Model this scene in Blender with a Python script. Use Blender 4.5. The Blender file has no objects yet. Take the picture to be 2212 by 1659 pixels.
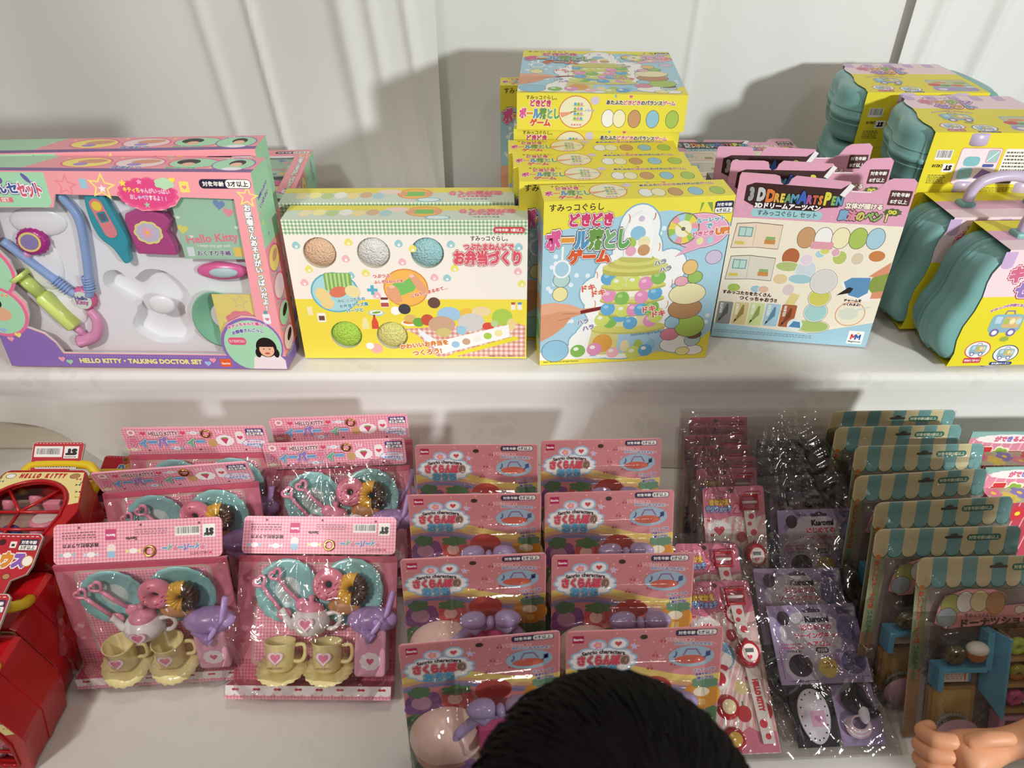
import bpy, bmesh, math, random
from mathutils import Vector, Matrix, noise
from mathutils.geometry import delaunay_2d_cdt

# ------------------------------------------------------------------ camera, world, lights, exposure
SC = bpy.context.scene
COL = SC.collection
R = math.radians
cam_d = bpy.data.cameras.new('camera')
cam_d.sensor_width = 36.0
cam_d.lens = 1609.0 / 2212.0 * 36.0
cam_d.clip_start = 0.02
cam_d.dof.use_dof = True
cam_d.dof.focus_distance = 1.12
cam_d.dof.aperture_fstop = 8.0
cam = bpy.data.objects.new('camera', cam_d)
cam.location = (0, 0, 1.44)
cam.rotation_euler = (R(53), 0, 0)
COL.objects.link(cam)
SC.camera = cam

SC.view_settings.view_transform = 'Standard'
SC.view_settings.look = 'None'
SC.view_settings.gamma = 1.0
SC.view_settings.use_curve_mapping = False
SC.view_settings.exposure = 0.0
SC.cycles.transparent_max_bounces = 24
SC.cycles.max_bounces = 8
SC.cycles.sample_clamp_indirect = 4.0

world = bpy.data.worlds.new('world')
SC.world = world
world.use_nodes = True
world.node_tree.nodes['Background'].inputs[0].default_value = (1.0, 0.93, 0.88, 1)
world.node_tree.nodes['Background'].inputs[1].default_value = 0.21


def lamp(name, kind, loc, target, power, color, size=0.3, size_y=None, angle=60, blend=0.5):
    d = bpy.data.lights.new(name, kind)
    d.energy = power
    d.color = color
    if kind == 'AREA':
        d.size = size
        if size_y:
            d.shape = 'RECTANGLE'
            d.size_y = size_y
    elif kind == 'SPOT':
        d.spot_size = R(angle)
        d.spot_blend = blend
        d.shadow_soft_size = size
    o = bpy.data.objects.new(name, d)
    o.location = loc
    o.rotation_euler = (Vector(target) - Vector(loc)).to_track_quat('-Z', 'Y').to_euler()
    COL.objects.link(o)
    return o


# cool white stall spotlight from the right behind the shopper
lamp('stall_spotlight', 'SPOT', (1.6, -1.0, 1.64), (0.32, 1.45, 1.10), 218, (0.91, 0.97, 1.0), 0.09, angle=64, blend=0.85)
# second stall spotlight from the left front, aimed at the lower table
lamp('stall_spotlight_low', 'SPOT', (-0.95, -0.62, 2.30), (-0.40, 0.95, 0.66), 92, (1.0, 0.975, 0.955), 0.10, angle=35, blend=0.9)
# unseen overhead lamps added for warm fill and highlights on plastic
lamp('overhead_fill_a', 'AREA', (-0.9, -0.6, 3.1), (-0.3, 0.9, 0.7), 8, (1.0, 0.92, 0.84), 0.3)
lamp('overhead_fill_b', 'AREA', (0.75, -1.3, 2.9), (0.2, 0.8, 0.6), 6, (1.0, 0.92, 0.85), 0.3)
lamp('overhead_fill_c', 'AREA', (0.15, 0.55, 3.2), (0.0, 0.7, 0.6), 7, (1.0, 0.93, 0.87), 0.3)


# ------------------------------------------------------------------ materials
def lin(h):
    h = h.lstrip('#')
    v = [int(h[i:i + 2], 16) / 255 for i in (0, 2, 4)]
    return tuple((c / 12.92 if c <= 0.04045 else ((c + 0.055) / 1.055) ** 2.4) for c in v) + (1.0,)


MATS = {}


def mat(name, col, rough=0.45, spec=0.5, coat=0.0, metal=0.0, sss=0.0, bump=None, trans=0.0):
    if name in MATS:
        return MATS[name]
    m = bpy.data.materials.new(name)
    m.use_nodes = True
    nt = m.node_tree
    b = nt.nodes['Principled BSDF']
    b.inputs['Base Color'].default_value = lin(col)
    b.inputs['Roughness'].default_value = rough
    b.inputs['Specular IOR Level'].default_value = spec
    b.inputs['Coat Weight'].default_value = coat
    b.inputs['Coat Roughness'].default_value = 0.12
    b.inputs['Metallic'].default_value = metal
    if sss:
        b.inputs['Subsurface Weight'].default_value = sss
        b.inputs['Subsurface Radius'].default_value = (0.01, 0.004, 0.002)
        b.inputs['Subsurface Scale'].default_value = 0.5
    if bump:
        scale, strength, dist = bump
        tc = nt.nodes.new('ShaderNodeTexCoord')
        n = nt.nodes.new('ShaderNodeTexNoise')
        n.inputs['Scale'].default_value = scale
        n.inputs['Detail'].default_value = 3
        bm_ = nt.nodes.new('ShaderNodeBump')
        bm_.inputs['Strength'].default_value = strength
        bm_.inputs['Distance'].default_value = dist
        nt.links.new(tc.outputs['Object'], n.inputs['Vector'])
        nt.links.new(n.outputs['Fac'], bm_.inputs['Height'])
        nt.links.new(bm_.outputs['Normal'], b.inputs['Normal'])
    MATS[name] = m
    return m


def pr(col):
    """ink on coated cardboard"""
    return mat('ink_' + col.lstrip('#'), col, 0.42, 0.35)


def plastic(name, col, rough=0.25):
    return mat(name, col, rough, 0.5)


def clear(name, tint='ffffff', scale=30.0, strength=0.25, dist=0.004, rough=0.04, ior=1.5, vein=0.0):
    """thin clear film: mostly see-through, fresnel gloss, crumple bump"""
    if name in MATS:
        return MATS[name]
    m = bpy.data.materials.new(name)
    m.use_nodes = True
    nt = m.node_tree
    nt.nodes.clear()
    out = nt.nodes.new('ShaderNodeOutputMaterial')
    mix = nt.nodes.new('ShaderNodeMixShader')
    tr = nt.nodes.new('ShaderNodeBsdfTransparent')
    tr.inputs[0].default_value = lin(tint)
    gl = nt.nodes.new('ShaderNodeBsdfGlossy')
    gl.inputs['Roughness'].default_value = rough
    fr = nt.nodes.new('ShaderNodeFresnel')
    fr.inputs['IOR'].default_value = ior
    tc = nt.nodes.new('ShaderNodeTexCoord')
    n = nt.nodes.new('ShaderNodeTexNoise')
    n.inputs['Scale'].default_value = scale
    n.inputs['Detail'].default_value = 2
    n.inputs['Distortion'].default_value = 0.8
    b = nt.nodes.new('ShaderNodeBump')
    b.inputs['Strength'].default_value = strength
    b.inputs['Distance'].default_value = dist
    L = nt.links.new
    L(tc.outputs['Object'], n.inputs['Vector'])
    L(n.outputs['Fac'], b.inputs['Height'])
    L(b.outputs['Normal'], gl.inputs['Normal'])
    cap = nt.nodes.new('ShaderNodeMath')
    cap.operation = 'MINIMUM'
    cap.inputs[1].default_value = 0.4
    L(fr.outputs[0], cap.inputs[0])
    L(cap.outputs[0], mix.inputs[0])
    L(tr.outputs[0], mix.inputs[1])
    L(gl.outputs[0], mix.inputs[2])
    L(mix.outputs[0], out.inputs[0])
    MATS[name] = m
    return m


def gingham(name, light, mid, dark, cell):
    """checked print driven by the print's own UV in metres"""
    if name in MATS:
        return MATS[name]
    m = bpy.data.materials.new(name)
    m.use_nodes = True
    nt = m.node_tree
    b = nt.nodes['Principled BSDF']
    b.inputs['Roughness'].default_value = 0.4
    b.inputs['Specular IOR Level'].default_value = 0.35
    uv = nt.nodes.new('ShaderNodeUVMap')
    uv.uv_map = 'UVMap'
    sep = nt.nodes.new('ShaderNodeSeparateXYZ')
    nt.links.new(uv.outputs[0], sep.inputs[0])
    outs = []
    for k in (0, 1):
        d = nt.nodes.new('ShaderNodeMath')
        d.operation = 'DIVIDE'
        d.inputs[1].default_value = cell
        f = nt.nodes.new('ShaderNodeMath')
        f.operation = 'FLOORED_MODULO'
        f.inputs[1].default_value = 1.0
        g = nt.nodes.new('ShaderNodeMath')
        g.operation = 'GREATER_THAN'
        g.inputs[1].default_value = 0.5
        nt.links.new(sep.outputs[k], d.inputs[0])
        nt.links.new(d.outputs[0], f.inputs[0])
        nt.links.new(f.outputs[0], g.inputs[0])
        outs.append(g)
    a = nt.nodes.new('ShaderNodeMath')
    a.operation = 'ADD'
    nt.links.new(outs[0].outputs[0], a.inputs[0])
    nt.links.new(outs[1].outputs[0], a.inputs[1])
    h = nt.nodes.new('ShaderNodeMath')
    h.operation = 'MULTIPLY'
    h.inputs[1].default_value = 0.5
    nt.links.new(a.outputs[0], h.inputs[0])
    ramp = nt.nodes.new('ShaderNodeValToRGB')
    ramp.color_ramp.interpolation = 'CONSTANT'
    e = ramp.color_ramp.elements
    e[0].position, e[0].color = 0.0, lin(light)
    e[1].position, e[1].color = 0.9, lin(dark)
    k = e.new(0.4)
    k.color = lin(mid)
    nt.links.new(h.outputs[0], ramp.inputs[0])
    nt.links.new(ramp.outputs[0], b.inputs['Base Color'])
    MATS[name] = m
    return m


def cloth_mat(name, col, col2, scale, sheen=0.3, damask=True, weave=0.25):
    m = bpy.data.materials.new(name)
    m.use_nodes = True
    nt = m.node_tree
    L = nt.links.new
    b = nt.nodes['Principled BSDF']
    b.inputs['Roughness'].default_value = 0.75
    b.inputs['Specular IOR Level'].default_value = 0.25
    b.inputs['Sheen Weight'].default_value = sheen
    tc = nt.nodes.new('ShaderNodeTexCoord')
    if damask:
        # woven roses: petals from distorted cells, gathered into bunches
        nz = nt.nodes.new('ShaderNodeTexNoise')
        nz.inputs['Scale'].default_value = scale * 0.9
        nz.inputs['Detail'].default_value = 2
        L(tc.outputs['Object'], nz.inputs['Vector'])
        mixv = nt.nodes.new('ShaderNodeMix')
        mixv.data_type = 'RGBA'
        mixv.inputs[0].default_value = 0.06
        L(tc.outputs['Object'], mixv.inputs[6])
        L(nz.outputs['Color'], mixv.inputs[7])
        v = nt.nodes.new('ShaderNodeTexVoronoi')
        v.inputs['Scale'].default_value = scale * 5
        L(mixv.outputs[2], v.inputs['Vector'])
        big = nt.nodes.new('ShaderNodeTexVoronoi')
        big.inputs['Scale'].default_value = scale
        L(mixv.outputs[2], big.inputs['Vector'])
        r1 = nt.nodes.new('ShaderNodeMapRange')
        r1.inputs[1].default_value, r1.inputs[2].default_value = 0.52, 0.40
        L(v.outputs['Distance'], r1.inputs[0])
        r2 = nt.nodes.new('ShaderNodeMapRange')
        r2.inputs[1].default_value, r2.inputs[2].default_value = 0.40, 0.32
        L(big.outputs['Distance'], r2.inputs[0])
        mul = nt.nodes.new('ShaderNodeMath')
        mul.operation = 'MULTIPLY'
        L(r1.outputs[0], mul.inputs[0])
        L(r2.outputs[0], mul.inputs[1])
        mx = nt.nodes.new('ShaderNodeMix')
        mx.data_type = 'RGBA'
        mx.inputs[6].default_value = lin(col)
        mx.inputs[7].default_value = lin(col2)
        L(mul.outputs[0], mx.inputs[0])
        L(mx.outputs[2], b.inputs['Base Color'])
    else:
        b.inputs['Base Color'].default_value = lin(col)
    n = nt.nodes.new('ShaderNodeTexNoise')
    n.inputs['Scale'].default_value = 9
    n.inputs['Detail'].default_value = 4
    L(tc.outputs['Object'], n.inputs['Vector'])
    bp = nt.nodes.new('ShaderNodeBump')
    bp.inputs['Strength'].default_value = weave
    bp.inputs['Distance'].default_value = 0.01
    L(n.outputs['Fac'], bp.inputs['Height'])
    L(bp.outputs['Normal'], b.inputs['Normal'])
    return m


# ------------------------------------------------------------------ object helpers
def tag(o, label=None, cat=None, group=None, kind=None):
    if label:
        o['label'] = label
    if cat:
        o['category'] = cat
    if group:
        o['group'] = group
    if kind:
        o['kind'] = kind
    return o


def empty(name, label, cat, group=None):
    o = bpy.data.objects.new(name, None)
    COL.objects.link(o)
    return tag(o, label, cat, group)


def place(o, loc, yaw=0, lean=0, roll=0):
    o.location = loc
    o.rotation_euler = (Matrix.Rotation(R(yaw), 4, 'Z') @ Matrix.Rotation(R(-lean), 4, 'X') @ Matrix.Rotation(R(roll), 4, 'Y')).to_euler()
    return o


def dup(o, label=None, parent=None):
    c = o.copy()
    COL.objects.link(c)
    c.parent = parent
    if label:
        c['label'] = label
    for ch in list(o.children):
        dup(ch, None, c)
    return c


class MB:
    def __init__(s):
        s.bm = bmesh.new()
        s.uv = s.bm.loops.layers.uv.new('UVMap')
        s.mats = []

    def mi(s, m):
        if m not in s.mats:
            s.mats.append(m)
        return s.mats.index(m)

    def face(s, pts, m, uvs=None, smooth=False):
        vs = [s.bm.verts.new(p) for p in pts]
        try:
            f = s.bm.faces.new(vs)
        except ValueError:
            return None
        f.material_index = s.mi(m)
        f.smooth = smooth
        if uvs:
            for l, u in zip(f.loops, uvs):
                l[s.uv].uv = u
        return f

    def mesh(s, verts, faces, m, smooth=False):
        i = s.mi(m)
        vs = [s.bm.verts.new(v) for v in verts]
        for f in faces:
            try:
                q = s.bm.faces.new([vs[k] for k in f])
                q.material_index = i
                q.smooth = smooth
            except ValueError:
                pass

    def box(s, x0, x1, y0, y1, z0, z1, m, skip=''):
        v = [(x, y, z) for z in (z0, z1) for y in (y0, y1) for x in (x0, x1)]
        q = {'b': (0, 2, 3, 1), 't': (4, 5, 7, 6), 'f': (0, 1, 5, 4), 'k': (2, 6, 7, 3), 'l': (0, 4, 6, 2), 'r': (1, 3, 7, 5)}
        s.mesh(v, [f for k, f in q.items() if k not in skip], m)

    def prism(s, pts, y0, y1, m, smooth=False, m2=None):
        """outline in x,z pulled from y0 (front) to y1"""
        n = len(pts)
        i = s.mi(m)
        j = s.mi(m2) if m2 else i
        a = [s.bm.verts.new((p[0], y0, p[1])) for p in pts]
        b = [s.bm.verts.new((p[0], y1, p[1])) for p in pts]
        for vs, k in ((a, i), (b[::-1], i)):
            try:
                s.bm.faces.new(vs).material_index = k
            except ValueError:
                pass
        for k in range(n):
            f = s.bm.faces.new((a[k], b[k], b[(k + 1) % n], a[(k + 1) % n]))
            f.material_index = j
            f.smooth = smooth

    def loft(s, rings, m, cap=True, closed=True, smooth=True):
        i = s.mi(m)
        vr = [[s.bm.verts.new(p) for p in r] for r in rings]
        n = len(rings[0])
        for a, b in zip(vr, vr[1:]):
            for k in range(n if closed else n - 1):
                f = s.bm.faces.new((a[k], a[(k + 1) % n], b[(k + 1) % n], b[k]))
                f.material_index = i
                f.smooth = smooth
        if cap:
            for r in (vr[0][::-1], vr[-1]):
                try:
                    f = s.bm.faces.new(r)
                    f.material_index = i
                    f.smooth = smooth
                except ValueError:
                    pass

    def lathe(s, prof, m, M=None, seg=28, cap=False, wob=None):
        rings = []
        for r, z in prof:
            ring = []
            for k in range(seg):
                a = 2 * math.pi * k / seg
                rr = r * (1 + (wob(a, r, z) if wob else 0))
                p = Vector((rr * math.cos(a), rr * math.sin(a), z))
                ring.append(M @ p if M else p)
            rings.append(ring)
        s.loft(rings, m, cap)

    def ball(s, c, r, m, seg=20, rings=12, M=None, fn=None):
        if not hasattr(r, '__len__'):
            r = (r, r, r)
        rs = []
        for j in range(rings + 1):
            t = -math.pi / 2 + math.pi * j / rings
            t = max(-1.5607, min(1.5607, t))
            ring = []
            for k in range(seg):
                a = 2 * math.pi * k / seg
                d = Vector((math.cos(t) * math.cos(a), math.cos(t) * math.sin(a), math.sin(t)))
                q = fn(d) if fn else 1.0
                p = Vector((c[0] + r[0] * d.x * q, c[1] + r[1] * d.y * q, c[2] + r[2] * d.z * q))
                ring.append(M @ p if M else p)
            rs.append(ring)
        s.loft(rs, m, True)

    def tube(s, pts, r, m, seg=10, closed=False, flat=1.0):
        pts = [Vector(p) for p in pts]
        n = len(pts)
        rs = r if hasattr(r, '__len__') else [r] * n
        rings = []
        up = Vector((0, 0, 1))
        prev = None
        for i, p in enumerate(pts):
            if closed:
                t = pts[(i + 1) % n] - pts[i - 1]
            else:
                t = pts[min(i + 1, n - 1)] - pts[max(i - 1, 0)]
            t.normalize()
            if prev is None:
                a = t.cross(up) if abs(t.dot(up)) < 0.9 else t.cross(Vector((1, 0, 0)))
            else:
                a = prev - t * prev.dot(t)
            a.normalize()
            prev = a
            b = t.cross(a)
            rings.append([p + (a * math.cos(q) + b * math.sin(q) * flat) * rs[i] for q in (2 * math.pi * k / seg for k in range(seg))])
        if closed:
            rings.append(rings[0])
        s.loft(rings, m, not closed)

    def sheet(s, f, nu, nv, m, smooth=True):
        g = [[s.bm.verts.new(f(i / nu, j / nv)) for j in range(nv + 1)] for i in range(nu + 1)]
        k = s.mi(m)
        for i in range(nu):
            for j in range(nv):
                q = s.bm.faces.new((g[i][j], g[i + 1][j], g[i + 1][j + 1], g[i][j + 1]))
                q.material_index = k
                q.smooth = smooth
                for l, (a, b) in zip(q.loops, ((i, j), (i + 1, j), (i + 1, j + 1), (i, j + 1))):
                    l[s.uv].uv = (a / nu, b / nv)

    def build(s, name, parent=None, bevel=0.0, seg=2, label=None, merge=False):
        if merge:
            bmesh.ops.remove_doubles(s.bm, verts=s.bm.verts[:], dist=1e-6)
        me = bpy.data.meshes.new(name)
        s.bm.to_mesh(me)
        s.bm.free()
        for m in s.mats:
            me.materials.append(m)
        o = bpy.data.objects.new(name, me)
        COL.objects.link(o)
        o.parent = parent
        if bevel:
            b = o.modifiers.new('bevel', 'BEVEL')
            b.width = bevel
            b.segments = seg
            b.limit_method = 'ANGLE'
            b.angle_limit = R(40)
        if label:
            o['label'] = label
        return o


def rr_pts(x, y, w, h, r, n=5):
    r = min(r, w / 2, h / 2)
    out = []
    for cx, cy, a0 in ((x + w - r, y + h - r, 0), (x + r, y + h - r, 90), (x + r, y + r, 180), (x + w - r, y + r, 270)):
        for k in range(n + 1):
            a = R(a0 + 90 * k / n)
            out.append((cx + r * math.cos(a), cy + r * math.sin(a)))
    return out


def spline(pts, n=6, closed=False):
    P = [Vector(p) for p in pts]
    N = len(P)
    out = []
    for i in range(N if closed else N - 1):
        if closed:
            a, b, c, d = P[i - 1], P[i], P[(i + 1) % N], P[(i + 2) % N]
        else:
            a, b, c, d = P[max(i - 1, 0)], P[i], P[i + 1], P[min(i + 2, N - 1)]
        for k in range(n):
            t = k / n
            out.append(0.5 * ((2 * b) + (c - a) * t + (2 * a - 5 * b + 4 * c - d) * t * t + (3 * b - a - 3 * c + d) * t ** 3))
    if not closed:
        out.append(P[-1])
    return out


# ------------------------------------------------------------------ flat print: shapes and lettering in cm on a face
TXT = {}


def glyphs(body, off):
    k = (body, round(off, 3))
    if k not in TXT:
        c = bpy.data.curves.new('lettering', 'FONT')
        c.body = body
        c.size = 1
        c.resolution_u = 2
        c.offset = off
        o = bpy.data.objects.new('lettering', c)
        COL.objects.link(o)
        dg = bpy.context.evaluated_depsgraph_get()
        e = o.evaluated_get(dg)
        me = e.to_mesh()
        vs = [(v.co.x, v.co.y) for v in me.vertices]
        fs = [tuple(p.vertices) for p in me.polygons]
        e.to_mesh_clear()
        bpy.data.objects.remove(o)
        bpy.data.curves.remove(c)
        TXT[k] = (vs, fs)
    return TXT[k]


def bbox(vs):
    xs = [v[0] for v in vs]
    ys = [v[1] for v in vs]
    return min(xs), max(xs), min(ys), max(ys)


class Art:
    """print on a face; every shape gets the lowest ink layer that clears what is already printed under it"""
    EPS = 0.000009

    def __init__(s, mb, O, U, V, l0=3):
        s.mb = mb
        s.O, s.U, s.V = Vector(O), Vector(U).normalized() * 0.01, Vector(V).normalized() * 0.01
        s.N = s.U.cross(s.V).normalized()
        s.l = l0
        s.l0 = l0
        s.top = l0
        s.seen = []

    def P(s, x, y):
        return s.O + s.U * x + s.V * y + s.N * (s.l * s.EPS)

    def lay(s, pts):
        xs = [p[0] for p in pts]
        ys = [p[1] for p in pts]
        x0, x1, y0, y1 = min(xs), max(xs), min(ys), max(ys)
        k = s.l0
        for b in s.seen:
            if b[4] > k and b[0] < x1 and b[1] > x0 and b[2] < y1 and b[3] > y0:
                k = b[4]
        s.l = k + 1
        s.top = max(s.top, s.l)
        s.seen.append((x0, x1, y0, y1, s.l))

    def poly(s, pts, col):
        m = pr(col) if isinstance(col, str) else col
        s.lay(pts)
        s.mb.face([s.P(x, y) for x, y in pts], m, [(x * 0.01, y * 0.01) for x, y in pts])

    def rect(s, x0, y0, x1, y1, col):
        s.poly([(x0, y0), (x1, y0), (x1, y1), (x0, y1)], col)

    def rr(s, x0, y0, x1, y1, r, col):
        s.poly(rr_pts(x0, y0, x1 - x0, y1 - y0, r), col)

    def ell(s, cx, cy, rx, ry, col, rot=0, n=24):
        c, q = math.cos(R(rot)), math.sin(R(rot))
        pts = []
        for k in range(n):
            a = 2 * math.pi * k / n
            x, y = rx * math.cos(a), ry * math.sin(a)
            pts.append((cx + x * c - y * q, cy + x * q + y * c))
        s.poly(pts, col)

    def ring(s, cx, cy, rx, ry, w, col, fill):
        s.ell(cx, cy, rx, ry, col)
        s.ell(cx, cy, rx - w, ry - w, fill)

    def star(s, cx, cy, r, col, rot=0, n=5, k=0.45):
        s.poly([(cx + (r if i % 2 == 0 else r * k) * math.sin(R(rot) + math.pi * i / n), cy + (r if i % 2 == 0 else r * k) * math.cos(R(rot) + math.pi * i / n)) for i in range(2 * n)], col)

    def heart(s, cx, cy, r, col, rot=0):
        pts = []
        for k in range(22):
            t = 2 * math.pi * k / 22
            x = 16 * math.sin(t) ** 3 / 17
            y = (13 * math.cos(t) - 5 * math.cos(2 * t) - 2 * math.cos(3 * t) - math.cos(4 * t)) / 17
            c, q = math.cos(R(rot)), math.sin(R(rot))
            pts.append((cx + r * (x * c - y * q), cy + r * (x * q + y * c)))
        s.poly(pts, col)

    def cloud(s, cx, cy, rx, ry, col, bumps=11, amp=0.1, rot=0):
        n = bumps * 6
        c, q = math.cos(R(rot)), math.sin(R(rot))
        pts = []
        for k in range(n):
            a = 2 * math.pi * k / n
            f = 1 + amp * abs(math.sin(a * bumps / 2))
            x, y = rx * f * math.cos(a), ry * f * math.sin(a)
            pts.append((cx + x * c - y * q, cy + x * q + y * c))
        s.poly(pts, col)

    def flower(s, cx, cy, r, col, mid='f3d23b'):
        s.cloud(cx, cy, r * 0.75, r * 0.75, col, 5, 0.45)
        s.ell(cx, cy, r * 0.3, r * 0.3, mid, n=10)

    def line(s, pts, w, col):
        m = pr(col) if isinstance(col, str) else col
        V = [Vector(p) for p in pts]
        s.lay([(p.x + d, p.y + d) for p in V for d in (-w / 2, w / 2)])
        L, Q = [], []
        for i, p in enumerate(V):
            t = (V[min(i + 1, len(V) - 1)] - V[max(i - 1, 0)]).normalized()
            n = Vector((-t.y, t.x)) * w / 2
            L.append(p + n)
            Q.append(p - n)
        for i in range(len(V) - 1):
            s.mb.face([s.P(*Q[i]), s.P(*Q[i + 1]), s.P(*L[i + 1]), s.P(*L[i])], m)

    def _stamp(s, glyph, off, col, place_, big):
        """one glyph run; heavier weights are spread copies, each on its own hair-thin layer"""
        kan = any(0x4e00 <= ord(c) <= 0x9fff for c in glyph)
        lim = .006 if kan else .012
        vs, fs = glyphs(glyph, min(off, lim))
        rest = off - lim
        sh = [(0, 0)]
        if rest > .004:
            n = 8 if rest > .03 else 4
            sh = [(rest * math.cos(2 * math.pi * k / n + .4), rest * math.sin(2 * math.pi * k / n + .4)) for k in range(n)] + ([(0, 0)] if rest > .03 else [])
        m = pr(col)
        for dx, dy in sh:
            q = [place_(x + dx, y + dy) for x, y in vs]
            if not q:
                continue
            s.lay(q)
            s.mb.mesh([s.P(*p) for p in q], fs, m)

    def text(s, body, cx, cy, w, col, h=None, bold=0.02, out=(), rot=0, arc=0):
        """lettering centred on cx,cy and w wide; out = ((offset, colour), ...) painted behind it, widest first"""
        x0, x1, y0, y1 = bbox(glyphs(body, 0)[0])
        sx = w / (x1 - x0)
        sy = h / (y1 - y0) if h else sx
        mx, my = (x0 + x1) / 2, (y0 + y1) / 2
        c, q = math.cos(R(rot)), math.sin(R(rot))

        def pl(x, y):
            a, b = (x - mx) * sx, (y - my) * sy
            if arc:
                b -= arc * (a / (w / 2)) ** 2
            return cx + a * c - b * q, cy + a * q + b * c
        for off, cc in tuple(out) + ((bold, col),):
            s._stamp(body, off, cc, pl, w)

    def chars(s, body, cols, cx, cy, w, h, bold=0.03, out=(), rot=0):
        """one colour per character, all outlines behind all letters"""
        n = len(body)
        st = w / n
        c, q = math.cos(R(rot)), math.sin(R(rot))
        for off, cc in tuple(out) + ((bold, None),):
            for i, ch in enumerate(body):
                if ch == ' ':
                    continue
                x0, x1, y0, y1 = bbox(glyphs(ch, 0)[0])
                a0 = -w / 2 + st * (i + 0.5)

                def pl(x, y):
                    a = a0 + (x - (x0 + x1) / 2) * st * 1.02
                    b = (y - 0.38) * h * 1.1
                    return cx + a * c - b * q, cy + a * q + b * c
                s._stamp(ch, off, cc or cols[i % len(cols)], pl, w)

    def column(s, body, cx, y0, y1, cols, bold=0.03, out=(), wide=1.0):
        """upright column of characters from y0 down to y1"""
        st = (y0 - y1) / len(body)
        for off, cc in tuple(out) + ((bold, None),):
            for i, ch in enumerate(body):
                if ch == ' ':
                    continue
                g = '|' if ch == 'ー' else ch
                x0, x1, a0, a1 = bbox(glyphs(g, 0)[0])

                def pl(x, y):
                    return cx + (x - (x0 + x1) / 2) * st * wide, y0 - st * (i + 0.5) + (y - 0.38) * st
                s._stamp(g, off, cc or cols[i % len(cols)], pl, wide)

    def bars(s, x0, y0, x1, y1, rows, col, seed=1):
        """rows of fine grey dashes where the small print is too small to read"""
        rd = random.Random(seed)
        st = (y1 - y0) / rows
        for i in range(rows):
            y = y1 - st * (i + 0.5)
            x = x0
            while x < x1 - 0.2:
                w = rd.uniform(0.15, 0.5)
                s.rect(x, y - st * 0.22, min(x + w, x1), y + st * 0.22, col)
                x += w + 0.12

    def barcode(s, x0, y0, x1, y1, seed=3):
        s.rect(x0, y0, x1, y1, 'f2efe8')
        rd = random.Random(seed)
        x = x0 + 0.12
        s.lay([(x0, y0), (x1, y1)])
        while x < x1 - 0.15:
            w = rd.choice((0.035, 0.035, 0.07, 0.1))
            s.mb.face([s.P(x, y0 + (y1 - y0) * .22), s.P(x + w, y0 + (y1 - y0) * .22), s.P(x + w, y1 - .08), s.P(x, y1 - .08)], pr('1e1b1a'))
            x += w + rd.choice((0.04, 0.06, 0.09))

    def sub(s, cx, cy, rot=180):
        """a copy of this canvas turned about cx,cy (for print that stands upside down)"""
        c, q = math.cos(R(rot)), math.sin(R(rot))
        s.l = 0
        a = Art(s.mb, s.P(cx, cy), s.U * c + s.V * q, s.V * c - s.U * q, s.top + 1)
        a.N = s.N
        return a


def panel(mb, O, U, V, outer, holes, m):
    """flat panel with real holes; outline and holes in cm"""
    U, V, O = Vector(U) * 0.01, Vector(V) * 0.01, Vector(O)
    vs, es = [], []
    for loop in [outer] + holes:
        k = len(vs)
        vs += [Vector(p) for p in loop]
        es += [(k + i, k + (i + 1) % len(loop)) for i in range(len(loop))]
    rv, _, rf, _, _, _ = delaunay_2d_cdt(vs, es, [], 0, 1e-5)

    def inside(p, L):
        c = False
        for i in range(len(L)):
            a, b = L[i - 1], L[i]
            if (a[1] > p.y) != (b[1] > p.y) and p.x < (b[0] - a[0]) * (p.y - a[1]) / (b[1] - a[1]) + a[0]:
                c = not c
        return c
    keep = []
    for f in rf:
        ce = sum((rv[i] for i in f), Vector((0, 0))) / len(f)
        if inside(ce, outer) and not any(inside(ce, h) for h in holes):
            keep.append(f)
    i = mb.mi(m)
    bv = [mb.bm.verts.new(O + U * p.x + V * p.y) for p in rv]
    for f in keep:
        q = mb.bm.faces.new([bv[k] for k in f])
        q.material_index = i
        for l, k in zip(q.loops, f):
            l[mb.uv].uv = (rv[k].x * 0.01, rv[k].y * 0.01)


def circle(cx, cy, rx, ry=None, n=28):
    ry = ry or rx
    return [(cx + rx * math.cos(2 * math.pi * k / n), cy + ry * math.sin(2 * math.pi * k / n)) for k in range(n)]


def age_badge(a, cx, cy, w, h, dark, light, t1, t2, stacked=False, r=0.3, ink='1d1a1a'):
    if stacked:
        a.rr(cx - w / 2 - .08, cy - h / 2 - .08, cx + w / 2 + .08, cy + h / 2 + .08, r, dark)
        if light:
            a.rr(cx - w / 2, cy - h / 2, cx + w / 2, cy - .05, r * .6, light)
        a.text(t1, cx, cy + h * .24, w * .86, 'f4f1ea', bold=.03)
        a.text(t2, cx, cy - h * .26, w * .8, ink if light else 'f4f1ea', bold=.03)
    else:
        a.rr(cx - w / 2 - .08, cy - h / 2 - .08, cx + w / 2 + .08, cy + h / 2 + .08, h / 2, dark)
        a.rr(cx + .05, cy - h / 2, cx + w / 2, cy + h / 2, h * .4, light)
        a.text(t1, cx - w * .235, cy, w * .42, 'f4f1ea', bold=.03)
        a.text(t2, cx + w * .25, cy, w * .4, ink, bold=.03)


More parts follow.
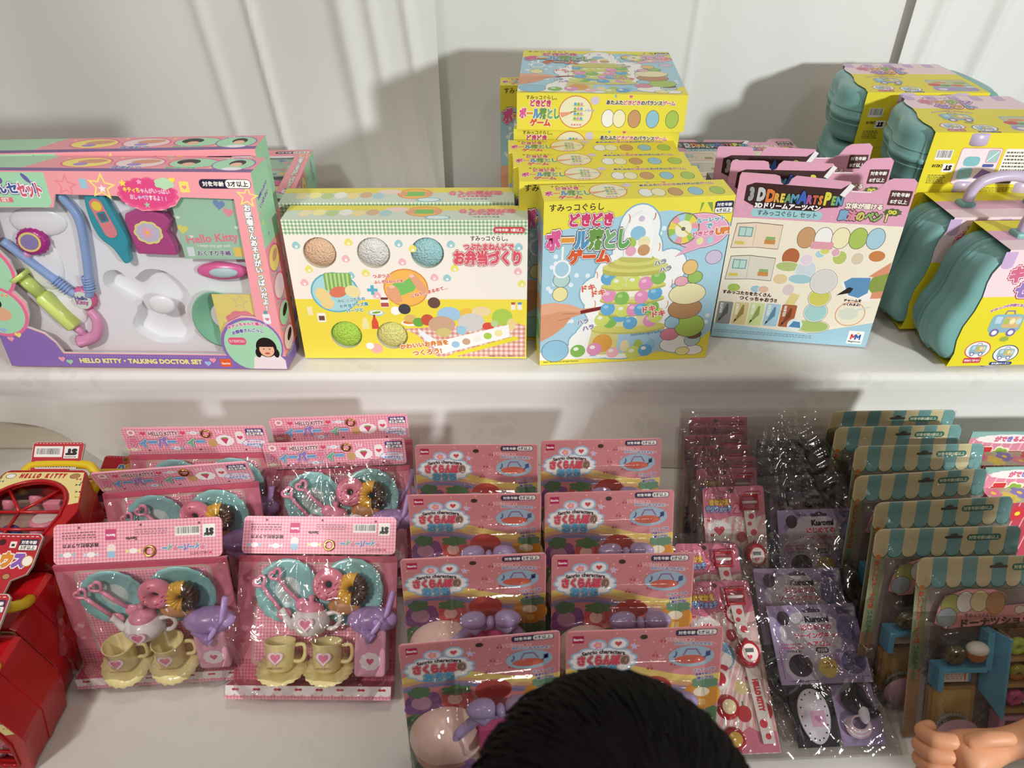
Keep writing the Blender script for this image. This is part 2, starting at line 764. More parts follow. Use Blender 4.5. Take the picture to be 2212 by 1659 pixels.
# ------------------------------------------------------------------ setting
def build_setting():
    m = MB()
    m.box(-2.5, 2.5, -2.2, 2.4, -0.05, 0.0, mat('floor_vinyl', '8d8378', 0.6, bump=(6, .1, .01)))
    tag(m.build('floor'), kind='structure')
    m = MB()
    m.box(-2.5, 2.5, 1.95, 2.05, 0, 2.6, mat('hall_wall_paint', 'd9d3c6', 0.8))
    tag(m.build('wall_back'), kind='structure')

    satin = cloth_mat('curtain_satin', 'e6e6e0', 'e6e6e0', 4, 0.4, False, 0.12)

    def curtain(name, x0, x1, y0, fold, label, seed, slope=0.0):
        rd = random.Random(seed)
        wv = [(rd.uniform(9, 22) if k else 7, rd.uniform(0, 6.3), rd.uniform(.5, 1)) for k in range(4)]

        def f(u, v):
            x = x0 + (x1 - x0) * u
            z = 0.03 + 2.35 * v
            d = 0
            for w, p, a in wv:
                s = math.sin(w * (x + slope * (z - 1)) + p)
                d += a * (s + 0.35 * s * abs(s)) / 3
            d *= fold * (0.75 + 0.25 * v)
            # sharp pressed creases
            for cx, cw, ca in creases:
                t = (x + slope * 1.2 * (z - 1) - cx) / cw
                d -= ca * math.exp(-t * t)
            d += 0.004 * noise.noise(Vector((x * 7, z * 5, seed)))
            return (x, y0 + d, z)
        m = MB()
        m.sheet(f, int(160 * (x1 - x0)), 60, satin)
        return tag(m.build(name), label, 'curtain', 'white curtains behind the stall')
    creases = [(-.62, .012, .008), (-.52, .008, .012), (-.33, .02, .014), (-.27, .012, .010), (-.2, .01, .012)]
    curtain('curtain', -1.75, -0.155, 1.655, .016, 'dim warm white curtain panel hanging behind the doctor play sets', 3, .08)
    creases = [(.38, .006, .007), (.1, .03, .003), (.62, .05, .005)]
    curtain('curtain', -0.30, 0.90, 1.70, .006, 'bright white curtain panel behind the tall stack of yellow game cartons', 8, -.03)
    creases = [(.86, .012, .012), (.98, .012, .013), (1.12, .02, .012)]
    curtain('curtain', 0.82, 1.95, 1.67, .014, 'white curtain panel with deep folds behind the teal suitcases', 12, -.1)

    damask = cloth_mat('white_damask', 'dad7d0', 'd3d0c9', 9, 0.3, True, 0.15)
    damask2 = cloth_mat('white_damask_lower', 'd6d1c9', 'd3cec6', 9, 0.3, True, 0.2)
    beige = cloth_mat('beige_cover', 'cfc5b0', 'cfc5b0', 5, 0.2, False, 0.2)

    # upper shelf: cloth-covered riser and the white damask cloth thrown over it
    m = MB()
    m.box(-1.6, 1.6, 0.985, 1.6, 0.5515, 0.7445, beige)
    tag(m.build('display_riser', bevel=.006), 'beige covered riser under the upper white tablecloth, seen at the left end', 'riser')

    def hem(x):
        return 0.5508 if x > -0.66 else 0.5508 + (-.66 - x) * 0.62 if x > -1.0 else .7

    def up(u, v):
        x = -1.55 + 3.1 * u
        nz = noise.noise(Vector((x * 3.1, 0.3, 1)))
        if v < .5:
            y = 1.6 - (1.6 - 0.95) * v / .5
            z = 0.7505 + .0008 * noise.noise(Vector((x * 9, y * 9, 2)))
        elif v < .6:
            a = (v - .5) / .1 * math.pi / 2
            y, z = 0.95 - .012 * math.sin(a), 0.7385 + .012 * math.cos(a)
        elif v < .68:
            t = (v - .6) / .08
            y, z = 0.938 + .002 * t, 0.7385 - .022 * t
        else:
            t = (v - .68) / .32
            z = 0.7165 + (hem(x) - 0.7165) * t
            k = .010 * math.sin(x * 9 + 1) + .007 * math.sin(x * 21 + 2) + .006 * nz
            y = 0.9405 + .003 * min(1, t * 6) - .006 * t + t * k
            if x < -.62:
                y += t * .02 * math.sin((x + .62) * 30)
        return (x, y, z)
    m = MB()
    m.sheet(up, 260, 75, damask)
    tag(m.build('tablecloth'), 'white rose damask tablecloth covering the upper shelf with its front drop', 'tablecloth')

    def low(u, v):
        x = -1.5 + 3.0 * u
        if v < .6:
            y = 1.58 - (1.58 - 0.335) * v / .6
            z = 0.5495 - .0012 * abs(noise.noise(Vector((x * 4, y * 4, 5)))) - .0012 * abs(noise.noise(Vector((x * 11, y * 3, 7))))
        elif v < .66:
            a = (v - .6) / .06 * math.pi / 2
            y, z = 0.335 - .014 * math.sin(a), 0.5355 + .0135 * math.cos(a)
        else:
            t = (v - .66) / .34
            z = 0.5355 - .52 * t
            y = 0.321 + t * (.012 * math.sin(x * 18) + .012 * math.sin(x * 31 + 1) - .01)
        return (x, y, z)
    m = MB()
    m.sheet(low, 220, 90, damask2)
    tag(m.build('tablecloth'), 'off-white tablecloth covering the lower table under the toy packs', 'tablecloth')


# ------------------------------------------------------------------ doctor play set carton
def star_line(a, cx, cy, r, col, bg):
    a.star(cx, cy, r, col, 10)
    a.star(cx, cy, r * .72, bg, 10)


PINK, MINT, PURP = 'f0a0a6', 'a6d9b2', '8a6cb2'


def doctor_top(a, W, D):
    """pink lid of the carton, W x D cm"""
    a.rect(0, 0, W, D, 'e79aa0')
    a.rect(0, 0, W, D * .2, '7d5f93')
    a.poly([(0, D * .2), (W * .27, D * .2), (W * .33, D), (0, D)], 'a6cfae')
    for cx, fill, hair in ((19.5, 'efdc78', None), (27, 'e9d3cf', None), (34.5, 'a6d9b2', '2a2122')):
        a.ell(cx, D * .58, 3.6, D * .36, 'df6f93')
        a.ell(cx, D * .58, 3.3, D * .31, fill)
        if hair:
            a.ell(cx - .9, D * .66, 1.6, D * .18, hair)
            a.ell(cx - .6, D * .5, .9, D * .12, 'e8b697')
        else:
            a.ell(cx + .6, D * .66, 2.0, D * .14, 'd49a7c', 8)
            a.ell(cx - .5, D * .46, 1.0, D * .1, 'a98cc6')
    a.ell(40.2, D * .52, 3.0, D * .42, '8a6cb2')
    a.ell(40.2, D * .52, 2.8, D * .38, 'a6d9b2')
    a.ell(40.6, D * .6, 1.1, D * .2, '2a2122')
    a.ell(40.6, D * .5, .8, D * .13, 'efbf9f')
    a.ell(40.6, D * .22, 1.4, D * .1, 'f1e9ec')
    a.text('体温計で', 26, D * .26, 4, '6d78b8', bold=.04, out=((.1, 'f3eef0'),))
    a.text('聴診器で検査', 33.5, D * .26, 4.2, '6fb98a', bold=.04, out=((.1, 'f3eef0'),))
    a.text('お医者さんごっこ', 40, D * .88, 4.2, 'f4f0f4', bold=.05, out=((.1, '6a6ea8'),))
    for x, y in ((13, .7), (16, .85), (23.5, .9), (30.6, .85), (37.5, .3)):
        a.star(x, D * y, .35, 'f5e07a')


def doctor_set(label, group):
    W, H, D = .437, .310, .070
    root = empty('doctor_playset', label, 'toy box', group)
    wcm, hcm, dcm = 43.7, 31.0, 7.0
    o = (-W / 2, -D, 0)
    m = MB()
    hole = [(9.1, 2.5), (34.6, 2.5), (34.3, 5.6), (35.6, 8.0), (38.0, 9.2), (40.3, 9.0), (40.7, 27.3), (33.4, 27.5), (32.4, 26.3), (30.4, 25.6), (27.6, 25.5), (25.6, 26.5),
            (24.8, 27.6), (16.1, 27.8), (15.3, 25.9), (5.4, 25.8), (4.9, 20), (6.2, 17.8), (6.3, 15.6), (4.9, 13.2), (6.2, 11), (5.9, 9.0), (4.9, 7.0), (7.2, 5.9), (8.4, 4.3)]
    panel(m, o, (1, 0, 0), (0, 0, 1), [(0, 0), (wcm, 0), (wcm, hcm), (0, hcm)], [hole], pr(PINK))
    m.box(-W / 2, W / 2, -D, 0, 0, H, pr('eaa3a8'), 'f')
    # inner edge of the window
    for i in range(len(hole)):
        p, q = hole[i - 1], hole[i]
        m.face([(p[0] * .01 - W / 2, -D, p[1] * .01), (q[0] * .01 - W / 2, -D, q[1] * .01), (q[0] * .01 - W / 2, -D + .004, q[1] * .01), (p[0] * .01 - W / 2, -D + .004, p[1] * .01)], pr('d8d4d2'))
    a = Art(m, o, (1, 0, 0), (0, 0, 1))
    a.rect(0, 0, wcm, 2.35, PURP)
    a.poly([(0, 2.3), (9.0, 2.3), (8.3, 4.3), (7.1, 5.8), (4.7, 6.9), (0, 7.2)], PURP)
    for cx, cy, r in ((1.6, 16.2, 4.6), (1.5, 9.6, 4.3)):
        a.poly([(max(0, x), y) for x, y in circle(cx, cy, r)], 'e8709a')
        a.poly([(max(0, x), y) for x, y in circle(cx, cy, r - .5)], 'a6d9b2')
    a.ell(1.6, 9.2, 1.7, 1.2, 'e3b08e')
    a.ell(1.0, 11, 1.4, 1.0, '2b2324')
    a.ell(2.0, 17.6, 2.4, .7, '74a9d8', -15)
    a.text('あててみよう', 2.2, 12.7, 3.4, 'ef8b3a', bold=.05, out=((.1, 'fbf3e0'),), rot=-18)
    # mint name plate
    a.poly([(0, 25.9), (14.6, 25.9), (15.3, 26.6), (15.5, 30.8), (0, 30.8)], MINT)
    a.text('お医者さんセット', 8.0, 28.6, 12.6, '4b5d9c', bold=.05, out=((.2, '5a4a86'), (.14, 'f6f2f2')))
    a.chars('セット', ['d85f78'], 12.9, 28.4, 3.6, 2.0, bold=.05, out=((.14, 'f6f2f2'),))
    a.rect(1.5, 26.6, 10, 27.3, 'e27b80')
    a.text('TALKING DOCTOR SET', 5.7, 26.95, 7.6, 'f4efe9', bold=.03)
    for i, c in enumerate(('e88d4a', 'f0c64d', '8f76c4', '6f8fd0', 'f0a24d')):
        a.ell(5 + i * 1.0, 30.2 - abs(i - 2) * .25, .5, .5, '6d57a5')
        a.star(5 + i * 1.0, 30.2 - abs(i - 2) * .25, .35, c)
    a.ell(12.8, 30.0, .3, .8, '6f64a8', 35)
    # top band
    star_line(a, 18.0, 29.0, 1.6, 'ee8793', PINK)
    star_line(a, 22.9, 28.9, 2.0, 'f4e27c', PINK)
    star_line(a, 42.6, 27.6, 1.6, 'f4e27c', PINK)
    a.star(22.9, 28.6, .6, 'f7ecec')
    a.rr(20.0, 28.6, 21.0, 30.0, .2, '9fc6d6')
    a.cloud(29.0, 27.9, 3.9, 2.15, 'e8618f', 15, .1)
    a.cloud(29.0, 28.0, 3.6, 1.9, 'e04d84', 15, .08)
    a.chars('キティちゃんがいっぱい', ['f4df55'] * 4 + ['f1c3d6'] * 7, 28.9, 28.4, 6.4, .7, bold=.05, rot=-3)
    a.chars('おしゃべりするよ!!', ['f1c3d6', 'f1c3d6', 'cfc6ee', 'cfc6ee', 'cfc6ee', 'f4efe9'], 29.0, 27.4, 5.2, .7, bold=.05, rot=-3)
    a.star(25.9, 29.4, .55, 'f4df55')
    a.star(28.2, 29.6, .45, 'f3a9c3')
    a.star(28.5, 26.4, .45, '9bd0a8')
    a.cloud(31.6, 29.4, 1.2, .7, 'b7dcb3', 6, .2)
    a.heart(32.8, 29.9, .45, 'f4df55')
    a.rr(33.6, 28.2, 34.9, 29.7, .15, 'f4dc72')
    a.heart(34.25, 28.9, .35, 'e88d98')
    age_badge(a, 39.9, 29.4, 6.9, 1.15, '2c2b3f', 'f4f1ea', '対象年齢', '3才以上')
    # right column of lettering
    a.column('お医者さんあそびがいっぱいだよ!', 42.3, 26.6, 10.2, ['f3f0ee'], bold=.06, out=((.2, 'f0d98a'), (.13, '55648f')))
    a.rr(41.4, 8.0, 42.5, 9.7, .2, 'e9eef0')
    a.rect(41.7, 9.7, 42.2, 10.2, '5d9dac')
    a.heart(42, 8.8, .35, 'e07f8d')
    # round picture of a child playing doctor
    a.poly([(x, y) for x, y in circle(38.9, 4.3, 4.75) if y >= .05] + [], PURP)
    pic = [(min(x, 43.6), max(y, .05)) for x, y in circle(39.0, 4.2, 4.4)]
    a.poly(pic, 'a6d9b2')
    a.poly([(38.4, .06), (43.6, .06), (43.6, 1.6), (42.8, 2.6), (40.2, 2.9), (38.8, 2.1)], 'f0e3e4')
    a.ell(41.0, 3.9, 1.6, 1.75, '231b1c')
    a.ell(39.6, 2.9, .45, .8, '231b1c')
    a.ell(42.4, 2.9, .45, .8, '231b1c')
    a.ell(41.0, 3.5, 1.15, 1.25, 'eeb996')
    a.poly([(39.85, 4.0), (42.15, 4.0), (41.9, 5.0), (41, 5.3), (40.1, 5.0)], '231b1c')
    a.ell(41.0, 2.85, .4, .16, 'c9504f')
    a.ell(40.55, 3.6, .13, .09, '3a2a26', n=10)
    a.ell(41.45, 3.6, .13, .09, '3a2a26', n=10)
    a.rr(35.3, 4.3, 38.1, 5.6, .6, 'df5a78')
    a.text('きいてきかせてみたい', 36.7, 4.95, 2.4, 'f5eef0', h=.5)
    a.text('キティちゃんと楽しく', 38.7, 8.0, 6.0, 'd8588a', bold=.06, out=((.15, 'f5f0f2'),), rot=5, arc=.5)
    a.text('お医者さんごっこ', 38.6, 6.9, 4.8, '6a63a6', bold=.06, out=((.15, 'f5f0f2'),), rot=5, arc=.35)
    # foot lettering
    for i in range(60):
        a.ell(9.4 + i * .42, 2.0, .07, .07, 'c3b0dd', n=6)
    a.text('HELLO KITTY・TALKING DOCTOR SET', 20.8, 1.15, 19.2, 'f3e98a', bold=.05)
    a.rect(33.3, .35, 35.0, 1.75, 'e8622d')
    a.text('Sanrio', 34.15, .95, 1.3, 'f6efe6', bold=.04)
    for x, y, c in ((8.4, 1.4, 'ef9fb2'), (9.5, .9, '9fd0a8'), (31.3, .9, 'a9bbe6'), (32.2, 1.5, 'ef9fb2'), (1.6, 4.9, 'ef9fb2'), (3.0, 5.6, 'f1df72'), (1.0, 6.4, '9db7e0')):
        a.heart(x, y, .55, c)
    # lid
    t = Art(m, (-W / 2, -D, H), (1, 0, 0), (0, 1, 0))
    doctor_top(t, wcm, dcm)
    # right side
    s = Art(m, (W / 2, -D, 0), (0, 1, 0), (0, 0, 1))
    s.rect(0, 20, dcm, hcm, MINT)
    s.rect(0, 0, dcm, 20, 'ee9ba3')
    s.rect(0, 0, dcm, 2.3, PURP)
    s.text('お医者さんあそび', 3.1, 27.6, 4.6, '5d5a9c', bold=.06, out=((.16, 'f3f0f4'),), rot=14)
    s.text('いっぱいだよ!', 3.1, 26.4, 4.2, '5d5a9c', bold=.06, out=((.16, 'f3f0f4'),), rot=14)
    for cy, c, k in ((17.5, 'efdc78', 'd49a7c'), (13, 'e9d3cf', 'e3cfd8'), (8.5, 'a6d9b2', '2a2122'), (4.2, 'e9d3cf', '2a2122')):
        s.ell(3.0, cy, 2.6, 2.1, 'df6f93')
        s.ell(3.0, cy, 2.3, 1.8, c)
        s.ell(3.4, cy + .3, 1.3, .7, k, 20)
        s.text('やってみよう', 2.6, cy - 2.1, 3.6, '5b9d83', bold=.05, out=((.12, 'f3f0f4'),))
    for x, y, c in ((1.2, 23.5, 'f2dc6d'), (4.6, 22.6, 'f1a9b4'), (2.6, 21.4, '7fb3d3'), (5, 19.4, 'f2dc6d'), (1, 24.9, 'f1a9b4')):
        s.star(x, y, .5, c)
    m.build('carton', root)

    # ---- vacuum-formed tray with an empty figure pocket
    g = MB()
    gm = plastic('tray_grey', 'f1f1f3', 0.3)
    y0 = -D + .021
    X = lambda u: u * .01 - W / 2
    pocket = spline([(18.2, 15.2), (20.2, 15.6), (22, 14.2), (24.5, 15.8), (27.5, 15.4), (29.6, 13.2), (30.2, 11), (28.8, 9.2), (29.6, 6), (28, 3.6), (23.5, 3.4), (21.2, 4.6), (20, 6.6), (21.6, 9.6), (19.4, 11.4), (17.6, 13.2)], 3, True)
    pocket = [(p[0], p[1]) for p in [tuple(v) for v in [Vector((q[0], q[1])) for q in pocket]]]
    panel(g, (-W / 2, y0, 0), (1, 0, 0), (0, 0, 1), [(1, 1), (wcm - 1, 1), (wcm - 1, hcm - 1), (1, hcm - 1)], [pocket], gm)
    n = len(pocket)
    for i in range(n):
        p, q = pocket[i - 1], pocket[i]
        g.face([(X(p[0]), y0, p[1] * .01), (X(q[0]), y0, q[1] * .01), (X(q[0]), y0 + .02, q[1] * .01), (X(p[0]), y0 + .02, p[1] * .01)], gm, smooth=True)
    g.face([(X(p[0]), y0 + .02, p[1] * .01) for p in pocket], gm)
    for cx, cy, rx, rz in ((9.5, 16.8, 3, 4.5), (11, 23, 4.2, 2.2), (25.5, 10, 2.0, 1.6), (10.5, 8.6, 3.2, 2.6)):
        g.ball((X(cx), y0, cy * .01), (rx * .01, .006, rz * .01), gm, 24, 10)
    g.build('inner_tray', root)

    def tub(name, pts, r, mm, parent=root, yy=.010, seg=12):
        b = MB()
        b.tube([(X(p[0]), -D + yy, p[1] * .01) for p in spline([Vector(q) for q in pts], 5)], r, mm, seg)
        return b.build(name, parent)
    blue = plastic('toy_blue', '93addb', .35)
    b = MB()
    for pts in ([(15.9, 27.4), (17.5, 24.2), (17.1, 19.6), (15.9, 13.6), (15.3, 11.8)], [(5.4, 20.4), (9.1, 16.4), (12.3, 12.8), (13.2, 12.0)]):
        b.tube([(X(p[0]), -D + .012, p[1] * .01) for p in spline([Vector(q) for q in pts], 5)], .0062, blue, 12)
    for k in range(6):
        b.tube([(X(15.9 - k * .03 + .75 * math.cos(q)), -D + .012 + .0075 * math.sin(q), (14.9 - k * .42) * .01) for q in (i * math.pi / 5 for i in range(10))], .0012, blue, 6, True)
        b.tube([(X(11 + k * .28 + .55 * math.cos(q)), -D + .012 + .0075 * math.sin(q), (14.3 - k * .33 + .5 * math.cos(q)) * .01) for q in (i * math.pi / 5 for i in range(10))], .0012, blue, 6, True)
    st = b.build('stethoscope', root)
    rose = plastic('toy_rose', 'e39ac0', .3)
    b = MB()
    Mx = Matrix.Translation((X(14.2), -D + .018, .112)) @ Matrix.Rotation(R(90), 4, 'X')
    b.lathe([(.0, .009), (.015, .009), (.0175, .006), (.019, 0), (.0, -.002)], plastic('toy_hotpink', 'de6a9b', .3), Mx, 40, wob=lambda q, r, z: .05 * math.sin(14 * q) if r > .016 else 0)
    b.lathe([(.0, .0097), (.0145, .0097)], pr('dfe8dd'), Mx, 28)
    d = b.build('medallion', st)
    b = MB()
    aa = Art(b, (X(14.2), -D + .0075, .112), (1, 0, 0), (0, 0, 1))
    aa.text('Hello', 0, .4, 1.8, '6a5aa0', bold=.03)
    aa.text('Kitty', 0, -.4, 1.8, 'c86aa8', bold=.03)
    b.build('medallion_lettering', st)
    b = MB()
    b.tube([(X(p[0]), -D + .012, p[1] * .01) for p in spline([Vector(q) for q in [(14.6, 9.4), (15.2, 7.4), (14.2, 5.0), (11.4, 3.9)]], 5)], [.006 + .0003 * i for i in range(16)], rose, 12)
    b.build('listening_tube', st)
    # hand mirror
    b = MB()
    Mx = Matrix.Translation((X(9.7), -D + .016, .203)) @ Matrix.Rotation(R(78), 4, 'X') @ Matrix.Scale(.85, 4, (0, 1, 0))
    b.lathe([(.0, .010), (.017, .010), (.021, .008), (.024, .002), (.020, -.006), (.0, -.008)], plastic('toy_magenta', 'b02a86', .25), Mx, 48, wob=lambda q, r, z: .05 * math.sin(18 * q) if r > .02 else 0)
    b.lathe([(.0, .0106), (.0165, .0106)], pr('e7d37f'), Mx, 30)
    b.lathe([(.0, .011), (.013, .011)], pr('8f7fb2'), Mx, 30)
    b.tube([(X(8.6), -D + .014, .187), (X(7.4), -D + .014, .176)], .006, rose, 10)
    b.build('toy_mirror', root)
    # syringe
    lime = plastic('toy_lime', 'cbdc78', .25)
    b = MB()
    P0, P1 = Vector((X(5.9), -D + .012, .152)), Vector((X(12.0), -D + .012, .058))
    pt = lambda t: P0.lerp(P1, t)
    b.tube([pt(0), pt(.06)], [.017, .015], lime, 18)
    b.tube([pt(.04), pt(.35)], [.010, .009], lime, 14)
    b.tube([pt(.35), pt(.38), pt(.9), pt(.93)], [.010, .0125, .0125, .009], lime, 16)
    b.tube([pt(.93), pt(1.08)], [.006, .004], rose, 10)
    b.build('toy_syringe', root)
    # thermometer
    teal = plastic('toy_teal', '3f9fb0', .3)
    b = MB()
    out = spline([Vector(p) for p in [(19.6, 27.2), (20.6, 27.9), (22.3, 27.4), (23.5, 23.4), (24.0, 20.8), (23.6, 19.4), (23.5, 17.8), (22.8, 17.3), (22.3, 17.7), (21.5, 19.6), (20.0, 21.3), (19.4, 24)]], 4, True)
    b.prism([(X(p[0]), p[1] * .01) for p in out], -D + .005, -D + .018, teal)
    th = b.build('toy_thermometer', root, .003, 2)
    b = MB()
    aa = Art(b, (-W / 2, -D + .0045, 0), (1, 0, 0), (0, 0, 1))
    aa.poly([(x * math.cos(R(13)) - y * math.sin(R(13)) + 21.5, x * math.sin(R(13)) + y * math.cos(R(13)) + 24.2) for x, y in rr_pts(-.95, -2.9, 1.9, 5.8, .9)], 'e58b94')
    aa.poly([(x * math.cos(R(13)) - y * math.sin(R(13)) + 21.5, x * math.sin(R(13)) + y * math.cos(R(13)) + 24.4) for x, y in rr_pts(-.65, -.75, 1.3, 1.5, .2)], '3f8fa0')
    aa.poly([(x * math.cos(R(13)) - y * math.sin(R(13)) + 21.5, x * math.sin(R(13)) + y * math.cos(R(13)) + 24.4) for x, y in rr_pts(-.4, -.5, .8, 1.0, .1)], '5d6f7c')
    aa.ell(21.1, 26.0, .7, .7, 'f0d84f')
    b.build('display', th)
    # medicine bottle
    mg = mat('bottle_magenta', 'b8508c', .2, .6)
    b = MB()
    out = [(24.9, 18.9), (30.6, 18.7), (30.6, 20.2), (30.0, 22.2), (30.9, 23.8), (30.3, 24.8), (28.6, 25.3), (28.4, 26.4), (26.6, 26.4), (26.4, 25.4), (24.7, 24.9), (24.4, 24)]
    b.prism([(X(p[0]), p[1] * .01) for p in out], -D + .004, -D + .020, mg)
    bo = b.build('toy_medicine_bottle', root, .003, 3)
    b = MB()
    b.lathe([(.0, .012), (.011, .012), (.0125, 0)], plastic('toy_cerise', 'c23b8a', .3), Matrix.Translation((X(27.5), -D + .013, .262)), 20)
    b.build('bottle_cap', bo)
    b = MB()
    aa = Art(b, (-W / 2, -D + .0035, 0), (1, 0, 0), (0, 0, 1))
    aa.cloud(27.4, 22.2, 1.9, 1.6, 'eadc8c', 9, .1)
    aa.cloud(27.4, 22.2, 1.6, 1.3, 'c9c3d6', 9, .1)
    aa.flower(27.2, 22.2, .8, 'efb0c0')
    b.build('bottle_label', bo)
    # booklet
    b = MB()
    b.box(X(31.6), X(40.8), -D + .006, -D + .008, .182, .277, pr('a9cfb4'))
    aa = Art(b, (-W / 2, -D + .006, 0), (1, 0, 0), (0, 0, 1))
    aa.text('Hello Kitty', 36.2, 21.2, 7.4, 'ef8798', bold=.03, rot=4)
    aa.text('I hope you get well', 36.2, 20.2, 4.6, 'e9efe6')
    aa.text('おくすり手帳', 36.0, 19.1, 4.8, '6d5c80', bold=.03, out=((.1, 'eef0ea'),))
    for x, y, r_, c in ((38.2, 26.3, .9, '7f97c4'), (39.3, 25.2, .8, 'ef9aa6'), (32.3, 22.7, .8, 'e6dc74'), (40.0, 23, .3, 'eef0ea'), (32, 24.4, .3, 'eef0ea'), (33.3, 21.6, .3, 'eef0ea')):
        aa.heart(x, y, r_, c, -10)
    aa.rr(38.9, 18.6, 40.2, 20, .1, 'f0cf6a')
    aa.rr(32.2, 18.6, 33.2, 20, .2, 'dfe8ea')
    b.build('booklet', root)
    # ear thermometer
    b = MB()
    b.ball((X(35.8), -D + .014, .160), (.044, .009, .014), plastic('toy_pink', 'e0679f', .25), 24, 10, fn=lambda d: 1.0 - .25 * max(0, -d.x))
    b.ball((X(36.6), -D + .0075, .160), (.022, .004, .008), pr('b9cfd2'), 20, 8)
    b.build('toy_ear_thermometer', root)
    # green bowl and sticker sheet
    b = MB()
    b.lathe([(.0, -.006), (.02, -.005), (.034, .004), (.041, .014), (.039, .014), (.031, .004), (.0, -.003)], plastic('toy_green', '83bfa0', .3), Matrix.Translation((X(34.4), -D + .022, .082)) @ Matrix.Rotation(R(90), 4, 'X') @ Matrix.Scale(1.15, 4, (0, 1, 0)), 36)
    b.build('toy_basin', root)
    b = MB()
    b.box(X(34.2), X(40.6), -D + .005, -D + .0065, .028, .126, pr('efdf86'))
    aa = Art(b, (-W / 2, -D + .005, 0), (1, 0, 0), (0, 0, 1))
    star_line(aa, 38.2, 11.4, 1.3, 'd8cf9a', 'efdf86')
    aa.cloud(38, 8.2, 2.3, 1.6, 'e88d98', 8, .12)
    aa.rr(36.6, 4.6, 40.5, 8.6, .5, 'eee9ea')
    aa.ell(38.6, 6.4, 1.6, 1.5, 'b9b0d6')
    b.build('sticker_sheet', root)
    b = MB()
    b.face([(X(4), -D + .0025, .02), (X(41.4), -D + .0025, .02), (X(41.4), -D + .0025, .283), (X(4), -D + .0025, .283)], clear('window_film', 'fbfbfb', 14, .05, .002, .03, 1.35))
    b.build('window_film', root)
    return root


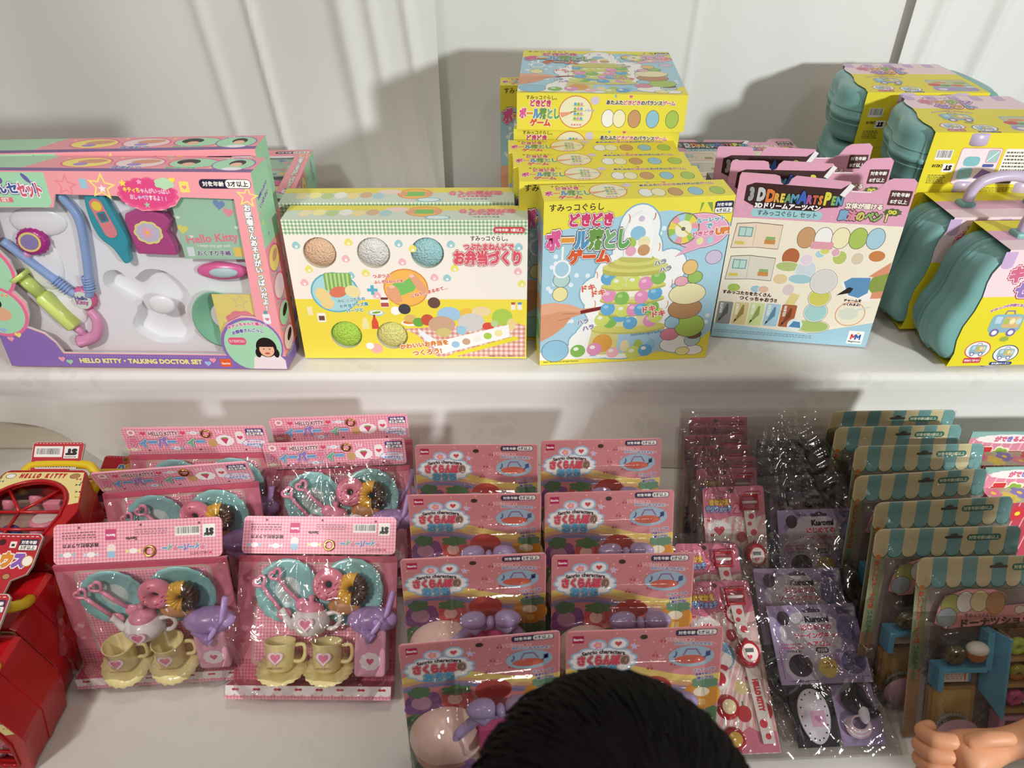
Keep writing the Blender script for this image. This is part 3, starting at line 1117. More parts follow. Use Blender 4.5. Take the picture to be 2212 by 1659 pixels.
# ------------------------------------------------------------------ bento dough carton
def holes_box(label, group):
    W, H, D = .354, .233, .057
    root = empty('bento_dough_kit', label, 'toy box', group)
    m = MB()
    o = (-W / 2, -D, 0)
    hs = [(4.9, 18.2, 2.45), (12.8, 18.2, 2.45), (20.7, 18.2, 2.45), (7.1, 4.3, 2.45), (14.3, 4.2, 2.45)]
    cream, yel = pr('efe7da'), pr('ead84c')
    gg = gingham('green_gingham', 'eff0dc', 'b7cba6', '7fa384', .0055)
    panel(m, o, (1, 0, 0), (0, 0, 1), [(0, 10.6), (35.4, 10.6), (35.4, 21.0), (0, 21.0)], [circle(*h) for h in hs[:3]], cream)
    panel(m, o, (1, 0, 0), (0, 0, 1), [(0, 0), (35.4, 0), (35.4, 10.6), (0, 10.6)], [circle(*h) for h in hs[3:]], yel)
    panel(m, o, (1, 0, 0), (0, 0, 1), [(0, 21), (35.4, 21), (35.4, 23.3), (0, 23.3)], [], gg)
    m.box(-W / 2, W / 2, -D, 0, 0, H, pr('e2d9a0'), 'f')
    for cx, cy, r in hs:
        c = circle(cx, cy, r)
        for i in range(len(c)):
            p, q = c[i - 1], c[i]
            m.face([(p[0] * .01 - W / 2, -D, p[1] * .01), (q[0] * .01 - W / 2, -D, q[1] * .01), (q[0] * .01 - W / 2, -D + .012, q[1] * .01), (p[0] * .01 - W / 2, -D + .012, p[1] * .01)], pr('cfc7b5'), smooth=True)
    m.face([(-W / 2 + .002, -D + .03, .002), (W / 2 - .002, -D + .03, .002), (W / 2 - .002, -D + .03, H - .002), (-W / 2 + .002, -D + .03, H - .002)], pr('b9ae98'))
    a = Art(m, o, (1, 0, 0), (0, 0, 1))
    rd = random.Random(4)
    for x, y, c in ((1.6, 19.4, '9cc9cb'), (9.3, 19.9, 'e9dd72'), (16.6, 19.7, '9cc9cb'), (24.2, 19.6, '9cc9cb'), (34.1, 19.2, '9cc9cb'), (8.6, 17.3, 'ecb6b8'), (16.9, 16.8, 'ecb6b8'), (2.9, 15.6, 'e9dd72'), (9.0, 14.6, '9cc9cb'),
                    (18.6, 18.9, 'e9dd72'), (24.6, 15.8, 'e9dd72'), (30.2, 16.6, 'ecb6b8'), (34, 15.3, 'ecb6b8'), (1.9, 13.4, 'ecb6b8'), (21.5, 14.3, 'ecb6b8'), (23.4, 14.2, '9cc9cb'), (11.3, 15.0, 'e9dd72'), (34.6, 13.3, 'e9dd72'), (12.6, 11.3, 'ecb6b8')):
        pts = [(x + .6 * (1 - .25 * math.sin(t)) * math.cos(t), y + .6 * math.sin(t)) for t in (2 * math.pi * k / 16 for k in range(16))]
        a.poly(pts, c)
        a.rect(x - .15, y - .42, x + .2, y - .05, 'f3efe4')
    age_badge(a, 32.7, 21.8, 4.4, .8, 'c94a50', 'c94a50', '対象年齢', '3歳以上', ink='f4efe6')
    a.text('すみっコぐらし。', 29.8, 20.5, 5.4, '3a3230', h=.75)
    a.chars('つぶたまねんどで', ['d85b66'], 29.7, 19.2, 7.4, 1.0, bold=.06, out=((.17, 'b8454f'), (.12, 'f6f0e8')))
    a.chars('お弁当づくり', ['d85b66'], 29.6, 17.5, 10.2, 2.1, bold=.07, out=((.15, 'a53c47'), (.11, 'f6f0e8')))
    a.text('べん', 26.7, 16.3, 1.0, 'c94a50', out=((.1, 'f6f0e8'),), bold=.04)
    a.text('とう', 28.6, 16.3, 1.0, 'c94a50', out=((.1, 'f6f0e8'),), bold=.04)
    # parts circle
    a.ell(6.3, 11.7, 3.7, 3.4, '64b0be')
    a.ell(6.3, 11.7, 3.45, 3.15, 'a9d6d8')
    a.rr(4.9, 12.0, 9.0, 15.0, .4, '83ad5e')
    for i in range(6):
        a.rect(5.2 + i * .62, 12.0, 5.5 + i * .62, 14.9, 'b9d58c')
    a.ell(6.8, 11.8, 1.4, .9, 'd97a5d', 15)
    a.ell(9.0, 11.9, 1.2, 1.0, 'e9dba0', -20)
    a.ell(4.4, 11.2, 1.4, 1.0, 'ead08e', -60)
    a.ell(4.9, 9.9, 1.0, 1.0, 'ead08e')
    for t, y in (('お弁当グッズ風', 9.6), ('パーツと', 8.7)):
        a.text(t, 8.9, y, 4.4 if y > 9 else 2.6, '4a9fb0', bold=.05, out=((.13, 'f4efe6'),), rot=6)
    a.text('みにっコたちの', 8.6, 10.5, 4.2, '4a9fb0', bold=.05, out=((.13, 'f4efe6'),), rot=6)
    a.rect(11.2, 11.9, 12.8, 12.4, '5fb2c2')
    a.rect(11.75, 11.35, 12.25, 12.95, '5fb2c2')
    # kneading picture
    a.ell(17.1, 12.5, 3.4, 3.2, 'd98b4e')
    a.ell(17.1, 12.5, 3.2, 3.0, 'efb65a')
    a.poly([(15.2, 13.3), (16.6, 13.4), (18.6, 14.8), (19.2, 13.4), (18.2, 12.0), (16.2, 11.2), (14.9, 11.7)], '7cbf63')
    a.poly([(14.2, 12.6), (15.4, 12.9), (16.0, 12.2), (16.4, 10.2), (15.2, 9.9), (14.2, 11)], 'e2a27a')
    a.poly([(17.6, 14.6), (18.6, 14.9), (20.2, 12.6), (20.0, 11), (19.2, 11.6), (18.2, 13.4)], 'e2a27a')
    a.ell(15.0, 12.7, .4, .25, 'efc5aa')
    a.ell(18.1, 14.5, .4, .25, 'efc5aa')
    a.text('つぶつぶ', 13.6, 14.5, 2.6, 'd8695a', bold=.05, out=((.12, 'f6f0e8'),), rot=3)
    a.text('ふしぎなねんどを', 14.6, 13.6, 4.4, 'd8695a', bold=.05, out=((.12, 'f6f0e8'),), rot=3)
    a.text('こねて…まるめて…', 20.6, 11.9, 5.8, 'd8695a', bold=.05, out=((.12, 'f6f0e8'),), rot=15)
    # small table goods
    a.rr(13.0, 9.2, 14.3, 10.6, .2, 'f2ede4')
    a.rr(13.05, 9.3, 14.25, 10.0, .1, 'b4584f')
    a.rect(13.1, 10.5, 14.2, 10.9, '7a4038')
    a.ell(12.2, 8.2, 1.3, .55, 'b9cfcf')
    a.ell(12.2, 8.3, 1.0, .35, 'f4f1ea')
    a.ell(12.2, 8.3, .7, .2, '84ad4e', 8)
    a.ell(15.2, 8.6, .75, .75, 'f4f1ea')
    a.ell(16.6, 8.9, .95, .9, '43454a')
    a.ell(21.2, 10.0, .95, .95, '6b4d45')
    for x, c in ((10.3, 'ece0a0'), (11.8, 'd8553f')):
        a.poly([(x - .55, 5.4), (x + .55, 5.4), (x + .5, 6.6), (x + .2, 7.4), (x - .2, 7.4), (x - .5, 6.6)], c)
        a.rect(x - .15, 7.4, x + .15, 7.9, 'b7382c' if x > 11 else 'e9d45c')
    a.ell(17.3, 6.5, 1.4, .6, 'f4f1ea')
    a.ell(17.1, 6.6, .9, .35, 'd8843f')
    a.ell(17.0, 7.1, .7, .4, 'e9c05a')
    a.rr(3.0, 6.6, 4.3, 8.2, .2, 'f2ede4')
    a.rect(3.2, 6.9, 4.1, 7.7, '70503c')
    a.rr(1.6, 7.8, 2.4, 9.3, .1, 'efe2b4')
    a.ell(11.6, 1.8, 1.0, .9, 'e8b0a6')
    a.ell(10.6, 2.3, .65, .6, 'f4f1ea')
    for x, c in ((33.3, 'b5584f'), (34.3, '5f97b5')):
        a.rr(x - .35, 8.8, x + .35, 9.9, .1, 'efe8dc')
        a.rect(x - .3, 9.7, x + .3, 10.1, c)
    # finished lunch box
    a.poly([(16.2, 5.4), (18.4, 4.2), (21, .3), (35.2, .3), (35.2, 6.0), (33.5, 6.6)], gingham('rose_gingham', 'efdcd2', 'dfae9f', 'cf8d80', .008))
    for x, y, rx, ry, c in ((17.4, 7.3, .9, .7, 'd8b56f'), (18.6, 6.6, .9, .8, '6fa84a'), (20.0, 7.0, 1.0, 1.0, 'c7583f'), (23.4, 8.0, 1.8, 1.3, '9fc4dd'), (26.2, 8.3, 1.1, .8, 'e9bd4a'), (28.4, 8.5, 1.5, .9, 'e7d3a0'), (31.6, 7.5, 1.6, 1.5, 'a9ca54'),
                            (22.2, 6.2, 2.1, 1.5, 'c9a487'), (26.8, 6.6, 2.1, 1.6, 'cfccc6'), (29.4, 5.9, .9, .7, 'd5553f'), (30.4, 6.4, .6, .6, 'b8cf8c'), (25.2, 5.2, .8, .8, '9cc7da'), (22.4, 4.8, 1.2, .8, 'cfc07a'), (33.0, 6.2, .7, 1.1, 'e6d08d')):
        a.ell(x, y, rx, ry, c)
    a.poly([(18.4, 5.5), (21.5, 3.2), (32.6, 6.2), (32.8, 4.0), (21.8, .8), (18.6, 4.4)], 'e9ecec')
    a.poly([(21.5, 3.2), (32.6, 6.2), (32.8, 4.0), (21.8, .8)], 'f1f1ec')
    for i, c in enumerate(('9fc4dd', 'c9a487', 'eee9dc', 'a9ca54', 'efe0a0')):
        a.ell(24.2 + i * 1.7, 2.6 + i * .52, .65, .6, c)
    for k in (0, .8):
        a.poly([(22.8 + k, .5 + k * .5), (33.6, 4.0 + k * .2), (34.2, 3.5 + k * .3), (23.2 + k, .1 + k * .6)], 'e5d83e')
    a.text('かわいいお弁当を', 19.2, 2.6, 7.6, 'd8802f', bold=.06, out=((.15, 'f6f0e8'),), rot=7)
    a.text('つくろう!', 19.6, 1.2, 4.6, 'd8802f', bold=.06, out=((.15, 'f6f0e8'),), rot=7)
    a.text('※商品は入っていません。※写真はイメージです。', 32.2, .45, 5.4, '5f5544')
    # lid, upside down from the front
    t0 = Art(m, (-W / 2, -D, H), (1, 0, 0), (0, 1, 0))
    t0.rect(0, 0, 35.4, 5.7, 'c9d2c0')
    t0.rect(0, 3.7, 35.4, 5.7, 'e2d358')
    t0.ell(20.2, 3.3, 2.7, 2.0, 'd98b4e')
    t0.ell(20.2, 3.3, 2.5, 1.8, 'efb65a')
    t0.rr(18.6, 2.4, 21.8, 4.1, .4, '7cbf63')
    t0.ell(18.4, 3.2, .6, 1.0, 'dda27c', -15)
    t0.ell(22.2, 3.2, .6, 1.0, 'dda27c', 15)
    t0.cloud(16.2, 4.1, 1.7, .9, 'e8cfc0', 9, .1)
    t0.cloud(22.4, 1.0, 1.8, .8, '7fbcc6', 9, .1)
    t0.cloud(22.4, 1.0, 1.5, .6, 'd6e6e4', 9, .1)
    for i, c in enumerate(('e9dcae', 'ece49c', 'b7c98c', 'e6e3da', 'e9d596', 'cfae8c', 'a9c9c9')):
        t0.ell(3.0 + i * 1.95, 2.6 + .3 * (i % 2), .95, 1.2, c)
    u = t0.sub(29.4, 2.9)
    u.chars('お弁当づくり', ['e2707a'], 0, -.55, 8.4, 1.5, bold=.07, out=((.15, 'b8505a'), (.11, 'f6f0e8')))
    u.text('つぶたまねんどで', 0, .75, 5.2, 'd85b66', bold=.06, out=((.13, 'f6f0e8'),), h=.65)
    u.text('すみっコぐらし', 0, 1.7, 3.8, '5a5048', h=.5)
    # sides
    for sgn in (1, -1):
        s = Art(m, (sgn * W / 2, -D if sgn > 0 else 0, 0), (0, sgn, 0), (0, 0, 1))
        s.rect(0, 0, 5.7, 10.6, 'ead84c')
        s.rect(0, 10.6, 5.7, 21, 'efe7da')
        s.poly([(0, 21), (5.7, 21), (5.7, 23.3), (0, 23.3)], gg)
    m.build('carton', root)
    for (cx, cy, r), (nm, c) in zip(hs, (('apricot', 'e8c19e'), ('white', 'e4e2da'), ('aqua', 'a3cfd0'), ('lime', 'b4dc56'), ('lemon', 'e6e08a'))):
        b = MB()
        dm = mat('dough_' + nm, c, .7, .2, bump=(330, 1.0, .006))
        b.ball((cx * .01 - W / 2, -D + .0175, cy * .01), (.0285, .022, .0275), dm, 48, 32, fn=lambda d: 1 + .022 * noise.noise(d * 14) + .012 * noise.noise(d * 30))
        b.build('bead_dough', root, label=nm + ' bead dough ball')
        b = MB()
        b.lathe([(.0, .0), (.02, -.0035), (.0245, -.009)], clear('dough_cover', 'fafafa', 20, .05, .002, .03, 1.35), Matrix.Translation((cx * .01 - W / 2, -D + .0025, cy * .01)) @ Matrix.Rotation(R(90), 4, 'X'), 28)
        b.build('clear_window', root)
    return root
# ------------------------------------------------------------------ ball balance game carton
YEL, SKY = 'ebdd4a', 'a9cfdc'
BALLC = {'g': '86b95a', 'l': 'cfd86c', 'b': '6aa9cf', 'p': 'e094b8'}


def logo_balls(a, cx, cy, w, small=False):
    """three-line title with thick outline; w is the width of the middle line"""
    k = w / 11.6
    o = ((.17, '5a3d3a'), (.13, 'f7f2ec')) if not small else ((.14, 'f7f2ec'),)
    a.chars('どきどき', ['d0466f'], cx + .2 * k, cy + 3.0 * k, 6.4 * k, 1.9 * k, bold=.07, out=o)
    a.chars('ゲーム', ['d95f34'], cx + .2 * k, cy - 2.7 * k, 6.2 * k, 2.1 * k, bold=.08, out=o)
    a.chars('ボール落とし', ['dd5f93', 'e59a42', '5b95b8', '6f9a4e', '7fb07a', '6aa95c'], cx, cy, 12.2 * k, 2.9 * k, bold=.08, out=o)


def mini_tower(a, cx, cy, r):
    a.ell(cx, cy, r, r * .96, 'd9823c')
    a.ell(cx, cy, r - .14, r * .96 - .14, 'ece6c4')
    for i in range(4):
        a.ell(cx + .45, cy - 1.25 + i * .75, .95, .16, 'd2cf74')
        for j, q in enumerate(('b', 'g', 'p')):
            a.ell(cx - .1 + j * .5, cy - .98 + i * .75, .22, .24, BALLC[q if i % 2 else 'gpb'[j]])
    a.poly([(cx - r * .95, cy - .1), (cx - r * .2, cy + .05), (cx - r * .2, cy - .15), (cx - r * .8, cy - .9)], 'e2a07c')
    a.line([(cx - r * .3, cy), (cx + .1, cy + .15)], .12, '7c3a34')


def game_side(a, W, D):
    """the long yellow edge of the carton: W x D"""
    a.rect(0, 0, W, D, YEL)
    a.text('すみっコぐらし。', 3.9, D * .88, 4.8, '3a3230', h=.62)
    logo_balls(a, 3.7, D * .45, 6.2, True)
    mini_tower(a, 9.4, D * .5, D * .47)
    a.ell(12.4, D * .82, .7, .65, 'd5c7d6')
    a.chars('あたふたどきどきのバランスゲーム', ['4d4a48'] * 4 + ['cf5f86'] * 4 + ['4d4a48'], 19.6, D * .78, 10.9, .68, bold=.05, out=((.14, 'f7f2ec'),))
    a.ell(15.6, D * .95, .16, .24, '7fb0cf')
    a.heart(18.0, D * .94, .3, 'dd5f93')
    # plain pastel playing balls in a row
    for x, c in ((14.6, 'f0efe8'), (16.4, 'efe9c0'), (18.8, 'c99a6c'), (21.7, '93c3d8'), (24.8, 'a9c65c')):
        a.ell(x, D * .34, 1.05, D * .25, '5a4a44')
        a.ell(x, D * .34, .98, D * .25 - .07, c)
    a.text('ハラハラ', 11.6, D * .55, 1.5, '8f98b2', bold=.05, out=((.14, 'f7f2ec'),))
    a.text('ドキドキ', 9.6, D * .15, 1.6, 'd8685a', bold=.05, out=((.14, 'f7f2ec'),))


def game_front(a, W, H):
    a.rect(0, 0, W, H, YEL)
    sky = [(0, 1.2), (5, 1.5), (9, .7), (16, .9), (19.5, 1.6), (22, 1.0), (24, 2.2), (W, 5.2), (W, 23.4), (23.5, 24.6), (18, 25.6), (12, 25.2), (7, 24.2), (3, 23.2), (0, 22.4)]
    a.poly(sky, SKY)
    rd = random.Random(7)
    for _ in range(46):
        x, y = rd.uniform(.4, W - .4), rd.uniform(6, 23)
        a.ell(x, y, .34, .38, 'e6eef0', n=12)
    # white vapour round the tower
    for c, g in (('8ab4c8', .22), ('f3f2ec', 0)):
        for x, y, rx, ry in ((13.8, 23.0, 2.9, 3.6), (13.8, 19.5, 3.6, 4), (14, 15.5, 6.2, 4.6), (13.6, 10.5, 7.0, 5.2), (13, 5, 7.6, 4.4), (7.5, 4, 3, 2.4), (8.6, 12.8, 2.8, 2.8), (18.8, 16.6, 2.6, 3), (6.4, 2.6, 2.4, 1.6), (18.8, 4.8, 2.6, 2.2)):
            a.ell(x, y, rx + g, ry + g, c)
    a.poly([(0, 2.4), (4, 2.6), (8, 1.3), (12, 1.0), (12, .9), (0, .9)], 'f3f2ec')
    # hand with stick
    a.poly([(0, 11.2), (2.0, 11.4), (4.6, 10.9), (6.2, 10.1), (9.4, 10.4), (9.5, 9.8), (6.3, 9.2), (4.6, 8.6), (3.6, 7.0), (2.0, 5.6), (0, 4.4)], 'd99a76')
    a.poly([(0, 11.2), (2.0, 11.4), (4.6, 10.9), (6.2, 10.1), (6.2, 9.6), (3.2, 9.8), (0, 9.2)], 'e4ab88')
    a.line([(3.4, 9.4), (5.6, 9.3)], .1, 'b87658')
    a.line([(2.6, 8.2), (4.6, 8.6)], .1, 'b87658')
    a.poly([(6.1, 9.2), (9.5, 9.9), (9.5, 10.5), (6.0, 9.8)], '7c2a2c')
    # tower
    gold = 'd3cf70'
    a.poly([(8.0, 6.2), (19.4, 6.2), (19.9, 3.0), (18.8, 1.5), (8.6, 1.5), (7.5, 3.0)], 'd8cf86')
    a.poly([(12.2, 5.3), (19.4, 5.8), (19.7, 3.0), (18.6, 1.7), (12.2, 1.7)], 'a9cde0')
    a.ell(9.8, 3.7, 1.6, 1.7, 'dda24c')
    a.text('Sumikkogurashi', 16.6, 5.2, 4.8, '5d7f98', rot=5)
    for x, c in ((13.4, 'e9d9a8'), (15.5, 'a9c65c'), (17.6, '93c3d8')):
        a.ell(x, 3.0, .75, 1.1, c)
    a.ell(13.7, 6.2, 5.8, 1.0, 'c2bd62')
    a.ell(13.7, 6.5, 5.8, 1.0, gold)
    lv = ((6.7, 9.0, (('g', 10.7, 7.6), ('b', 13.9, 7.2), ('p', 17.0, 7.5), ('l', 9.4, 8), ('b', 12.2, 8.6), ('l', 17.8, 8.2))),
          (9.2, 11.2, (('b', 10.2, 9.9), ('l', 12.5, 9.5), ('p', 14.2, 9.6), ('b', 15.4, 9.6), ('g', 17.0, 9.9))),
          (11.4, 13.5, (('p', 10.2, 12.2), ('g', 12.2, 11.7), ('p', 15.2, 11.8), ('b', 17.2, 12.3))),
          (13.7, 16.0, (('b', 9.9, 15.2), ('l', 11.4, 14.3), ('l', 13.8, 14.4), ('p', 15.6, 14.1), ('g', 17.4, 15.0))))
    for y0, y1, bs in lv:
        a.rect(10.4, y0, 17.2, y1, 'ddd8a0')
        a.rect(13.0, y0 + .5, 14.8, y1, 'f0eeda')
        for q, x, y in bs:
            a.ell(x, y, 1.12, 1.15, BALLC[q])
            a.ell(x - .3, y + .4, .4, .32, 'e9ecd8' if q == 'l' else {'g': 'a9d080', 'b': '97c6e0', 'p': 'f0bcd2'}[q])
        a.ell(13.8, y1 + .15, 5.1 - .12 * y0 / 7, .78, 'b9b45c')
        a.ell(13.8, y1 + .4, 5.1 - .12 * y0 / 7, .74, gold)
    a.ell(13.8, 16.6, 4.9, 1.1, 'bdb85e')
    for i in range(4):
        a.ell(13.8, 17.0 + i * .42, 4.9 - i * .75, 1.0 - i * .12, ('d6d276', 'c4bf66')[i % 2])
    a.poly([(11.8, 18.6), (16.0, 18.3), (16.2, 22.4), (15.6, 24.8), (13.9, 25.8), (12.3, 24.8), (11.6, 22.4)], 'eef0ec')
    a.poly([(12.1, 18.9), (15.7, 18.6), (15.9, 22.4), (15.2, 24.6), (13.9, 25.2), (12.6, 24.6), (11.9, 22.4)], 'f6f5ef')
    for x, y, r, c in ((13.6, 22.3, 1.1, '93c3d8'), (12.6, 20.8, .9, 'a9c65c'), (14.6, 20.9, .9, 'ece2b0'), (12.8, 19.5, .8, 'e9a9bd'), (14.7, 19.6, .9, 'c99a6c'), (13.9, 24.5, .45, 'cdbfd2')):
        a.ell(x, y, r, r, c)
    for x, y, rot in ((8.0, 15.6, 40), (8.0, 13.0, 20), (19.4, 14.0, -20), (19.2, 10.4, -20), (8.0, 10.8, 0), (12.0, 24.5, 20), (15.6, 25.0, -40), (16.8, 20, 0)):
        a.line([(x + .25 * math.cos(R(rot + k)), y + .7 * math.sin(R(rot + k)) + .0) for k in (-70, -35, 0, 35, 70)], .12, 'd9823c')
    for x, y, t, c in ((16.0 + 2, 16.9, 'ハラ', '7f9490'), (7.1, 7.2, 'ハラ', '8488a8')):
        a.text(t, x - .6, y + .6, 1.7, c, bold=.06, out=((.15, 'f7f2ec'),), rot=12)
        a.text(t, x + .3, y - .5, 1.7, c, bold=.06, out=((.15, 'f7f2ec'),), rot=12)
    for x, y in ((7.7, 13.2), (17.3, 9.1)):
        a.text('ドキ', x - .7, y + .5, 1.9, 'd8685a', bold=.06, out=((.15, 'f7f0dc'),), rot=8)
        a.text('ドキ', x + .9, y - .4, 1.9, 'd8685a', bold=.06, out=((.15, 'f7f0dc'),), rot=8)
    # loose balls and plain pastel balls piled at the sides
    for x, y, c, r in ((6.0, 2.4, '86b95a', 1.2), (8.6, 2.6, 'e094b8', 1.2), (14.9, 1.6, 'cfd86c', 1.25), (16.8, 2.0, '6aa9cf', 1.15), (11.6, 1.8, 'f0b6bd', 1.0)):
        a.ell(x, y, r, r, c)
        a.ell(x - .3, y + .4, r * .35, r * .28, 'f0efe2')
    for x, y, rx, ry, c in ((2.4, 2.6, 2.1, 2.0, '93c3d8'), (22.0, 2.9, 2.9, 1.6, 'f0efe8'), (24.6, 1.6, 1.5, .9, 'f0efe8'), (22.9, 1.5, 1.1, .75, 'ece49c'), (24.2, 3.6, 1.25, 1.2, 'b7d0cc'), (24.3, 4.6, 1.2, .8, '7c5a4a'), (20.4, 4.8, 1.45, 1.1, 'dd8a98'), (23.4, 6.2, 2.3, 2.0, 'a9c65c'),
                            (20.5, 7.0, 1.1, 1.1, '9fc7d4'), (22.2, 9.4, 2.6, 1.8, 'b98c63'), (22.2, 12.0, 2.8, 1.8, 'ece2b0'), (21.0, 14.2, 1.0, .8, 'e6a9b2'), (23.0, 14.8, 1.1, 1.0, '9bbf62'), (22.0, 16.5, 1.1, 1.2, 'e6c07a'), (25.3, 18.0, 1.2, 1.1, 'cdbfd2'), (2.9, 15.2, 1.2, 1.2, 'b7d4cc'), (2.8, 12.8, 1.1, 1.2, 'ece2a0')):
        a.ell(x, y, rx + .07, ry + .07, '5a4a44')
        a.ell(x, y, rx, ry, c)
    a.ring(2.9, 17.0, 1.3, 1.5, .28, 'f3f2ec', SKY)
    a.line([(2.9, 18.5), (2.9, 20.6)], .3, 'f3f2ec')
    # roulette bubble
    for g, c in ((.2, '9a4a63'), (.08, 'f6eff0'), (0, 'e7a9bf')):
        a.ell(22.6, 22.3, 4.1 + g, 2.6 + g, c)
        a.poly([(19.6 - g, 18.5 - g), (21.6, 20.4), (23.2, 19.8 - g)], c)
    a.ell(20.1, 22.7, 2.35, 2.5, '8a7a6a')
    for i in range(12):
        t0, t1 = 2 * math.pi * i / 12, 2 * math.pi * (i + 1) / 12
        a.poly([(20.1, 22.7), (20.1 + 2.2 * math.cos(t0), 22.7 + 2.35 * math.sin(t0)), (20.1 + 2.2 * math.cos(t1), 22.7 + 2.35 * math.sin(t1))], ('e8a0a8', 'e8d45c', '9cc45c', 'a9cfdc')[i % 4])
    a.ell(20.1, 22.7, 1.2, 1.3, 'efe9c8')
    a.line([(18.9, 23.6), (21.4, 21.6)], .22, 'cdb84a')
    a.ell(20.1, 22.7, .3, .3, '6f6a5a')
    a.text('ルーレット', 23.9, 24.0, 4.0, '5fa7b4', bold=.06, out=((.15, 'f6f3ee'),), rot=5)
    a.text('で', 23.8, 23.0, .8, '5fa7b4', bold=.06, out=((.15, 'f6f3ee'),))
    a.text('どきどき', 23.1, 21.9, 3.0, 'd8688a', bold=.06, out=((.15, 'f6f3ee'),), rot=4)
    a.text('UP!', 25.9, 22.2, 1.9, 'e0813c', bold=.08, out=((.15, 'f6f3ee'),), rot=6)
    a.ell(22.8, 20.7, .5, .6, 'e6dfa0')
    a.ell(24.3, 20.8, .5, .6, 'a9cfd6')
    for x, q in ((22.2, -12), (23.0, 25)):
        a.poly([(x, 26.6), (x + .5 + q * .01, 26.6), (x + .25 + q * .03, 25.0)], '7fa24c')
    age_badge(a, 25.5, 25.8, 2.5, 1.7, '2c2b4f', 'f4f1ea', '対象年齢', '6才以上', True)
    a.text('すみっコぐらし', 4.6, 26.5, 7.6, '3a3230', h=1.05)
    logo_balls(a, 6.6, 21.6, 11.6)
    a.text('©2021 San-X Co., Ltd. All Rights Reserved.', 3.4, .5, 5.6, '5f5a4a')


def make_game():
    W, H, D = .269, .275, .0575
    root = empty('ball_balance_game', None, 'toy box', 'ball balance game cartons')
    m = MB()
    m.box(-W / 2, W / 2, -D, 0, 0, H, pr('e3d549'))
    a = Art(m, (-W / 2, -D, 0), (1, 0, 0), (0, 0, 1))
    game_front(a, 26.9, 27.5)
    t = Art(m, (-W / 2, -D, H), (1, 0, 0), (0, 1, 0))
    game_side(t, 26.9, 5.75)
    b = Art(m, (W / 2, 0, 0), (-1, 0, 0), (0, 0, 1))
    b.rect(0, 0, 26.9, 27.5, 'dfe3d2')
    u = Art(m, (-W / 2, 0, 0), (1, 0, 0), (0, -1, 0))
    game_side(u, 26.9, 5.75)
    for sgn in (1, -1):
        s = Art(m, (sgn * W / 2, -D if sgn > 0 else 0, 0), (0, sgn, 0), (0, 0, 1))
        s.rect(0, 0, 5.75, 27.5, SKY)
        s.rect(0, 24.2, 5.75, 27.5, YEL)
        s.rect(0, 0, 5.75, 2.6, YEL)
        for y, c in ((20, 'e094b8'), (15, 'e9e4c8'), (10, 'd99a76'), (5.2, '86b95a')):
            s.ell(2.9, y, 2.0, 1.6, c)
        # dark gap of the tuck flap
        s.rect(0.0 if sgn > 0 else 5.6, 0, .16 if sgn > 0 else 5.75, 27.4, '2a2620')
    m.build('carton', root)
    return root


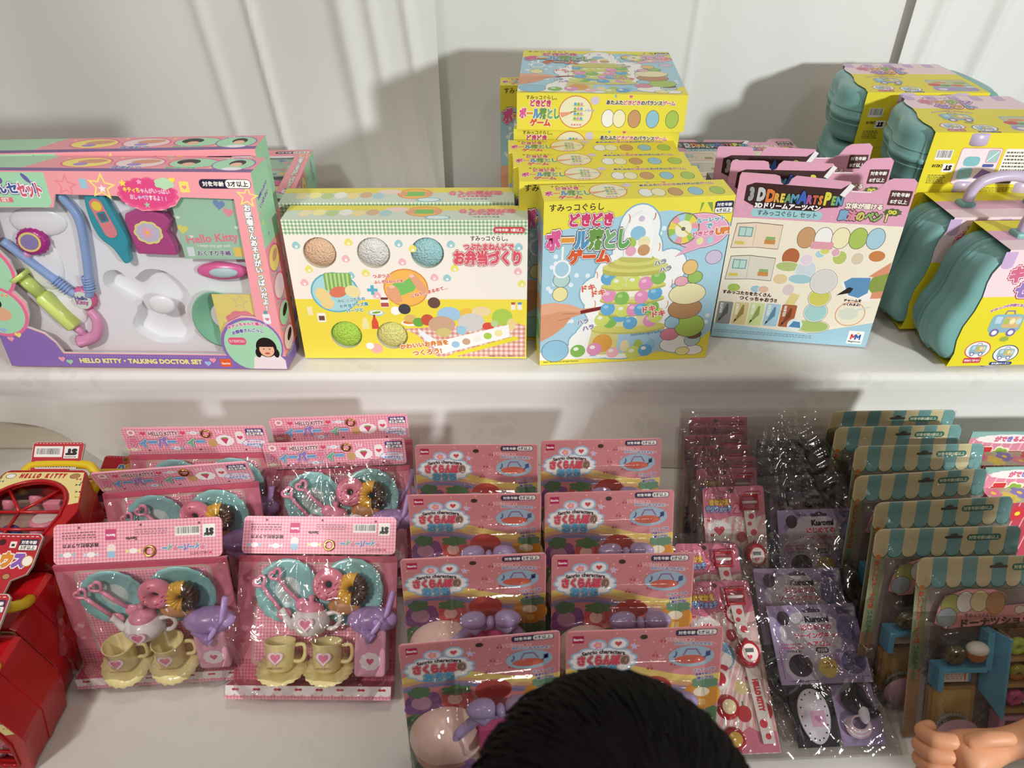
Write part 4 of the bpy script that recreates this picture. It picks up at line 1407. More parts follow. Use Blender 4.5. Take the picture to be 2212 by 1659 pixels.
# ------------------------------------------------------------------ 3D pen pack with hanging header
def make_pen():
    W, H, D = .248, .281, .042
    root = empty('drawing_pen_kit', None, 'toy box', 'drawing pen kits with pink hang headers')
    m = MB()
    top = [(0, 27.3), (.2, 27.8), (5.0, 27.7), (5.7, 27.5), (6.0, 26.6), (6.5, 26.2), (7.1, 26.4), (7.4, 27.2), (8.0, 27.7), (15.7, 27.2), (16.1, 26.6), (16.2, 25.9), (18.9, 25.9), (19.7, 26.3), (20.6, 27.6), (21.4, 28.0), (24.2, 28.1), (24.8, 27.6)]
    outline = [(x * .01 - W / 2, y * .01) for x, y in [(0, 0), (24.8, 0)] + top[::-1]]
    m.prism(outline, -D, -D + .0012, pr('d8b8bc'))
    m.build('hang_card', root)
    c = MB()
    c.box(-W / 2 + .001, W / 2 - .001, -D + .0014, 0, 0, .222, pr('8d7d78'))
    c.build('carton', root)
    p = MB()
    a = Art(p, (-W / 2, -D, 0), (1, 0, 0), (0, 0, 1))
    a.poly([(0, 0), (24.8, 0), (24.8, 21)] + [(0, 21)], 'eee3cc')
    a.poly([(0, 0), (24.8, 0), (24.8, 4.6), (15, 1.8), (0, 2.6)], 'a3c9d6')
    a.poly([(0, 20.9), (24.8, 20.9)] + top[::-1], 'dd9fb4')
    rd = random.Random(2)
    for _ in range(150):
        x, y = rd.uniform(.3, 24.5), rd.uniform(21.1, 26.0)
        a.ell(x, y, .06, .06, 'efc9d3', n=6)
    # big title
    a.poly([(1.2, 25.9), (2.4, 26.4), (14.6, 26.1), (15.8, 27.0), (16.3, 26.6), (15.0, 24.9), (14.9, 23.3), (12.8, 23.1), (11.2, 22.2), (3.4, 22.6), (2.4, 23.0), (1.2, 23.6)], '3f2320')
    a.chars('3D', ['9c9a98', 'c4c2be'], 2.85, 24.75, 2.9, 2.3, bold=.09, out=((.16, '1f1412'),))
    x = 4.5
    for ch, col, w, h in (('D', 'dd7b3f', 1.35, 2.3), ('R', 'd9a44a', .95, 1.6), ('E', 'dcc552', .9, 1.6), ('A', '6f9a6a', 1.0, 1.6), ('M', '5f98b0', 1.15, 1.6), ('A', '3f62b4', 1.4, 2.3), ('R', 'a55f90', .95, 1.6), ('T', 'c65f4a', .9, 1.6), ('S', 'd98a3f', .9, 1.6), ('P', 'd9d04a', 1.3, 2.3), ('E', '84b25a', .9, 1.6), ('N', '5f98b0', 1.0, 1.6)):
        a.chars(ch, [col], x + w / 2 - .25, 24.35 + (h - 1.6) * .36, w * 1.25, h, bold=.07, out=((.13, '1f1412'),))
        x += w * .86
    a.poly([(14.6, 25.2), (15.7, 27.0), (16.4, 26.6), (15.3, 24.9)], 'ece8e4')
    a.text('3Dドリームアーツペン', 7.6, 23.05, 9.4, 'f4efec', bold=.06, out=((.14, '3f2320'),))
    a.rr(2.6, 21.2, 12.9, 22.5, .6, '9fcacd')
    a.text('すみっコぐらし セット', 7.8, 21.85, 8.6, '4a4a4a', h=.8)
    age_badge(a, 23.0, 25.2, 2.9, 2.1, '54302d', None, '対象年齢', '8才以上', True, .15)
    a.cloud(22.6, 23.0, 1.1, .5, '55603a', 9, .25)
    a.text('DO', 22.6, 23.0, 1.1, 'd9d04a', bold=.1)
    a.text('立体が描ける', 18.4, 23.7, 5.2, 'f2e7cf', bold=.07, out=((.15, '55302c'),))
    a.chars('魔法のペン!', ['7fa6c4', 'd78a9c', 'c9bf6a', '8fae6a', '8fae6a', 'd9cf8a'], 18.9, 22.2, 7.4, 1.5, bold=.07, out=((.15, '55302c'),))
    # two paper rooms
    for y0, wall in ((16.0, 'ead3b8'), (10.6, 'd8d2c0')):
        q = [(.6, y0), (.9, y0 + 3.9), (3.6, y0 + 4.2), (7.6, y0 + 4.0), (7.6, y0 + .2), (4.2, y0 + .3)]
        a.poly([(x * 1.02 - .1, y0 + 2 + (y - y0 - 2) * 1.05) for x, y in q], '6a4a40')
        a.poly(q, wall)
        a.line([(3.8, y0 + .4), (3.7, y0 + 4.1)], .06, 'b49a86')
        a.rect(1.3, y0 + 1.9, 3.4, y0 + 3.5, '6a9a92')
        a.rect(1.45, y0 + 2.05, 2.3, y0 + 3.35, 'b9d3c8')
        a.rect(2.4, y0 + 2.05, 3.25, y0 + 3.35, 'b9d3c8')
        a.rect(5.4, y0 + .9, 7.0, y0 + 1.6, 'c98a4e')
        a.rect(5.5, y0 + 1.6, 6.9, y0 + 2.1, '8fae6a')
        a.rect(1.0, y0 + .6, 2.4, y0 + 1.1, 'd9c05c')
    # plain pen blobs (drawn sweets and charms)
    for x, y, rx, ry, c in ((9.8, 15.0, 1.3, 1.5, 'b5683f'), (9.7, 13.4, 1.8, .8, 'b3c07a'), (12.5, 12.9, 1.5, 1.7, 'cdd5d8'), (12.2, 14.7, .9, .9, 'e4d0d8'), (12.0, 11.4, 1.8, .8, '9fc6cc'), (14.0, 15.8, .7, .6, 'a9d0cc'), (14.6, 16.3, .7, .5, 'd5d070'), (17.0, 15.4, 1.0, 1.1, 'b9c46a'), (16.2, 16.2, .6, .6, 'e0a9b8'),
                            (19.6, 15.4, .9, 1.0, 'd8c6a8'), (22.3, 16.0, 1.2, .9, 'c98048'), (2.2, 9.2, 1.0, .7, 'a9bf5c'), (5.6, 9.2, .8, .6, '9fc6cc'), (6.8, 9.2, .8, .6, 'dfb8a0'), (9.0, 11.2, 1.1, .9, 'dfc796'), (10.6, 9.4, .9, 1.0, 'd9c6c0')):
        a.ell(x, y, rx + .08, ry + .08, 'f4eee4')
        a.ell(x, y, rx, ry, c)
    a.poly([(10.2, 5.4), (11.6, 5.2), (12.6, 8.6), (11.2, 9.0)], 'dccb8a')
    a.poly([(10.2, 5.4), (11.6, 5.2), (11.8, 6.0), (10.4, 6.2)], 'c9803f')
    for y, rx, ry, c in ((3.2, 2.6, 1.1, 'a9bd6c'), (5.8, 1.7, 1.7, 'a3ccc8'), (8.4, 1.6, 1.5, 'cdc862'), (11.2, 1.9, 2.0, 'd6d2cc')):
        a.ell(15.6, y, rx + .16, ry + .16, '6a4a44')
        a.ell(15.6, y, rx + .1, ry + .1, 'f4eee4')
        a.ell(15.6, y, rx, ry, c)
    # row of five plain balls where a frieze stands
    for i, c in enumerate(('c99a6c', 'f0ece4', 'ece2b8', 'a9bf5c', 'a6c8d4')):
        a.ell(11.4 + i * 2.5, 18.3 + i * .12, 1.35, 1.75, '6a5548')
        a.ell(11.4 + i * 2.5, 18.3 + i * .12, 1.27, 1.67, c)
    a.rr(12.3, 16.6, 15.6, 17.8, .3, 'df9fa6')
    # hand with the blue pen
    a.poly([(18.2, 11.2), (19.6, 12.2), (22.8, 12.6), (24.6, 15.0), (24.8, 15.2), (24.8, 9.0), (22.0, 8.2), (19.6, 9.0)], 'f2ece2')
    a.poly([(22.0, 12.6), (24.7, 15.2), (24.8, 12.8), (23.2, 12.4)], 'd98f6c')
    a.poly([(22.6, 12.4), (24.8, 13.4), (24.8, 10.2), (23.2, 9.8), (22.2, 10.8)], '8a9a48')
    a.poly([(23.2, 9.9), (24.8, 10.3), (24.8, 9.0), (23.2, 8.8)], 'd98f6c')
    a.poly([(18.6, 11.4), (19.6, 12.2), (22.4, 12.4), (22.6, 9.8), (21.4, 8.8), (19.8, 9.2)], '5f8fb8')
    a.poly([(18.0, 9.0), (19.6, 10.6), (20.3, 10.4), (20.0, 9.6)], '2a2524')
    a.text('すみっコたちをたくさん', 4.4, 8.3, 7.6, '5a302c', bold=.06, rot=-1)
    a.text('つくっちゃおう!!', 6.3, 7.4, 5.8, '5a302c', bold=.06, rot=-1)
    for i, (nm, bg, dk) in enumerate((('WHITE', '8f8d8a', '5f5c5a'), ('IVORY', 'd8c790', '9a8448'), ('PASTEL GREEN', 'cfdc9a', '8fa05a'), ('PASTEL BLUE', 'a9c8d6', '5f88a0'), ('PASTEL BROWN', 'a85f38', '7a3f24'))):
        x = .3 + i * 2.5
        a.rr(x, 2.5 + i * .05, x + 2.3, 6.6 + i * .05, .25, bg)
        a.poly([(x + .5, 3.2), (x + .8, 3.4), (x + 1.7, 4.6), (x + 1.6, 6.2), (x + 1.3, 6.2), (x + .9, 4.8)], dk)
        a.poly([(x + .35, 2.8), (x + .8, 3.4), (x + .5, 3.6)], '221d1c')
        a.text(nm, x + .55, 5.4 + i * .05, 1.9, 'eeeae0' if i in (0, 4) else 'f6f2e2', bold=.05, rot=90, h=.42)
    a.ell(14.0 - 1.1, 3.2, 1.2, 1.2, 'dfe6e4')
    a.poly([(12.0, 2.8), (12.6, 3.9), (13.6, 3.8), (13.9, 2.7)], '4f86ac')
    a.ell(20.9, 5.9, 2.3, 2.2, 'd99a6a')
    a.ell(20.9, 5.9, 2.15, 2.05, 'ece2c8')
    a.cloud(20.6, 5.9, 1.4, 1.0, 'd5d8c4', 8, .15)
    a.line([(21.6, 6.6), (23.6, 7.4)], .3, 'cfd5d2')
    a.text('チャームを', 20.7, 8.3, 2.6, '5a302c', bold=.07, out=((.15, 'f4eee4'),), rot=2)
    a.text('つくれるよ!', 20.7, 7.6, 2.6, '5a302c', bold=.07, out=((.15, 'f4eee4'),), rot=2)
    a.rect(21.6, .5, 24.0, 2.9, 'f4f1ec')
    for x0, c in ((22.0, 'cf3a34'), (22.7, '2f5fae')):
        a.poly([(x0, 1.3), (x0, 2.3), (x0 + .25, 2.3), (x0 + .45, 1.9), (x0 + .65, 2.3), (x0 + .9, 2.3), (x0 + .9, 1.3), (x0 + .65, 1.3), (x0 + .65, 1.8), (x0 + .45, 1.5), (x0 + .25, 1.8), (x0 + .25, 1.3)], c)
    a.ell(23.1, 2.5, .15, .15, 'e2b83c')
    a.text('MegaHouse', 22.8, .9, 1.9, '2a2624', bold=.03)
    a.bars(.4, .8, 16, 1.5, 2, '7f9098', 3)
    a.rr(16.0, 25.75, 18.9, 25.88, .05, 'f2efe8')
    p.build('front_print', root)
    return root


# ------------------------------------------------------------------ teal suitcase with printed sleeve
def make_case():
    T, H = .096, .195
    root = empty('bus_suitcase', None, 'toy suitcase', 'teal toy suitcases in yellow sleeves')
    tl = plastic('suitcase_teal', '79aaa4', .34)
    ctl = [(-.088, .004), (-.116, .010), (-.133, .030), (-.139, .055), (-.135, .080), (-.126, .101), (-.121, .121), (-.119, .142), (-.112, .166), (-.095, .186), (-.068, .194), (-.04, .195),
           (.09, .195), (.122, .186), (.138, .16), (.146, .11), (.149, .055), (.142, .018), (.118, .005)]
    out = spline([Vector(p) for p in ctl], 4, True)
    cx, cz = .005, .098

    def ring(k, y):
        return [(cx + (p.x - cx) * k, y, cz + (p.y - cz) * (1 - (1 - k) * 1.25)) for p in out]
    m = MB()
    prof = [(.86, 0), (.925, .002), (.962, .007), (.98, .016), (.99, .043), (1.0, .0435), (1.012, .045), (1.012, .0505), (1.0, .052), (.99, .0525), (.98, .080), (.962, .089), (.925, .094), (.86, .096)]
    m.loft([ring(k, -y) for k, y in prof], tl, True)
    body = m.build('shell', root)
    # ribs that follow the outline on the shell
    for nm, y in (('front_rib', -.062), ('rear_rib', -.036)):
        b = MB()
        b.tube([(p[0], p[1], p[2]) for p in ring(.984, y)], .0016, tl, 6, True)
        b.build('rib', body)
    hn = plastic('handle_lilac', 'c4b4cb', .3)
    b = MB()
    b.tube([(p.x, 0, p.y - .180) for p in spline([Vector(q) for q in [(-.052, .178), (-.05, .198), (-.034, .213), (0, .219), (.034, .213), (.05, .198), (.052, .178)]], 5)], .0085, hn, 12)
    hd = b.build('handle', root)
    hd.location = (.012, -.05, .207)
    for sx in (-1, 1):
        b = MB()
        b.box(sx * .055 + .001, sx * .055 + .025, -.062, -.038, .192, .2065, tl)
        b.build('handle_bracket', root, .004)
    # sleeve
    s = MB()
    wave = [(-.107, .0), (-.105, .012), (-.103, .024), (-.107, .048), (-.106, .072), (-.098, .099), (-.095, .123), (-.097, .147), (-.095, .162), (-.086, .181), (-.083, .199)]
    wr = [(.112 + (x + .107) * -.3, z) for x, z in wave]
    yf, yb, zt = -T - .002, .002, .199
    yellow = pr('e6d62e')
    pinkw = pr('ecd3d6')

    def strip(pl, prr, f, m0):
        for (a0, b0), (a1, b1) in zip(zip(pl, prr), zip(pl[1:], prr[1:])):
            s.face([f(*a0), f(*b0), f(*b1), f(*a1)], m0)
    i0 = 6
    fy = lambda x, z: (x, yf, max(z, -.0))
    strip(wave[:i0 + 1], wr[:i0 + 1], fy, yellow)
    strip(wave[i0:], wr[i0:], fy, pinkw)
    ky = lambda x, z: (x, yb, z)
    strip(wave[::-1], wr[::-1], ky, yellow)
    # top with a handle slot, bottom
    for y0, y1, c in ((yf, -.066, 'ecd3d6'), (-.066, -.034, 'dfa9c2'), (-.034, yb, 'e6d62e')):
        s.face([(-.083, y0, zt), (.104, y0, zt), (.104, y1, zt), (-.083, y1, zt)], pr(c))
    s.face([(-.107, yf, -.0002), (-.107, yb, -.0002), (.112, yb, -.0002), (.112, yf, -.0002)], yellow)
    s.build('printed_sleeve', root)
    p = MB()
    a = Art(p, (-.1, yf, 0), (1, 0, 0), (0, 0, 1), 6)
    # front art, cm from the sleeve's lower left corner
    for i in range(5):
        a.rect(1.2 + i * 3.9, 17.4, 3.0 + i * 3.9, 19.6, 'c9a9cc')
        a.ell(2.1 + i * 3.9, 17.4, .9, .5, 'c9a9cc', n=14)
    a.text('すみっコぐらし', 7.4, 18.2, 6.4, '4a4048', h=.6)
    a.chars('キッチン', ['d06a86', 'd0963f', '8fae4a', '9a7ab8'], 7.6, 16.0, 9.0, 2.5, bold=.09, out=((.2, 'c23f4e'), (.14, 'f4eef0')))
    a.chars('セット', ['9a7ab8', 'd0963f', '6f9ac0'], 8.4, 13.4, 7.0, 2.4, bold=.09, out=((.2, 'c23f4e'), (.14, 'f4eef0')))
    a.text('すみっコの仲間とおままごと!', 6.0, 10.9, 6.8, 'b46a9a', bold=.07, out=((.16, 'f4eef0'),), arc=1.1)
    def bus(cx, cy, k):
        a.line([(cx - .8 * k, cy + 1.7 * k), (cx - .6 * k, cy + 2.4 * k), (cx + .6 * k, cy + 2.4 * k), (cx + .8 * k, cy + 1.7 * k)], .25 * k, '8a7ab0')
        a.rr(cx - 2.6 * k, cy - 1.6 * k, cx + 2.6 * k, cy + 1.8 * k, .9 * k, '8fb3bb')
        a.rr(cx - 1.9 * k, cy + .1 * k, cx - .9 * k, cy + 1.4 * k, .2 * k, 'b9d3e0')
        a.rr(cx - .6 * k, cy - .7 * k, cx + 2.3 * k, cy + 1.3 * k, .4 * k, 'd8b27a')
        for j, c in enumerate(('a9bf5c', 'ece2a8', 'b9d8d0')):
            a.ell(cx - .1 * k + j * k, cy + .5 * k, .45 * k, .55 * k, c)
        for j in (-1.3, 1.4):
            a.ell(cx + j * k, cy - 1.6 * k, .75 * k, .75 * k, '7f6aa8')
            a.ell(cx + j * k, cy - 1.6 * k, .42 * k, .42 * k, 'f2f0ec')
    bus(5.8, 7.6, .95)
    for cx, cy, c in ((3.2, 3.0, 'c9404e'), (7.9, 2.2, '2f3f78')):
        a.ell(cx, cy, 2.0, 1.6, c)
        a.ell(cx, cy, 1.85, 1.45, 'efece4')
        bus(cx, cy, .5)
    a.rr(1.6, .55, 4.4, 1.5, .15, 'c9404e')
    a.text('車を転がして遊べるよ!', 3.0, 1.02, 2.4, 'f4eef0', bold=.04, h=.4)
    a.rr(6.0, .05, 9.6, .65, .25, '2f3f78')
    a.text('持ち運びらくらく!', 7.8, .35, 2.8, 'f4eef0', bold=.04)
    a.cloud(6.6, 4.9, .6, .4, '9ab04a', 7, .3)
    # photo of the kitchen set contents
    a.rr(12.6, 1.0, 20.0, 8.4, .8, '9fb9b0')
    a.rr(12.9, 4.6, 19.7, 8.1, .6, 'c6c39a')
    a.rr(12.2, 1.2, 20.2, 3.4, .8, 'a793c4')
    for x, y, rx, ry, c in ((13.4, 5.0, 1.2, .9, 'cf4f4a'), (15.2, 4.6, 1.0, .6, '6f9f4a'), (17.4, 4.6, 1.2, .7, 'd9703c'), (14.8, 6.4, 1.4, .6, 'd98f5a'), (18.4, 6.2, 1.2, .6, '8fae5a'), (13.8, 2.2, .8, .6, 'e4e0d8'), (17.0, 2.2, .9, .6, '8fb3bb'), (19.2, 3.6, .8, .4, 'e4e0d8')):
        a.ell(x, y, rx, ry, c)
    # underside print, turned up to the shopper on the lying cases
    b = Art(p, (-.1, yb, -.0004), (1, 0, 0), (0, -1, 0), 6)
    u = b
    u.barcode(.5, 5.6, 3.1, 7.2)
    u.text('C4210', 1.4, 4.6, 1.7, '1f1c1a', bold=.04, rot=180)
    u.rect(2.2, 3.6, 4.0, 5.0, 'f0ece4')
    u.text('ST', 3.1, 4.3, 1.0, '1f1c1a', bold=.1, rot=180)
    u.bars(.4, 1.6, 3.2, 3.2, 5, '6a6438', 5)
    u.rr(4.3, 1.6, 10.8, 7.6, .4, 'd98f8a')
    u.rr(4.4, 1.7, 10.7, 7.5, .35, 'efdfe0')
    u.rr(5.2, 4.6, 7.8, 6.2, .7, '7fbcc0')
    u.rr(4.9, 2.4, 7.2, 4.4, .6, '8fc4c8')
    u.poly([(7.6, 2.6), (9.6, 2.4), (10.4, 3.6), (8.6, 4.2)], '8a6fa8')
    u.rr(8.6, 5.2, 10.5, 7.3, .3, 'd98fa0')
    u.rr(8.7, 5.3, 10.4, 7.2, .3, '9fc8c4')
    u.line([(8.8, 5.4), (10.3, 7.1)], .14, 'f2eeea')
    u.rr(8.4, 4.5, 10.2, 5.0, .2, '4a5aa0')
    u.rr(11.2, 1.7, 20.2, 7.5, .4, 'efece0')
    u.bars(11.5, 3.2, 19.8, 7.2, 7, '5f5c50', 6)
    u.rect(11.2, 2.5, 20.2, 3.0, 'e0c23c')
    u.rr(11.4, 1.8, 14.0, 2.4, .2, '4a463c')
    u.bars(8, .4, 18, 1.2, 3, '6a6438', 9)
    p.build('sleeve_print', root)
    # lilac wheels that show through the sleeve's lower slots
    for x in (-.035, .062):
        for y in (-.0872, -.0088):
            b = MB()
            b.lathe([(.0, .010), (.020, .010), (.0222, .008), (.0222, -.008), (.020, -.010), (.0, -.010)], hn, Matrix.Translation((x, y, .0165)) @ Matrix.Rotation(R(90), 4, 'X'), 28)
            b.build('wheel', root)
    return root
# ------------------------------------------------------------------ lower table products
def ridge(x, z, seed, k=1.0):
    a = 1 - abs(noise.noise(Vector((x * 18 * k + z * 7, z * 11 * k - x * 5, seed)))) * 2.2
    b = 1 - abs(noise.noise(Vector((x * 37 * k - z * 20, z * 30 * k + x * 9, seed + 4.3)))) * 2.4
    return max(0, a) ** 3 + .45 * max(0, b) ** 3


def creased(segs):
    def f(x, z):
        d = 0
        for (x0, z0, x1, z1, w, am) in segs:
            dx, dz = x1 - x0, z1 - z0
            t = max(0, min(1, ((x - x0) * dx + (z - z0) * dz) / (dx * dx + dz * dz)))
            r_ = math.hypot(x - x0 - t * dx, z - z0 - t * dz)
            d += am * math.exp(-(r_ / w) ** 1.4)
        return d
    return f


def film(name, parent, w, h, x0, z0, depth, amp, seed, mt, nu=46, nv=46, k=1.0, edge=0.25):
    """crumpled clear film facing the shopper; depth(x, z) is how far it stands off the back plane"""
    m = MB()

    def f(u, v):
        x, z = x0 + w * u, z0 + h * v
        e = min(1, min(u, 1 - u) * 8, min(v, 1 - v) * 8)
        d = depth(x, z) + amp * ridge(x, z, seed, k) * (edge + (1 - edge) * e)
        jx = .002 * noise.noise(Vector((z * 25, seed, 0))) * (1 if u in (0, 1) else 0)
        return (x + jx, -d, z)
    m.sheet(f, nu, nv, mt)
    return m.build(name, parent)


GING = None


def heart_decal(mb, c, r, txt=None):
    a = Art(mb, c, (1, 0, 0), (0, 0, 1), 2)
    a.heart(0, .15, r * 1.12, 'e9a9b8')
    a.heart(0, .15, r, 'f4e4e4')
    a.heart(0, .15, r * .7, 'e07f9a')
    if txt:
        a.text(txt, 0, -r - .12, r * 2, 'a8584f', bold=.03)


def tea_front_header():
    m = MB()
    gm = gingham('pink_gingham', 'f3b9c2', 'ea9eac', 'dd8096', .0042)
    pts = [(x * .01 - .10, z * .01) for x, z in rr_pts(0, 0, 20, 4.8, .6)]
    m.prism(pts, -.0012, .0012, pr('e9a3af'))
    a = Art(m, (-.10, -.0012, 0), (1, 0, 0), (0, 0, 1))
    a.poly(rr_pts(0, 0, 20, 4.8, .6), gm)
    a.text('HELLO KITTY', 5.7, 3.75, 4.0, '7c3038', h=.72, out=((.14, 'f6eaea'),), bold=.03)
    a.heart(2.9, 3.8, .42, 'd84f68')
    a.heart(8.4, 3.8, .42, 'd84f68')
    a.chars('ティーパーティー', ['e07f98', '6f9fc8', '6f9fc8', '9a7ab8', '6f9fc8', 'e07f98', '74ae92', '6f9fc8'], 5.9, 2.25, 10.6, 1.7, bold=.1, out=((.2, '9a4a54'), (.14, 'f6f0ee')))
    a.ell(1.3, 4.0, .55, .5, 'f4e8e2')
    a.ell(1.3, 4.0, .3, .28, 'd98f8f')
    for x, y, c in ((9.9, 3.8, 'cfd8e4'), (.9, .9, 'efd89a'), (7.0, 1.0, 'a9c0dc'), (19.0, 1.0, 'a9c0dc')):
        a.poly([(x - .9, y + .3), (x - .4, y), (x - .9, y - .3)], c)
        a.poly([(x + .9, y + .3), (x + .4, y), (x + .9, y - .3)], c)
        a.ell(x, y, .5, .32, 'f4ece6')
        a.ell(x, y, .25, .2, c)
    # party flag, plate with a strawberry, plain biscuit
    a.poly([(12.6, 4.5), (14.4, 4.2), (13.6, 3.2)], 'e8899c')
    for k in range(3):
        a.poly([(12.9 + k * .45, 4.4 - k * .1), (13.1 + k * .45, 4.36 - k * .1), (13.4 + k * .2, 3.5), (13.3 + k * .2, 3.6)], 'f4e4e2')
    a.cloud(14.0, 2.3, 1.3, 1.05, 'd98fa0', 11, .1)
    a.cloud(14.0, 2.3, 1.2, .95, 'f4ece8', 11, .1)
    a.poly([(13.4, 2.7), (14.6, 2.7), (14.0, 1.6)], 'c9486a')
    a.rect(13.6, 2.65, 14.4, 2.9, '7fa25c')
    a.cloud(12.2, 1.9, .6, .7, 'c9a06c', 8, .1)
    a.rr(15.6, 1.6, 16.8, 3.9, .5, 'f1e6e2')
    a.heart(16.2, 2.8, .45, 'd8506a')
    age_badge(a, 18.4, 3.75, 2.3, 1.15, '4f3a78', 'f4eee8', '対象年齢', '3才以上', True, .2)
    a.cloud(18.0, 1.75, 1.6, .65, '8fb0d6', 9, .1)
    a.cloud(18.0, 1.75, 1.5, .56, 'f0e6ee', 9, .1)
    a.text('ポットから', 18.0, 2.0, 1.9, 'd07a98', bold=.05)
    a.text('お水がでる♪', 18.0, 1.5, 2.2, '5f86c0', bold=.05)
    for x, y in ((3.0, .7), (10.2, .7), (16.6, .5)):
        a.ell(x, y, .16, .16, '5f4038', n=10)
    return m


def tea_back_header():
    m = MB()
    gm = gingham('pink_gingham', 'f3b9c2', 'ea9eac', 'dd8096', .0042)
    pts = [(x * .01 - .10, z * .01) for x, z in rr_pts(0, 0, 20, 4.8, .6)]
    m.prism(pts, -.0012, .0012, pr('e9a3af'))
    a = Art(m, (-.10, -.0012, 0), (1, 0, 0), (0, 0, 1))
    a.poly(rr_pts(0, 0, 20, 4.8, .6), gm)
    a.barcode(14.4, 2.75, 17.4, 3.85)
    a.rect(17.7, 2.4, 19.2, 4.0, 'f2efe8')
    a.text('ST', 18.45, 3.1, .95, '1f1c1a', bold=.12, rot=180)
    a.bars(17.8, 2.5, 19.1, 2.75, 1, '6a6058', 3)
    a.rect(6.1, 2.65, 7.4, 3.95, 'c8386e')
    a.text('Sanrio', 6.75, 3.2, 1.05, 'f4e8ea', bold=.06, rot=180)
    a.text('Sanrio', 9.2, 2.7, 1.3, '3a2a2c', bold=.06, rot=180)
    a.bars(1.0, 2.9, 5.2, 3.9, 3, '8a5460', 4)
    a.text('株式会社ムラオカ', 3.2, 2.15, 4.2, '3a2a2c', bold=.05, rot=180)
    a.bars(9.6, 3.0, 13.6, 3.9, 3, 'a87480', 5)
    a.chars('ティーパーティー'[::1], ['e07f98', '6f9fc8', '6f9fc8', '9a7ab8', '6f9fc8', 'e07f98', '74ae92', '6f9fc8'], 15.4, 1.35, 5.2, .8, bold=.1, out=((.16, 'f6f0ee'),), rot=180)
    a.text('HELLO KITTY', 17.2, .55, 2.2, '8a3a44', bold=.04, rot=180)
    a.heart(18.6, .55, .22, 'd84f68', 180)
    for x, y, c in ((1.6, 1.1, '9fc0cc'), (4.4, 1.0, 'cfd8e4'), (9.4, 1.2, 'efd89a')):
        a.poly([(x - .9, y + .3), (x - .4, y), (x - .9, y - .3)], c)
        a.poly([(x + .9, y + .3), (x + .4, y), (x + .9, y - .3)], c)
        a.ell(x, y, .5, .32, 'f4ece6')
    a.ell(6.8, 1.6, .55, .55, 'f0dcd4')
    a.rr(6.3, .5, 7.3, 1.3, .3, '9fc0d8')
    for x, y in ((3.0, 4.3), (10.3, 4.3), (17.3, 4.2)):
        a.ell(x, y, .16, .16, '6f3f3a', n=10)
    return m


